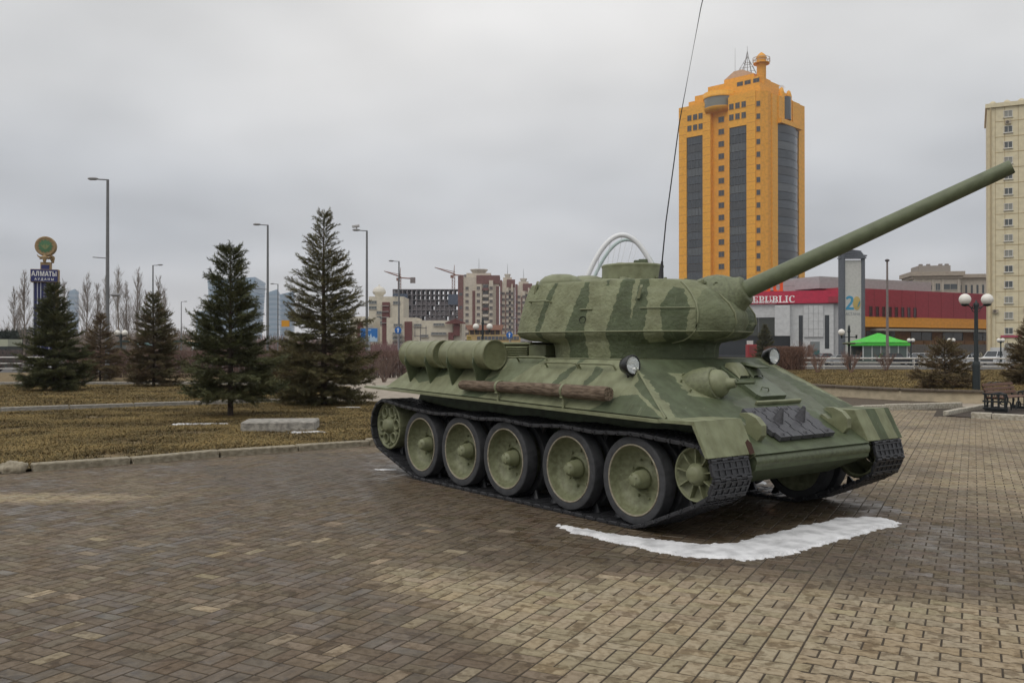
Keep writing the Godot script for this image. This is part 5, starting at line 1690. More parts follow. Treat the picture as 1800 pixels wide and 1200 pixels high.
func frame_building() -> void:
	var D := 520.0
	var t := thing("unfinished_building", "unfinished concrete frame building with bare floors and blue netting", "building", spot(691, D))
	var wd := (806 - 691) * D / 1593.36
	var cn := worn(0.155, 0.14, 0.145, 0.9, 6.0, 0.75, 1.15)
	var top := yv(508, D) + 0.95
	var n := 12
	var dy := top / n
	for k in n + 1: slab("floor_slab", t, 0, wd, k * dy - 0.45, k * dy, -16, 0, cn)
	for j in 15:
		var x := wd * j / 14.0
		for z: float in [-0.5, -8.0, -15.5]:
			slab("column", t, x - 0.4, x + 0.4, 0, top, z - 0.4, z + 0.4, cn)
	for k in n - 2:
		for j in 14:
			if (j * 7 + k * 3) % 5 == 0: continue
			slab("infill_wall", t, wd * (j + 0.12) / 14.0, wd * (j + 0.88) / 14.0, k * dy, k * dy + dy * (0.62 if (j + k) % 3 else 0.9), -1.4, -1.0, worn(0.21, 0.185, 0.185, 0.9, 6.0, 0.75, 1.15))
	slab("core", t, wd * 0.1, wd * 0.3, 0, top - dy, -12, -5, cn)
	slab("netting", t, 0, wd * 0.22, top - dy * 3.2, top - dy * 0.9, 0.1, 0.3, mat(0.06, 0.085, 0.13, 0.8))
	slab("netting", t, wd * 0.84, wd, top - dy * 3.0, top - dy * 1.0, 0.1, 0.3, mat(0.07, 0.09, 0.13, 0.8))
	for q in [[702, "tower crane standing behind the left end of the unfinished building", 675, 480], [797, "tower crane standing behind the right end of the unfinished building", 764, 475]]:
		var c := thing("tower_crane", q[1], "crane", spot(q[0], 545), 0.0, "tower cranes")
		var h := yv(q[3] + 8, 545) + 0.95
		var st := mat(0.24, 0.12, 0.09, 0.6)
		var s := Shape.new()
		for x: float in [-0.8, 0.8]:
			for z: float in [-0.8, 0.8]: s.cyl(V(x, 0, z), V(x, h, z), 0.16, -1, 4)
		var ww := 24
		for k in ww:
			var y := h * k / ww
			s.cyl(V(-0.8, y, 0.8), V(0.8, y + h / ww, 0.8), 0.1, -1, 4)
			s.cyl(V(0.8, y, 0.8), V(-0.8, y, 0.8), 0.1, -1, 4)
		part("mast", s, st, c)
		var j := Shape.new()
		var l: float = (q[0] - q[2]) * 545 / 1593.36
		var tip := V(-l, h + 1.6 + l * 0.26, 0)
		j.cyl(V(1, h + 0.4, 0), tip, 0.45, 0.25, 5)
		j.cyl(V(1, h + 1.8, 0), tip, 0.2, 0.12, 5)
		j.cyl(V(0, h, 0), V(9, h - 0.6, 0), 0.4, -1, 5)
		part("jib", j, st, c)
		var a := Shape.new()
		a.cyl(V(0.2, h, 0), V(0.6, h + 6, 0), 0.3, 0.15, 5)
		part("tower_head", a, st, c)
		slab("counterweight", c, 6.5, 9.5, h - 3.2, h + 0.2, -0.8, 0.8, mat(0.2, 0.17, 0.16, 0.8))
		slab("cabin", c, -1.8, 0.2, h - 1.8, h - 0.1, -0.9, 0.9, st)

func civic_block() -> void:
	var D := 270.0
	var U := func(u): return (u - 640.0) * D / 1593.36
	var Y := func(row): return yv(row, D) + 0.95
	var t := thing("civic_building", "cream and brown civic block with white roof rotunda", "building", spot(640, D))
	var cr := worn(0.62, 0.57, 0.46, 0.8, 8.0, 0.87, 1.05)
	var br := worn(0.155, 0.06, 0.055, 0.8, 8.0, 0.85, 1.05)
	var lg := mat(0.34, 0.33, 0.31, 0.7)
	var pn := mat(0.12, 0.14, 0.14, 0.15)
	slab("wall", t, U.call(648), U.call(709), 0, Y.call(521), -14, 0, cr)
	slab("brown_strip", t, U.call(672), U.call(685), 0, Y.call(531), 0, 0.6, br)
	for k in 4: slab("rail", t, U.call(670), U.call(684), Y.call(538 + k * 10), Y.call(537 + k * 10), 0.6, 1.0, lg)
	slab("rail", t, U.call(694), U.call(696), Y.call(520), Y.call(522), 0, 1, lg)
	for q in [[655, 531], [655, 540.5], [697, 532], [668, 549], [668, 558], [668, 567]]: window(t, U.call(q[0]), Y.call(q[1]), 0.0, 2.2 if q[0] > 660 else 2.4, 0.95, lg, pn, 2)
	var s := Shape.new()
	var c := V(U.call(662), Y.call(517), -5)
	s.lathe(c, V(0, 1, 0), [[-0.6, 1.2], [0.0, 1.3], [0.5, 1.9], [0.9, 2.05], [1.2, 2.05], [1.25, 1.9], [1.6, 1.9], [2.1, 1.5], [2.5, 0.8], [2.7, 0.25], [3.2, 0.2], [3.3, 0.0]], 24)
	part("rotunda", s, mat(0.60, 0.57, 0.50, 0.6), t)
	# low wings in front
	var D2 := 235.0
	var U2 := func(u): return (u - 640.0) * D2 / 1593.36
	var Y2 := func(row): return yv(row, D2) + 0.95
	var w := thing("low_offices", "row of low cream offices with brown panels and a pitched porch", "building", spot(640, D2))
	for r in [[615, 655, 556], [679, 732, 558], [722, 795, 563], [780, 812, 567]]:
		slab("wall", w, U2.call(r[0]), U2.call(r[1]), 0, Y2.call(r[2]), -12 - r[0] * 0.002, -0.004 * (r[0] - 600), cr)
	for r in [[628, 638, 565, 600], [711, 724, 565, 604], [788, 797, 584, 600], [797, 808, 568, 590]]: slab("brown_panel", w, U2.call(r[0]), U2.call(r[1]), Y2.call(r[3]), Y2.call(r[2]), -1, 0.3, br)
	for q in [[651, 572, 5], [699, 571, 10], [734, 571, 9], [771, 570, 13], [698, 586, 11], [698, 594, 11], [698, 602, 11], [771, 586, 18], [745, 590, 10], [655, 590, 8]]:
		window(w, U2.call(q[0]), Y2.call(q[1]), -0.1 if q[0] < 715 else -0.3, q[2] * 1.5 * D2 / 1593.36, 0.62, lg, pn, 3)
		if q[0] == 698: slab("rail", w, U2.call(691), U2.call(712), Y2.call(q[1] + 4.4), Y2.call(q[1] + 3.6), 0, 0.5, lg)
	var pp := Shape.new()
	pp.prism(PackedVector2Array([Vector2(0, 0), Vector2(2.6, 1.0), Vector2(5.2, 0), Vector2(5.2, -0.3), Vector2(0, -0.3)]), Transform3D(Basis(), V(U2.call(783), Y2.call(567), 0)), 1.0)
	part("pitched_porch", pp, br, w)
	# pavilion with a flared roof
	var D3 := 205.0
	var U3 := func(u): return (u - 860.0) * D3 / 1593.36
	var Y3 := func(row): return yv(row, D3) + 0.95
	var p := thing("pavilion", "sand coloured pavilion with a flared rose roof behind the fuel drums", "building", spot(860, D3))
	var sd := worn(0.50, 0.36, 0.17, 0.8, 5.0, 0.85, 1.06)
	slab("wall", p, U3.call(820), U3.call(915), 0, Y3.call(588), -8, 0, sd)
	slab("glazing", p, U3.call(838), U3.call(912), Y3.call(597), Y3.call(591), 0, 0.1, mat(0.10, 0.11, 0.13, 0.12))
	for k in 12: slab("glazing_bar", p, U3.call(838 + k * 6.4), U3.call(838.6 + k * 6.4), Y3.call(597), Y3.call(591), 0.1, 0.2, sd)
	slab("upper_wall", p, U3.call(823), U3.call(880), Y3.call(588), Y3.call(578), -8, -1.0, mat(0.13, 0.10, 0.09, 0.4))
	for k in 7: slab("post", p, U3.call(824 + k * 9), U3.call(826 + k * 9), Y3.call(588), Y3.call(578), -1.0, -0.7, sd)
	var r2 := Shape.new()
	r2.prism(PackedVector2Array([Vector2(U3.call(822), Y3.call(580)), Vector2(U3.call(881), Y3.call(580)), Vector2(U3.call(885), Y3.call(571)), Vector2(U3.call(818), Y3.call(571))]), Transform3D(Basis(), V(0, 0, -9)), 9.6)
	part("flared_roof", r2, worn(0.36, 0.19, 0.135, 0.7, 4.0, 0.85, 1.06), p)
	window(p, U3.call(824.5), Y3.call(593.5), 0, 0.9, 0.6, mat(0.5, 0.4, 0.1, 0.6), mat(0.2, 0.14, 0.03, 0.4), 1)

func glass_tower(label: String, D: float, us: Array, row_top: float, flare: float, seed_at: int) -> void:
	var t := thing("glass_tower", label, "tower", spot(us[0], D), 0.0, "far blue glass towers")
	var wd: float = (us[1] - us[0]) * D / 1593.36
	var h := yv(row_top, D) + 0.95
	var a := mat(0.27, 0.37, 0.47, 0.2)  # both glass colours lightened, distance haze mixed into them
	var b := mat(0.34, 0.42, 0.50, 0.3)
	var n := 22
	for k in n:
		var s := Shape.new()
		var p := []
		for q in 2:
			var f := (k + q * 0.86) / n
			var e := flare * wd * f
			p.append([V(-e, f * h, 0), V(wd + e, f * h + (0.0 if k < n - 1 else 5.0 * q), 0), V(wd + e, f * h, -wd), V(-e, f * h, -wd)])
		s.grid(p, true, [], true)
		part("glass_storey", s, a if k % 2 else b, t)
	var c := Shape.new()
	c.box(V(wd * 0.5, h * 0.49, -wd * 0.5), V(wd * 0.8, h * 0.97, wd * 0.8))
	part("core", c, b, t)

func build_city() -> void:
	orange_tower()
	mall()
	yellow_block()
	hotel()
	arch_bridge()
	flats("apartment_tower", "cream and brown apartment tower, the widest, with roof disc and aerial", 805, 877, 487, 400, 0)
	flats("apartment_tower", "middle cream and brown apartment tower of the receding row", 879, 905, 494, 440, 1)
	flats("apartment_tower", "cream and brown apartment tower partly hidden by the turret rear", 906, 935, 501, 470, 0)
	frame_building()
	civic_block()
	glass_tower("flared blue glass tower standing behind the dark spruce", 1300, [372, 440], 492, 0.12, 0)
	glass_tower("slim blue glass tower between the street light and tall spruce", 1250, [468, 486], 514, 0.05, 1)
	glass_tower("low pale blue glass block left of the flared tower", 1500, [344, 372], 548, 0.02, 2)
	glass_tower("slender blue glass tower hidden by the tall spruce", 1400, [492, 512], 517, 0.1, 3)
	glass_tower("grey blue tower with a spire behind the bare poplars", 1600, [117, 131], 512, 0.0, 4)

# ---------------------------------------------------------------- street furniture, cars, bench
func street_light(label: String, bearing: float, dist: float, row: float, kind: int, y0 := -0.5) -> void:
	var t := thing("street_light", label, "street light", spot(bearing, dist, y0), 0.0, "street lights")
	var h := yv(row, dist) - y0
	var m := worn(0.16, 0.165, 0.17, 0.45, 2.0, 0.8, 1.15)
	var s := Shape.new()
	s.cyl(V(0, 0, 0), V(0, h, 0), h * 0.0105, h * 0.0062, 12)
	s.cyl(V(0, 0, 0), V(0, 0.9, 0), h * 0.016, -1, 12)
	part("pole", s, m, t)
	var a := Shape.new()
	var hd := Shape.new()
	var sd := -1.0 if kind < 10 else 1.0
	a.tube([V(0, h - 0.02, 0), V(sd * 0.35, h, 0), V(sd * h * 0.06, h + 0.02, 0)], 0.035, 6)
	part("arm", a, m, t)
	hd.lathe(V(sd * h * 0.045, h + 0.03, 0), V(sd, 0.02, 0), [[0, 0.0], [0.02, 0.04], [0.15, 0.075], [0.4, 0.075], [0.52, 0.04], [0.54, 0]], 12, 1.3)
	part("lamp_head", hd, mat(0.22, 0.22, 0.22, 0.5), t)
	if kind == 1:
		var q := Shape.new()
		q.cyl(V(0, h * 0.625, 0), V(-0.75, h * 0.63, 0), 0.025, -1, 6)
		part("flag_arm", q, m, t)
		var l := Shape.new()
		l.lathe(V(0.05, h * 0.45, 0), V(1, 0.0, 0), [[0, 0.02], [0.12, 0.03], [0.2, 0.08], [0.5, 0.085], [0.58, 0.03], [0.6, 0]], 12)
		part("low_lamp", l, mat(0.22, 0.22, 0.23, 0.5), t)
	if kind == 2:
		var q := Shape.new()
		q.cyl(V(0, h * 0.58, 0), V(-0.9, h * 0.585, 0), 0.03, -1, 6)
		part("flag_arm", q, m, t)
	if kind == 3:
		var c := Shape.new()
		c.box(V(-h * 0.075, h + 0.3, 0), V(0.5, 0.16, 0.2), Basis(V(0, 0, 1), 0.15), 0.02)
		c.cyl(V(-h * 0.07, h, 0), V(-h * 0.07, h + 0.3, 0), 0.05, -1, 6)
		part("camera", c, mat(0.45, 0.45, 0.45, 0.5), t)
func globe_lamp(called: String, label: String, at: Vector3, h: float, globes: Array, r: float, col: Color, style: int, group := "") -> void:
	var t := thing(called, label, "lamp post", at, 0.0, group)
	var iron := mat(col.r, col.g, col.b, 0.5)
	var s := Shape.new()
	var w := r * 0.62
	s.lathe(V(0, 0, 0), V(0, 1, 0), [[0, w * 1.05], [h * 0.28, w], [h * 0.32, w * 1.0], [h * 0.325, w * 0.62], [h * 0.9, w * 0.5], [h * 0.93, w * 0.75], [h * 0.96, w * 0.75], [h * 0.975, w * 0.3], [h, w * 0.1]], 14)
	part("post", s, iron, t)
	for x: float in globes:
		if x == 0.0: continue
		var a := Shape.new()
		var g := signf(x)
		if style == 0:
			a.tube([V(0, h * 0.90, 0), V(x * 0.4, h * 0.91, 0), V(x * 0.75, h * 0.945, 0), V(x, h * 0.945, 0)], 0.018, 6)
			a.tube([V(0, h * 0.86, 0), V(x * 0.3, h * 0.875, 0), V(x * 0.5, h * 0.92, 0), V(x * 0.35, h * 0.935, 0), V(x * 0.3, h * 0.905, 0)], 0.013, 6)
			a.lathe(V(x, h * 0.945, 0), V(0, 1, 0), [[-0.05, 0.0], [-0.03, r * 0.5], [0.02, r * 0.72], [0.04, r * 0.5]], 14)
		else:
			a.tube([V(0, h * 0.80, 0), V(x, h * 0.80, 0)], 0.028, 6)
			a.lathe(V(x, h * 0.80, 0), V(0, 1, 0), [[-0.08, 0.02], [-0.06, 0.05], [0.1, 0.05], [0.12, r * 0.5]], 12)
		part("arm", a, iron, t)
	for x: float in globes:
		if style == 2 and x > 0: continue
		var b := Shape.new()
		var cy := h * 0.945 + r * 0.95 if style == 0 else h * 0.80 + 0.1 + r * 0.95
		var pr := []
		for k in 13: pr.append([-cos(PI * k / 12) * r, sin(PI * k / 12) * r])
		b.lathe(V(x, cy, 0), V(0, 1, 0), pr, 22)
		part("globe", b, mat(0.78, 0.76, 0.70, 0.35), t)
	if style > 0:
		var f := Shape.new()
		f.lathe(V(0, h * 0.96, 0), V(0, 1, 0), [[0, 0.03], [0.05, 0.08], [0.14, 0.05], [0.2, 0.07], [0.34, 0.0]], 10)
		part("finial", f, iron, t)
	if style == 2:
		var sh := Shape.new()
		sh.lathe(V(0, h * 0.62, 0), V(0, 1, 0), [[0.0, 0.05], [0.02, 0.34], [0.12, 0.36], [0.13, 0.05]], 14)
		part("planter_ring", sh, mat(0.12, 0.13, 0.08, 0.7), t)

func car(called: String, label: String, at: Vector3, turn: float, paint_m: Material, kind: int) -> void:
	var t := thing(called, label, "car" if kind < 2 else "van", at, turn, "cars parked beyond the fence" if kind < 2 else "")
	var L: float = [4.4, 4.5, 5.6][kind]
	var W: float = [1.72, 1.82, 2.0][kind]
	var H: float = [1.45, 1.68, 2.5][kind]
	# body: side outline lofted across with narrowed shoulders
	var lower := [[-0.5, 0.24], [-0.5, 0.42], [-0.485, 0.56], [-0.36, 0.60], [-0.2, 0.63], [0.22, 0.63], [0.40, 0.58], [0.485, 0.52], [0.5, 0.42], [0.5, 0.24]]
	if kind == 2: lower = [[-0.5, 0.16], [-0.5, 0.36], [-0.48, 0.42], [-0.36, 0.47], [-0.3, 0.5], [-0.1, 0.5], [0.5, 0.45], [0.5, 0.16]]
	var s := Shape.new()
	var rows := []
	for z: float in [-1.0, -0.92, 0.92, 1.0]:
		var r := []
		for p in lower:
			var k := 1.0 if absf(z) < 0.95 else 0.97
			r.append(V(p[0] * L * k, p[1] * H / (1.0 if kind else 1.0) * (1.0 if absf(z) < 0.95 else 0.965), z * W * 0.5))
		rows.append(r)
	s.grid(rows, false, [], true)
	var fl := PackedVector2Array()
	for p in lower: fl.append(Vector2(p[0] * L * 0.97, p[1] * H * 0.965))
	s.prism(fl, Transform3D(Basis(), V(0, 0, -W * 0.5)), W)
	var body := part("body", s, paint_m, t)
	if kind == 2:
		slab("cargo_box", t, L * -0.02, L * 0.5, H * 0.22, H, -W * 0.54, W * 0.54, worn(0.5, 0.5, 0.49, 0.5, 2.0, 0.85, 1.05))
	var cab: Array = [[[-0.24, 0.61], [-0.11, 0.965], [0.17, 0.965], [0.36, 0.61]], [[-0.27, 0.60], [-0.15, 0.965], [0.36, 0.965], [0.47, 0.60]], [[-0.36, 0.46], [-0.24, 0.78], [-0.04, 0.80], [-0.04, 0.46]]][kind]
	var g := Shape.new()
	var lo := []
	var hi := []
	for c in [[0, -1], [3, -1], [3, 1], [0, 1]]:
		lo.append(V(cab[c[0]][0] * L, cab[c[0]][1] * H, c[1] * W * 0.47))
		var q: int = 1 if c[0] == 0 else 2
		hi.append(V(cab[q][0] * L, cab[q][1] * H, c[1] * W * 0.38))
	g.grid([lo, hi], true, [], true)
	part("windows", g, mat(0.035, 0.04, 0.045, 0.06), t)
	var rf := Shape.new()
	rf.box(V((cab[1][0] + cab[2][0]) * 0.5 * L, cab[1][1] * H + 0.02, 0), V((cab[2][0] - cab[1][0]) * L + 0.06, 0.06, W * 0.79), Basis(), 0.025)
	for c in 4:
		var i: int = [0, 3, 3, 0][c]
		var z := -1.0 if c < 2 else 1.0
		rf.cyl(lo[c], hi[c], 0.045, 0.04, 5)
	for z: int in [-1, 1]: rf.cyl(V(0.03 * L, cab[0][1] * H, z * W * 0.475), V(0.03 * L, cab[1][1] * H, z * W * 0.385), 0.04, -1, 5)
	part("roof", rf, paint_m, t)
	for x: float in [-0.31, 0.30]:
		for z: int in [-1, 1]:
			var w := Shape.new()
			var wr := 0.32 if kind < 2 else 0.36
			w.lathe(V(x * L, wr, z * (W * 0.5 - 0.1)), V(0, 0, z), [[-0.1, wr], [0.09, wr], [0.11, wr * 0.9], [0.11, wr * 0.66]], 18)
			var wo := part("wheel", w, mat(0.025, 0.025, 0.027, 0.8), t)
			var rm := Shape.new()
			rm.lathe(V(x * L, wr, z * (W * 0.5 - 0.1)), V(0, 0, z), [[0.105, wr * 0.66], [0.08, wr * 0.55], [0.1, wr * 0.2], [0.11, 0]], 14)
			part("rim", rm, mat(0.32, 0.32, 0.33, 0.35, 0.6), wo)
	for z: int in [-1, 1]:
		slab("headlight", t, -0.5 * L - 0.01, -0.485 * L, 0.40 * H * (0.8 if kind == 2 else 1.0), 0.49 * H * (0.8 if kind == 2 else 1.0), z * W * 0.27, z * W * 0.44, mat(0.7, 0.7, 0.68, 0.1))
		slab("tail_light", t, 0.485 * L, 0.5 * L + 0.01, 0.40 * H, 0.50 * H, z * W * 0.33, z * W * 0.46, mat(0.22, 0.02, 0.02, 0.3))
	slab("bumper", t, -0.512 * L, -0.49 * L, 0.22 * H, 0.34 * H, -W * 0.46, W * 0.46, mat(0.06, 0.06, 0.065, 0.6))

func railing(called: String, label: String, a: Vector3, b: Vector3, h: float, rails: Array, gap: float, m: Material) -> void:
	var t := thing(called, label, "railing", a)
	var d := b - a
	for r: float in rails:
		var s := Shape.new()
		s.cyl(V(0, r * h, 0), d + V(0, r * h, 0), 0.05 if r > 0.95 else 0.035, -1, 8)
		part("rail", s, m, t)
	var n := int(d.length() / gap)
	for k in n + 1:
		var p := d * k / n
		var s := Shape.new()
		s.cyl(p, p + V(0, h, 0), 0.03, -1, 8)
		part("post", s, m, t)

func road_sign(label: String, at: Vector3, h: float) -> void:
	var t := thing("road_sign", label, "road sign", at, 0.0, "blue arrow signs")
	var s := Shape.new()
	s.cyl(V(0, 0, -0.05), V(0, h, -0.05), 0.045, -1, 8)
	part("post", s, mat(0.3, 0.3, 0.31, 0.5), t)
	var d := Shape.new()
	d.lathe(V(0, h - 0.5, 0), V(0, 0, 1), [[-0.02, 0.0], [-0.02, 0.33], [0.01, 0.33], [0.012, 0.0]], 26)
	var o := part("sign_plate", d, mat(0.02, 0.13, 0.42, 0.4), t)
	var a := Shape.new()
	a.prism(PackedVector2Array([Vector2(-0.045, -0.22), Vector2(0.045, -0.22), Vector2(0.045, 0.06), Vector2(0.12, 0.06), Vector2(0, 0.24), Vector2(-0.12, 0.06), Vector2(-0.045, 0.06)]), Transform3D(Basis(), V(0, h - 0.5, 0.014)), 0.012)
	part("arrow", a, mat(0.75, 0.76, 0.78, 0.5), o)

func stele() -> void:
	var D := 80.0
	var t := thing("district_stele", "blue and gold district stele with round emblem, bull heads and name board", "stele", spot(80, D, -0.4), 0.32)
	var Y := func(row): return yv(row, D) + 0.4
	var blue := worn(0.022, 0.028, 0.135, 0.5, 2.0, 0.8, 1.15)
	var gold := worn(0.36, 0.245, 0.12, 0.6, 1.5, 0.65, 1.15, 0.3)
	var sil := mat(0.4, 0.42, 0.48, 0.5)
	slab("shaft", t, -0.95, 0.75, 0, Y.call(497), -0.55, 0.35, blue)
	slab("shaft_side", t, 0.752, 0.95, 0, Y.call(497), -0.6, 0.3, gold)
	for x: float in [-0.92, -0.62, -0.36, 0.30, 0.6]: slab("rib", t, x - 0.035, x + 0.035, 0, Y.call(497), 0.35, 0.44, sil)
	# ornament panel in the middle of the shaft
	for k in 7:
		var y: float = Y.call(500.5 + k * 5.2)
		var s := Shape.new()
		for g: int in [-1, 1]: s.tube([V(g * 0.03, y - 0.16, 0.37), V(g * 0.13, y - 0.08, 0.37), V(g * 0.12, y + 0.05, 0.37), V(g * 0.04, y + 0.07, 0.37), V(g * 0.05, y, 0.37)], 0.016, 5)
		s.tube([V(-0.2, y - 0.19, 0.37), V(0.2, y - 0.19, 0.37)], 0.014, 5)
		part("ornament", s, sil, t)
	slab("name_board", t, -1.15, 1.05, Y.call(496.5), Y.call(474), -0.35, 0.62, gold)
	slab("board_face", t, -1.11, 1.01, Y.call(495.6), Y.call(474.9), 0.6, 0.66, blue)
	var wh := mat(0.72, 0.72, 0.70, 0.5)
	letters("АЛМАТЫ", 0.43, wh, t, V(-0.05, Y.call(482), 0.66), "lettering", true, 0.78)
	letters("А У Д А Н Ы", 0.20, wh, t, V(-0.05, Y.call(491.5), 0.66), "lettering", true, 1.0)
	slab("neck", t, -0.42, 0.42, Y.call(474), Y.call(461), -0.35, 0.3, gold)
	slab("neck_panel", t, -0.34, 0.3, Y.call(474), Y.call(466), 0.3, 0.34, blue)
	# bull heads with spread horns
	for q in [[-0.06, 0.36, 0.0], [0.42, -0.05, 1.57]]:
		var s := Shape.new()
		var c := V(q[0], Y.call(455), q[1])
		var bs := Basis(Vector3.UP, q[2])
		s.lathe(c + bs * V(0, -0.24, 0.1), bs * V(0, 1, -0.12), [[-0.12, 0.0], [-0.1, 0.10], [0.05, 0.13], [0.25, 0.2], [0.4, 0.22], [0.52, 0.12], [0.55, 0.0]], 14)
		for g: int in [-1, 1]:
			s.tube([c + bs * V(g * 0.14, 0.14, 0), c + bs * V(g * 0.34, 0.1, 0.04), c + bs * V(g * 0.52, 0.2, 0.04), c + bs * V(g * 0.62, 0.38, 0.0)], [0.09, 0.085, 0.06, 0.012], 8)
			s.lathe(c + bs * V(g * 0.2, 0.02, 0.02), bs * V(g, -0.25, 0), [[0, 0.06], [0.12, 0.08], [0.26, 0.0]], 8)
		part("bull_head", s, gold, t)
	var d := Shape.new()
	var dc := V(-0.02, Y.call(433), 0)
	d.lathe(dc, V(0, 0, 1), [[-0.35, 0.0], [-0.35, 0.82], [-0.3, 0.86], [0.3, 0.86], [0.36, 0.82], [0.36, 0.70], [0.32, 0.66], [0.32, 0.0]], 40)
	var dd := part("emblem_disc", d, gold, t)
	var e := Shape.new()
	e.lathe(dc, V(0, 0, 1), [[0.30, 0.5], [0.345, 0.5], [0.35, 0.0]], 30)
	for k in 12:
		var a := TAU * k / 12
		e.box(dc + V(cos(a) * 0.54, sin(a) * 0.54, 0.335), V(0.16, 0.07, 0.03), Basis(V(0, 0, 1), a + PI / 2))
	part("emblem_field", e, worn(0.09, 0.21, 0.10, 0.6, 0.5, 0.6, 1.3), dd)
	for g: int in [-1, 1]:
		var wng := Shape.new()
		wng.prism(PackedVector2Array([Vector2(0, -0.3), Vector2(g * 0.22, -0.12), Vector2(g * 0.40, 0.16), Vector2(g * 0.2, 0.05), Vector2(g * 0.05, 0.2)]), Transform3D(Basis(), dc + V(0, 0, 0.345)), 0.02)
		part("emblem_wing", wng, mat(0.20, 0.24, 0.10, 0.6), dd)

func bench() -> void:
	var t := thing("bench", "park bench with brown slats and black cast iron ends", "bench", V(12.25, 0.03, -23.0), 0.7)
	var iron := mat(0.012, 0.016, 0.018, 0.45)
	var wood := worn(0.135, 0.06, 0.03, 0.6, 0.9, 0.6, 1.25, 0.3)
	for x: float in [0.12, 2.1]:
		var s := Shape.new()
		# scrolled end: legs, arm and back in one casting
		for z: float in [0.26, 0.08, -0.1, -0.26]: s.box(V(0, 0.25, z), V(0.05, 0.46, 0.05), Basis(), 0.01)
		s.tube([V(0, 0.02, 0.34), V(0, 0.2, 0.30), V(0, 0.42, 0.34), V(0, 0.55, 0.30), V(0, 0.60, 0.12), V(0, 0.56, -0.1)], 0.03, 8)
		s.tube([V(0, 0.02, -0.32), V(0, 0.3, -0.24), V(0, 0.5, -0.3), V(0, 0.72, -0.36), V(0, 0.80, -0.42)], 0.03, 8)
		s.tube([V(0, 0.10, 0.3), V(0, 0.16, 0.0), V(0, 0.10, -0.3)], 0.02, 8)
		for q in [[0.5, 0.16], [0.3, 0.2], [0.5, -0.04]]: s.lathe(V(0, q[0], q[1]), V(1, 0, 0), [[-0.02, 0.085], [0.02, 0.085], [0.02, 0.06], [-0.02, 0.06], [-0.02, 0.085]], 16)
		s.box(V(0, 0.41, 0), V(0.05, 0.04, 0.6), Basis(), 0.01)
		s.box(V(0, 0.06, 0), V(0.07, 0.09, 0.66), Basis(), 0.01)
		part("iron_end", s, iron, t, V(x, 0, 0))
	var guard := Shape.new()
	for k in 4: guard.box(V(-0.04 - k * 0.0, 0.32, 0.33 - k * 0.2), V(0.03, 0.5, 0.05), Basis(), 0.008)
	for y: float in [0.12, 0.33, 0.56]: guard.box(V(-0.04, y, 0.02), V(0.034, 0.05, 0.72), Basis(), 0.008)
	part("iron_grille", guard, iron, t)
	for k in 4:
		var s := Shape.new()
		s.box(V(1.12, 0.45, 0.24 - k * 0.14), V(2.3, 0.035, 0.10), Basis(), 0.01)
		part("seat_slat", s, wood, t)
	for k in 3:
		var s := Shape.new()
		s.box(V(1.12, 0.58 + k * 0.12, -0.26 - k * 0.045), V(2.3, 0.10, 0.03), Basis(V(1, 0, 0), -0.3), 0.01)
		part("back_slat", s, wood, t)
	var hoop := Shape.new()
	for x: float in [0.3, 0.75]: hoop.tube([V(x, 0.45, -0.3), V(x + 0.02, 0.70, -0.36), V(x + 0.18, 0.86, -0.42), V(x + 0.5, 0.90, -0.44), V(x + 1.0, 0.84, -0.42)], 0.014, 6)
	for x: float in [0.55, 1.3]: hoop.tube([V(x - 0.2, 0.05, 0.2), V(x - 0.14, 0.26, 0.2), V(x, 0.32, 0.2), V(x + 0.14, 0.26, 0.2), V(x + 0.2, 0.05, 0.2)], 0.022, 6)
	part("iron_scroll", hoop, iron, t)
	t.scale = Vector3.ONE * 0.82

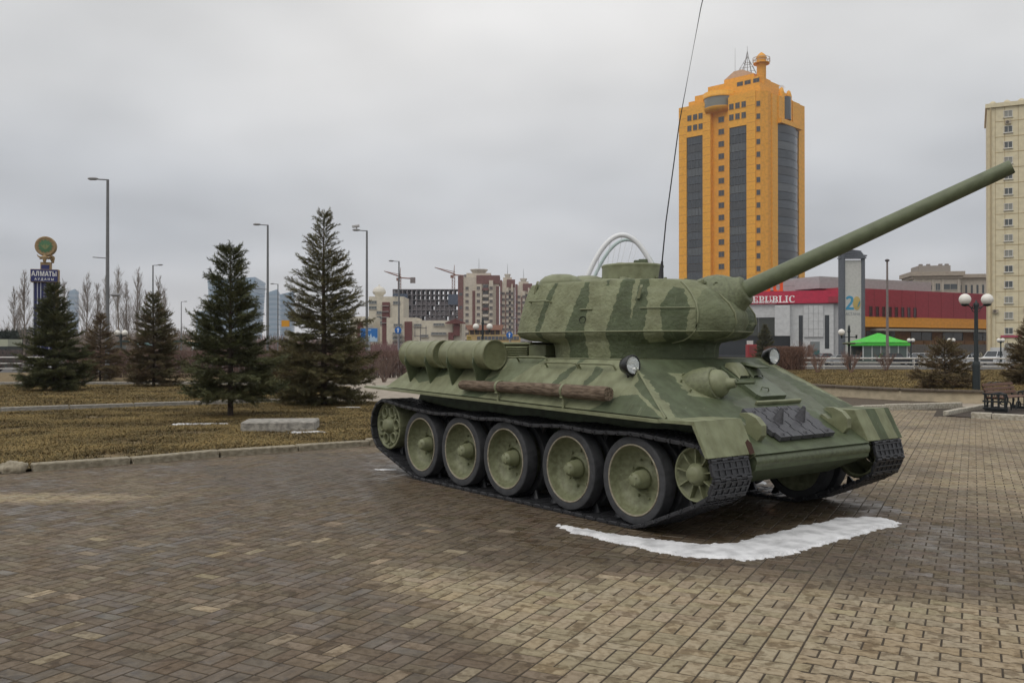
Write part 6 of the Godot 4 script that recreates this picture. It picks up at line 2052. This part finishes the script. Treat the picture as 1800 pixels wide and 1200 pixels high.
func build_street() -> void:
	street_light("tall grey street light with a low lamp and flag arm", 188, 46, 315, 1)
	street_light("grey street light with flag arm between two big spruces", 470, 62, 395, 2)
	street_light("grey pole carrying a camera beside the tall spruce", 644.5, 62, 405, 3)
	street_light("small far street light above the bare poplars", 268, 92, 466, 10)
	street_light("slim far street light between spruces", 318, 150, 530, 10)
	street_light("street light in front of the unfinished building", 701, 88, 459, 4)
	street_light("street light hidden between the two big spruces", 488, 118, 499, 4)
	street_light("short street light by the cream apartment towers", 898, 120, 560, 10)
	# thin pole with a ball top
	var fp := thing("flagpole", "thin bare steel pole with a ball top on the raised lawn", "pole", spot(1560.5, 56, 0.2))
	var s := Shape.new()
	var h := yv(458, 56) - 0.2
	s.cyl(V(0, 0, 0), V(0, h, 0), 0.10, 0.055, 12)
	part("pole", s, worn(0.22, 0.19, 0.18, 0.5, 1.0, 0.7, 1.2), fp)
	var b := Shape.new()
	b.lathe(V(0, h, 0), V(0, 1, 0), [[-0.06, 0.05], [-0.03, 0.13], [0.05, 0.14], [0.1, 0.06], [0.11, 0]], 14)
	part("ball_top", b, mat(0.1, 0.09, 0.09, 0.6), fp)
	var iron := Color(0.018, 0.026, 0.028)
	globe_lamp("globe_lamp", "dark iron lamp post with two white globes by the low wall", V(14.2, 0.34, -27.7), 2.78, [-0.34, 0.34], 0.175, iron, 0)
	globe_lamp("globe_lamp", "dark lamp post with one globe left and an empty arm", spot(1493, 51, 0.34), 2.35, [-0.42, 0.42], 0.185, iron, 2)
	globe_lamp("globe_lamp", "lamp post with two globes behind the fuel drums", spot(848.5, 60, -0.3), 3.75, [-0.45, 0.45], 0.21, iron, 1)
	for q in [[212, 62], [252, 70], [296, 74]]: globe_lamp("globe_lamp", "small distant two globe lamp by the left road", spot(q[0], q[1], -0.4), 3.0, [-0.26, 0.26], 0.2, iron, 0, "distant lamps at the left road")
	for q in [[1602, 120], [1673, 118], [1760, 118]]: globe_lamp("globe_lamp", "distant lamp with globes before the shopping centre", spot(q[0], q[1], -0.95), 3.4, [-0.26, 0.26], 0.26, iron, 0, "distant lamps before the shopping centre")
	var galv := worn(0.62, 0.60, 0.56, 0.45, 1.0, 0.75, 1.1)
	railing("railing", "pale metal railing with three rails along the raised lawn", V(16.2, 0.3, -52.0), V(36.0, 0.3, -50.0), 0.72, [1.0, 0.66, 0.36], 1.55, galv)
	railing("railing", "low pale railing along the road at the left", V(-62, -0.2, -66), V(-33, -0.2, -66), 1.1, [1.0, 0.6, 0.25], 2.2, galv)
	railing("railing", "pale roadside railing behind the clipped hedge", V(-14, -0.5, -74), V(2, -0.5, -74), 1.15, [1.0, 0.55], 2.0, galv)
	road_sign("round blue arrow sign on a post before the low offices", spot(699.5, 86, -0.5), yv(571, 86) + 0.5)
	road_sign("round blue arrow sign on a post beside the turret rear", spot(895.5, 92, -0.5), yv(580, 92) + 0.5)
	# billboard
	var bb := thing("billboard", "billboard with a blue sky and white skyline picture", "billboard", spot(648.5, 92, -0.6))
	var Y := func(row): return yv(row, 92.0) + 0.6
	slab("frame", bb, -0.92, 0.92, Y.call(601), Y.call(576), -0.16, 0.0, mat(0.35, 0.37, 0.38, 0.5))
	slab("picture", bb, -0.84, 0.84, Y.call(600), Y.call(577.2), 0.0, 0.02, mat(0.03, 0.17, 0.47, 0.35))
	var sil := Shape.new()
	sil.prism(PackedVector2Array([Vector2(-0.8, 0), Vector2(-0.7, 0.35), Vector2(-0.5, 0.25), Vector2(-0.35, 0.5), Vector2(-0.2, 0.4), Vector2(-0.1, 0.75), Vector2(0.05, 0.5), Vector2(0.2, 0.85), Vector2(0.3, 0.4), Vector2(0.5, 0.55), Vector2(0.7, 0.3), Vector2(0.82, 0.4), Vector2(0.82, 0)]), Transform3D(Basis(), V(0, Y.call(600), 0.02)), 0.006)
	part("printed_skyline", sil, mat(0.42, 0.55, 0.68, 0.4), bb)
	slab("printed_title", bb, -0.28, 0.2, Y.call(580.6), Y.call(579.4), 0.02, 0.026, mat(0.6, 0.68, 0.78, 0.4))
	slab("leg", bb, -0.12, 0.12, 0, Y.call(601), -0.14, -0.02, mat(0.3, 0.3, 0.3, 0.6))
	slab("foot_block", bb, -0.5, 0.5, 0, 1.0, -0.3, 0.3, worn(0.34, 0.32, 0.28, 0.9, 1.0))
	# back of an empty sign frame
	var ef := thing("sign_frame", "empty steel sign frame seen from behind before the offices", "sign", spot(739, 90, -0.5))
	var Z := func(row): return yv(row, 90.0) + 0.5
	for x: float in [-0.55, 0.0, 0.55]: slab("upright", ef, x - 0.035, x + 0.035, 0 if x == 0.0 else Z.call(593), Z.call(573), -0.03, 0.03, mat(0.16, 0.15, 0.15, 0.6))
	for y: float in [577, 591]: slab("crossbar", ef, -0.65, 0.65, Z.call(y), Z.call(y) + 0.06, 0.03, 0.08, mat(0.16, 0.15, 0.15, 0.6))
	# far sign gantry with an amber box at the spruce
	var gs := thing("traffic_light", "amber traffic light box on a post between spruces", "traffic light", spot(505, 80, -0.5))
	slab("post", gs, -0.25, 0.25, 0, yv(580, 80) + 0.5, -0.1, 0.1, mat(0.36, 0.35, 0.33, 0.7))
	slab("signal_box", gs, -0.5, 0.15, yv(574, 80) + 0.5, yv(563, 80) + 0.5, -0.15, 0.15, mat(0.65, 0.30, 0.02, 0.5))
	stele()
	bench()
	# roads
	var rd := Shape.new()
	rd.quad(V(-300, -0.93, -78), V(300, -0.93, -78), V(300, -0.93, -178), V(-300, -0.93, -178))
	struct("road", rd, worn(0.075, 0.072, 0.07, 0.9, 5.0, 0.75, 1.2))
	# cars beyond the fence
	var white := mat(0.62, 0.63, 0.64, 0.25)
	var silver := mat(0.34, 0.35, 0.36, 0.25, 0.3)
	var black := mat(0.025, 0.026, 0.03, 0.2)
	var dred := mat(0.14, 0.02, 0.02, 0.25)
	var blue := mat(0.03, 0.05, 0.10, 0.25)
	var cs := [[1618, 132, 0.25, white, 1, "white estate car facing the fence beside the thin pole"], [1474, 128, 0.1, silver, 0, "silver saloon parked left of the pylon foot"], [1508, 140, 2.9, black, 0, "black saloon parked behind the single globe lamp"], [1540, 150, 0.3, white, 0, "white saloon parked in front of the kiosk"], [1572, 130, 3.0, black, 1, "black estate car in front of the kiosk corner"], [1594, 156, 0.2, silver, 0, "silver saloon behind the white estate car"],
		[1650, 150, 0.9, silver, 0, "silver car parked at an angle behind the low spruce"], [1678, 136, 0.6, black, 1, "dark estate car between low spruce and lamp post"], [1700, 134, 0.5, white, 0, "white saloon beside the lamp post shaft"], [1640, 165, 1.2, white, 0, "white car in the back row by the shopping wing"], [1668, 168, 1.4, silver, 1, "silver estate car in the back row"], [1425, 138, 0.1, black, 0, "black saloon parked before the entrance hall"], [1450, 158, 0.2, dred, 0, "dark red saloon in the back row before the entrance"], [1400, 150, 0.15, silver, 0, "silver saloon beside the small dark spruce"],
		[1787, 170, 1.3, black, 1, "dark car behind the delivery van"], [690, 96, 3.1, silver, 0, "silver saloon passing behind the clipped hedge"], [115, 78, 0.2, white, 0, "white saloon on the road by the dense spruce"], [1632, 128, 0.4, black, 0, "black saloon close behind the railing by the white estate"], [1690, 150, 1.0, dred, 0, "dark red car behind the dark estate car"], [1715, 155, 0.9, black, 1, "black estate car left of the delivery van"], [1655, 126, 0.2, white, 0, "white saloon close behind the railing at the low spruce"], [1580, 165, 0.4, white, 1, "white estate car in the back row by the kiosk"], [1486, 165, 0.3, white, 0, "white saloon in the back row behind the pylon foot"], [845, 100, 0.0, blue, 0, "blue saloon hidden low behind the fuel drums"]]
	for c in cs: car("parked_car", c[5], spot(c[0], c[1]), c[2] + (0.0), c[3], c[4])
	car("delivery_van", "white box van with grey cargo body beside the lamp post", spot(1755, 132), 0.55, white, 2)
	# bus at the far left
	var bus := thing("bus", "cream and dark bus passing at the far left road", "bus", spot(4, 84, -0.6), 0.0)
	slab("body", bus, -5, 1.1, 0.4, 2.95, -1.2, 1.2, mat(0.05, 0.06, 0.055, 0.4))
	slab("roof", bus, -5, 1.15, 2.3, 2.95, -1.22, 1.22, mat(0.42, 0.44, 0.33, 0.4))
	slab("windows", bus, -4.8, 1.0, 1.5, 2.25, 1.2, 1.23, mat(0.04, 0.05, 0.05, 0.08))
	slab("red_panel", bus, -0.8, 0.2, 1.3, 1.9, 1.23, 1.26, mat(0.35, 0.04, 0.03, 0.4))
	for x: float in [-3.6, 0.2]:
		var w := Shape.new()
		w.lathe(V(x, 0.45, 1.05), V(0, 0, 1), [[-0.1, 0.45], [0.16, 0.45], [0.17, 0.25], [0.12, 0.0]], 18)
		part("wheel", w, mat(0.025, 0.025, 0.025, 0.8), bus)
	# striped shelter roofs behind the spruces
	for q in [[225, "small striped arched shelter roof behind the olive spruce", 100], [318, "striped arched shelter roof beside the dark broad spruce", 100]]:
		var sh := thing("shelter", q[1], "shelter", spot(q[0], q[2], -0.6), 0.0, "arched shelters by the left road")
		for k in 7:
			var st := Shape.new()
			var a0 := PI * k / 7.0
			var a1 := PI * (k + 1) / 7.0
			st.grid([[V(cos(a0) * 1.6, 2.0 + sin(a0) * 1.0, 1), V(cos(a1) * 1.6, 2.0 + sin(a1) * 1.0, 1)], [V(cos(a0) * 1.6, 2.0 + sin(a0) * 1.0, -3), V(cos(a1) * 1.6, 2.0 + sin(a1) * 1.0, -3)]])
			part("roof_stripe", st, [mat(0.55, 0.58, 0.56, 0.5), mat(0.16, 0.33, 0.32, 0.5), mat(0.5, 0.36, 0.2, 0.5)][k % 3], sh)
		for x: float in [-1.55, 1.55]: slab("post", sh, x - 0.04, x + 0.04, 0, 2.0, 0.9, 1.0, mat(0.4, 0.4, 0.4, 0.5))

# ---------------------------------------------------------------- plants
func sprig(rng: RandomNumberGenerator, needles: int, l: float, nl: float) -> Array:
	var s := Shape.new()
	s.tri(V(0, 0, 0.004), V(0, 0, -0.004), V(l, 0, 0))
	for k in needles:
		var t := (k + rng.randf()) / needles
		var a := rng.randf() * TAU
		var o := V(l * t, 0, 0)
		var d := (V(0.75, 0, 0) + V(0, cos(a), sin(a)) * 0.8).normalized()
		var w := d.cross(V(0, -sin(a), cos(a))).normalized() * nl * 0.11
		s.tri(o - w, o + w, o + d * nl * rng.randf_range(0.8, 1.2))
	return [s.v, s.n]
func put(s: Shape, tpl: Array, xf: Transform3D, tint: Color) -> void:
	var q: PackedVector3Array = xf * tpl[0]
	s.v.append_array(q)
	s.n.append_array(Transform3D(xf.basis.orthonormalized(), Vector3.ZERO) * tpl[1])
	var c := PackedColorArray()
	c.resize(q.size())
	c.fill(tint)
	s.c.append_array(c)
func along(d: Vector3, roll := 0.0) -> Basis:
	d = d.normalized()
	var z := d.cross(Vector3.UP if absf(d.y) < 0.95 else Vector3.RIGHT).normalized()
	return Basis(d, z.cross(d), z) * Basis(V(1, 0, 0), roll)
func spruce(label: String, at: Vector3, h: float, r: float, seed_at: int, fill: float, a: Color, b: Color, bare := 0.08, group := "", open_top := 0.0) -> void:
	var t := thing("spruce_tree", label, "tree", at, 0.0, group)
	var rng := RandomNumberGenerator.new()
	rng.seed = seed_at
	var tpls := []
	for k in 4: tpls.append(sprig(rng, 26, 0.18, 0.05))
	var wood := Shape.new()
	wood.tube([V(0, -0.05, 0), V(0.01, h * 0.3, 0.02), V(-0.01, h * 0.7, 0), V(0, h, 0)], [h * 0.018, h * 0.014, h * 0.007, 0.004], 8)
	var f := Shape.new()
	f.use_c = true
	var y := h * bare
	var base := 0.0
	while y < h * 0.985:
		var q := y / h
		var env := r * pow(1.0 - q, 0.82) * (0.72 + 0.28 * smoothstep(0.0, 0.22, q)) + 0.05
		var n := int(lerpf(9, 5, q))
		base += rng.randf() * 2.0
		for k in n:
			var az := base + TAU * k / n + rng.randf_range(-0.35, 0.35)
			var l := env * rng.randf_range(0.62, 1.18)
			var rise := lerpf(-0.10, 0.85, pow(q, 1.2)) + rng.randf_range(-0.12, 0.12)
			var dir := V(cos(az), rise, sin(az)).normalized()
			var p := V(0, y + rng.randf_range(-0.06, 0.06), 0)
			var pts := [p]
			var steps := maxi(3, int(l / 0.095))
			var d := dir
			for i in steps:
				d = (d + V(0, lerpf(-0.05, 0.10, float(i) / steps), 0) + V(rng.randf_range(-1, 1), rng.randf_range(-1, 1), rng.randf_range(-1, 1)) * 0.05).normalized()
				p += d * l / steps
				pts.append(p)
			wood.tube(pts, range(pts.size()).map(func(i): return lerpf(0.004 + 0.009 * l, 0.0025, float(i) / steps)), 4)
			var tone := a.lerp(b, clampf(rng.randf() * 0.8 + 0.35 * (1.0 - q) - 0.1, 0, 1))
			for i in range(1, pts.size()):
				var g := float(i) / steps
				if g < 0.16 and l > 0.5: continue
				var bd: Vector3 = (pts[i] - pts[i - 1]).normalized()
				var tl := l * 0.42 * (1.0 - g * 0.62) + 0.06
				for sd: int in [-1, 1]:
					if rng.randf() > fill: continue
					var ang := rng.randf_range(0.6, 1.05) * sd
					var td := (bd.rotated(Vector3.UP, ang) + V(0, rng.randf_range(-0.32, 0.22), 0)).normalized()
					var cnt := maxi(1, int(tl / 0.075))
					for c in cnt:
						if rng.randf() < open_top * q: continue
						var pos: Vector3 = pts[i] + td * (tl * c / cnt)
						var tint := tone.lerp(b if rng.randf() < 0.25 else a, rng.randf() * 0.5) * rng.randf_range(0.75, 1.25)
						put(f, tpls[rng.randi() % 4], Transform3D(along(td + V(rng.randf_range(-.3, .3), rng.randf_range(-.25, .3), rng.randf_range(-.3, .3)), rng.randf() * TAU).scaled(Vector3.ONE * rng.randf_range(1.0, 1.6)), pos), tint)
				if g > 0.3: put(f, tpls[rng.randi() % 4], Transform3D(along(bd, rng.randf() * TAU), pts[i]), tone)
		y += lerpf(0.20, 0.12, q) * (h / 4.5) ** 0.5
	for k in 5: put(f, tpls[k % 4], Transform3D(along(V(rng.randf_range(-.2, .2), 1, rng.randf_range(-.2, .2))), V(0, h - 0.1 * k, 0)), a)
	part("trunk", wood, worn(0.075, 0.055, 0.042, 0.95, 0.5, 0.5, 1.4, 0.6), t)
	var lm := StandardMaterial3D.new()
	lm.vertex_color_use_as_albedo = true
	lm.roughness = 0.75
	lm.resource_name = "needles"
	part("crown", f, lm, t)

var twig_tpl := []
func twig(s: Shape, a: Vector3, b: Vector3, r: float, tint: Color) -> void:
	if twig_tpl.is_empty():
		var q := Shape.new()
		q.cyl(V(0, 0, 0), V(1, 0, 0), 1.0, 0.6, 3, false)
		twig_tpl = [q.v, q.n]
	var d := b - a
	if d.length() < 1e-4: return
	var bs := along(d)
	put(s, twig_tpl, Transform3D(Basis(bs.x * d.length(), bs.y * r, bs.z * r), a), tint)
func grow(s: Shape, rng: RandomNumberGenerator, p: Vector3, d: Vector3, l: float, r: float, depth: int, spread: float, up: float, kids: int, tint: Color) -> void:
	var e := p + d * l
	twig(s, p, e, r, tint)
	if depth == 0: return
	for k in kids:
		var q := p.lerp(e, rng.randf_range(0.35, 1.0))
		var nd := (d + V(rng.randf_range(-1, 1), rng.randf_range(-0.4, 1.0) * 0.6 + up, rng.randf_range(-1, 1)) * spread).normalized()
		grow(s, rng, q, nd, l * rng.randf_range(0.5, 0.8), r * 0.58, depth - 1, spread, up, kids, tint)
func bare_plant(called: String, label: String, category: String, at: Vector3, h: float, seed_at: int, tint: Color, stems: int, spread: float, r0: float, group := "", depth := 4) -> void:
	var t := thing(called, label, category, at, 0.0, group)
	var rng := RandomNumberGenerator.new()
	rng.seed = seed_at
	var s := Shape.new()
	s.use_c = true
	for k in stems:
		var a := rng.randf() * TAU
		var d := V(cos(a) * spread, 1, sin(a) * spread).normalized()
		grow(s, rng, V(cos(a), 0, sin(a)) * 0.06 * h * rng.randf(), d, h * rng.randf_range(0.3, 0.45), r0, depth, spread * 0.85, 0.25, 3, tint * rng.randf_range(0.8, 1.2))
	part("branches", s, bark_mat(), t)
var bark_m: StandardMaterial3D
func bark_mat() -> StandardMaterial3D:
	if bark_m == null:
		bark_m = StandardMaterial3D.new()
		bark_m.vertex_color_use_as_albedo = true
		bark_m.roughness = 0.95
	return bark_m
func poplar(label: String, at: Vector3, h: float, seed_at: int, w: float) -> void:
	var t := thing("poplar_tree", label, "tree", at, 0.0, "bare poplars behind the road")
	var rng := RandomNumberGenerator.new()
	rng.seed = seed_at
	var tr := Shape.new()
	tr.use_c = true
	var col := Color(0.17, 0.145, 0.12)
	var pts := []
	for k in 7: pts.append(V(sin(k * 1.3 + seed_at) * 0.08 * h * 0.1, h * k / 6.0, cos(k * 0.9) * 0.05))
	for k in 6: twig(tr, pts[k], pts[k + 1], lerpf(h * 0.016, 0.03, k / 6.0), col)
	part("trunk", tr, bark_mat(), t)
	var s := Shape.new()
	s.use_c = true
	for k in 60:
		var q := rng.randf_range(0.12, 0.96)
		var a := rng.randf() * TAU
		var d := V(cos(a) * w, 1.0, sin(a) * w).normalized()
		var p := V(0, h * q, 0)
		var l := h * rng.randf_range(0.10, 0.2) * (1.25 - q)
		grow(s, rng, p, d, l, 0.035, 3, 0.42, 0.35, 3, Color(0.185, 0.155, 0.13) * rng.randf_range(0.75, 1.25))
	part("crown", s, bark_mat(), t)
func hedge(label: String, a: Vector3, b: Vector3, h: float, depth: float, seed_at: int, tint: Color, count: int) -> void:
	var t := thing("hedge", label, "hedge", a)
	var rng := RandomNumberGenerator.new()
	rng.seed = seed_at
	var s := Shape.new()
	s.use_c = true
	var d := b - a
	var n := d.cross(Vector3.UP).normalized()
	for k in count:
		var p := d * rng.randf() + n * rng.randf_range(-depth, depth) * 0.5
		var y := h * pow(rng.randf(), 0.8)
		var v := V(rng.randf_range(-1, 1) * 0.5, rng.randf_range(0.4, 1.2), rng.randf_range(-1, 1) * 0.5).normalized() * rng.randf_range(0.2, 0.5)
		var top := p + V(0, y, 0) + v
		if top.y > h * 1.06: top.y = h * rng.randf_range(0.95, 1.06)
		twig(s, p + V(0, y, 0), top, rng.randf_range(0.004, 0.009), tint * rng.randf_range(0.6, 1.35))
	for k in int(count / 40.0):
		var p := d * rng.randf() + n * rng.randf_range(-depth, depth) * 0.4
		twig(s, p, p + V(rng.randf_range(-.1, .1), h * 0.8, rng.randf_range(-.1, .1)), 0.016, tint * 0.6)
	part("branches", s, bark_mat(), t)

func build_trees() -> void:
	var dk := Color(0.064, 0.074, 0.028)
	var gn := Color(0.10, 0.10, 0.040)
	var ol := Color(0.135, 0.108, 0.048)
	var brn := Color(0.13, 0.085, 0.050)
	spruce("dark broad spruce with bare lower trunk in front of the second kerb", V(-6.66, 0.03, -21.43), 4.0, 1.25, 3, 0.9, dk, gn, 0.13, "", 0.12)
	spruce("tall pointed spruce with open upturned tips beside the slab lawn", V(-5.32, 0.03, -25.6), 5.35, 1.55, 12, 0.76, gn, ol, 0.05, "", 0.55)
	spruce("dense dark spruce standing before the blue signpost", V(-16.8, 0.05, -33.2), 3.85, 1.35, 21, 0.95, dk, gn, 0.08)
	spruce("thin browned young spruce between two greener spruces", V(-20.0, 0.05, -44.0), 3.1, 1.15, 30, 0.5, brn, ol, 0.06, "", 0.3)
	spruce("medium olive spruce near the far path kerb", V(-14.6, 0.05, -36.9), 3.75, 1.25, 41, 0.72, gn, brn, 0.08)
	spruce("young olive spruce partly hidden behind the two big spruces", V(-7.6, 0.05, -31.0), 1.8, 0.85, 45, 0.6, ol, brn, 0.06)
	spruce("low spreading olive spruce on the raised lawn by the lamp", V(13.85, 0.34, -29.0), 1.5, 1.1, 50, 0.42, ol, brn, 0.03, "", 0.3)
	spruce("bushy olive spruce on the raised lawn behind the bench", V(18.4, 0.34, -32.0), 2.3, 1.05, 55, 0.6, ol, brn, 0.05)
	spruce("small dark spruce before the entrance hall glazing", spot(1345, 120), 5.6, 1.7, 60, 0.9, dk, ol, 0.05)
	var rs := Color(0.17, 0.105, 0.08)
	for q in [[1412, 672, 54.0, 1.9, 4, "dense reddish bare shrub beside the far headlight"], [1437, 668, 46.0, 1.3, 6, "pale twiggy shrub on the raised lawn beside the dense one"], [1497, 670, 46.0, 1.35, 7, "twiggy bare shrub around the single globe lamp foot"], [1558, 655, 50.0, 1.25, 8, "small bare shrub at the foot of the thin pole"]]:
		bare_plant("bare_shrub", q[5], "shrub", spot(q[0], q[2], 0.34), q[3], q[4], rs if q[4] < 8 else rs * 0.8, 22 if q[4] == 4 else 14, 0.55, 0.016, "bare shrubs on the raised lawn", 4)
	bare_plant("bare_shrub", "spreading bare shrub in front of the clipped hedge", "shrub", V(-6.1, 0.0, -43.0), 1.7, 15, Color(0.14, 0.095, 0.075), 14, 0.5, 0.02)
	hedge("long clipped bare hedge across the path behind the tank", V(-24.0, 0, -48.5), V(1.5, 0, -49.5), 1.45, 1.2, 5, Color(0.135, 0.082, 0.066), 26000)
	hedge("clipped bare hedge beside the raised lawn fence", spot(1360, 52, 0.3), spot(1405, 50, 0.3), 1.35, 1.3, 6, Color(0.15, 0.085, 0.06), 5000)
	hedge("dark bare hedge along the road at the left", V(-60, -0.1, -72), V(-30, -0.1, -72), 1.5, 1.0, 9, Color(0.12, 0.085, 0.075), 9000)
	var ps := [[42, 140, 10.5], [75, 150, 9.0], [112, 170, 11], [152, 160, 11.5], [170, 165, 10.5], [186, 175, 12], [207, 160, 12], [222, 178, 11], [241, 165, 12.4], [256, 180, 10], [278, 168, 11.2], [288, 185, 10.5], [24, 160, 9.5]]
	for k in ps.size():
		poplar("bare grey brown poplar in the row beyond the road", spot(ps[k][0], ps[k][1], -0.95), ps[k][2] * 1.34, 100 + k, 0.3 if k % 3 else 0.42)
	# the wood beyond, which reads as one mass
	var rng := RandomNumberGenerator.new()
	rng.seed = 77
	for w in [[0.0, 345.0, 190.0, 7.0, 15000, Color(0.175, 0.14, 0.115), "grey brown bare thicket in a far mass behind the poplars"], [330.0, 640.0, 170.0, 4.6, 9000, Color(0.17, 0.12, 0.105), "reddish bare thicket beyond the road behind the spruces"], [610.0, 700.0, 150.0, 2.6, 3000, Color(0.15, 0.085, 0.08), "low reddish bushes along the far roadside"]]:
		var s := Shape.new()
		s.use_c = true
		for k in w[4]:
			var p := spot(rng.randf_range(w[0], w[1]), w[2] + rng.randf_range(0, 28))
			var h: float = w[3] * rng.randf_range(0.55, 1.1)
			var y0 := h * rng.randf_range(0, 0.75)
			var d := V(rng.randf_range(-.35, .35), 1, rng.randf_range(-.3, .3)) * rng.randf_range(0.6, 2.0)
			twig(s, p + V(0, y0, 0), p + V(0, y0, 0) + d, 0.045, w[5] * rng.randf_range(0.7, 1.3))
		tag(part("bare_thicket", s, bark_mat(), self), w[6], "thicket", "", "stuff")
	var pm := Shape.new()
	pm.use_c = true
	var tpl := sprig(rng, 16, 1.2, 0.5)
	for k in 2600:
		var p := spot(rng.randf_range(-60, 40), 150 + rng.randf_range(0, 20))
		var h := (5.2 - absf(rng.randf_range(-60, 40)) * 0.02) * pow(rng.randf(), 0.6)
		put(pm, tpl, Transform3D(along(V(rng.randf_range(-1, 1), rng.randf_range(-.3, .7), rng.randf_range(-1, 1)), rng.randf() * TAU), p + V(0, h, 0)), Color(0.028, 0.038, 0.028) * rng.randf_range(0.7, 1.3))
	tag(part("pine_belt", pm, bark_mat(), self), "dark far pine belt beyond the road at the edge", "trees", "", "stuff")

func _ready() -> void:
	var cam := Camera3D.new()
	cam.name = "camera"
	cam.fov = rad_to_deg(2.0 * atan(600.0 / 1593.36))
	cam.near = 0.1
	cam.far = 6000.0
	add_child(cam)
	cam.position = V(0, 1.6992, 0)
	cam.rotation.x = atan((608.65 - 600.0) / 1593.36)
	cam.current = true
	var we := WorldEnvironment.new()
	we.name = "environment"
	var env := Environment.new()
	env.background_mode = Environment.BG_SKY
	var sky := Sky.new()
	var sm := PanoramaSkyMaterial.new()
	sm.panorama = overcast()
	sky.sky_material = sm
	env.sky = sky
	env.tonemap_mode = Environment.TONE_MAPPER_LINEAR
	env.tonemap_exposure = 1.0
	env.sdfgi_enabled = true
	env.ssao_enabled = true
	env.ssil_enabled = true
	env.fog_enabled = true
	env.fog_density = 0.00015
	env.fog_light_color = Color(0.80, 0.81, 0.84)
	we.environment = env
	add_child(we)
	var sun := DirectionalLight3D.new()
	sun.name = "sun"
	sun.light_energy = 0.3
	sun.light_color = Color(1.0, 0.97, 0.93)
	sun.light_angular_distance = 40.0
	sun.shadow_enabled = true
	add_child(sun)
	sun.look_at_from_position(V(-5, 12, 6), Vector3.ZERO)
	build_ground()
	build_tank()
	build_city()
	build_trees()
	build_street()

func overcast() -> ImageTexture:
	var w := 1024
	var h := 512
	var im := Image.create(w, h, false, Image.FORMAT_RGBF)
	var f := FastNoiseLite.new()
	f.seed = 11
	f.frequency = 1.0
	f.fractal_octaves = 5
	for y in h:
		var el := (0.5 - (y + 0.5) / h) * PI
		for x in w:
			var az := (x + 0.5) / w * TAU
			var d := V(cos(az) * cos(el), sin(el), sin(az) * cos(el))
			# cloud deck seen on a flat layer, stretched towards the horizon
			var k := 1.0 / (absf(d.y) + 0.16)
			var n := f.get_noise_3d(d.x * k * 1.1, 3.0, d.z * k * 1.1)
			var m := f.get_noise_3d(d.x * k * 0.35 + 9.0, 7.0, d.z * k * 0.35)
			var up := clampf(d.y, 0.0, 1.0)
			var base := Color(0.66, 0.655, 0.65).lerp(Color(0.555, 0.575, 0.605), smoothstep(0.0, 0.12, up)).lerp(Color(0.705, 0.71, 0.715), smoothstep(0.13, 0.34, up)).lerp(Color(0.98, 0.985, 1.0), smoothstep(0.3, 1.0, up))
			var t := 1.0 + 0.16 * n + 0.30 * m
			im.set_pixel(x, y, Color(base.r * t * (1.0 + 0.03 * m), base.g * t, base.b * t * (1.0 - 0.035 * m)))
	return ImageTexture.create_from_image(im)
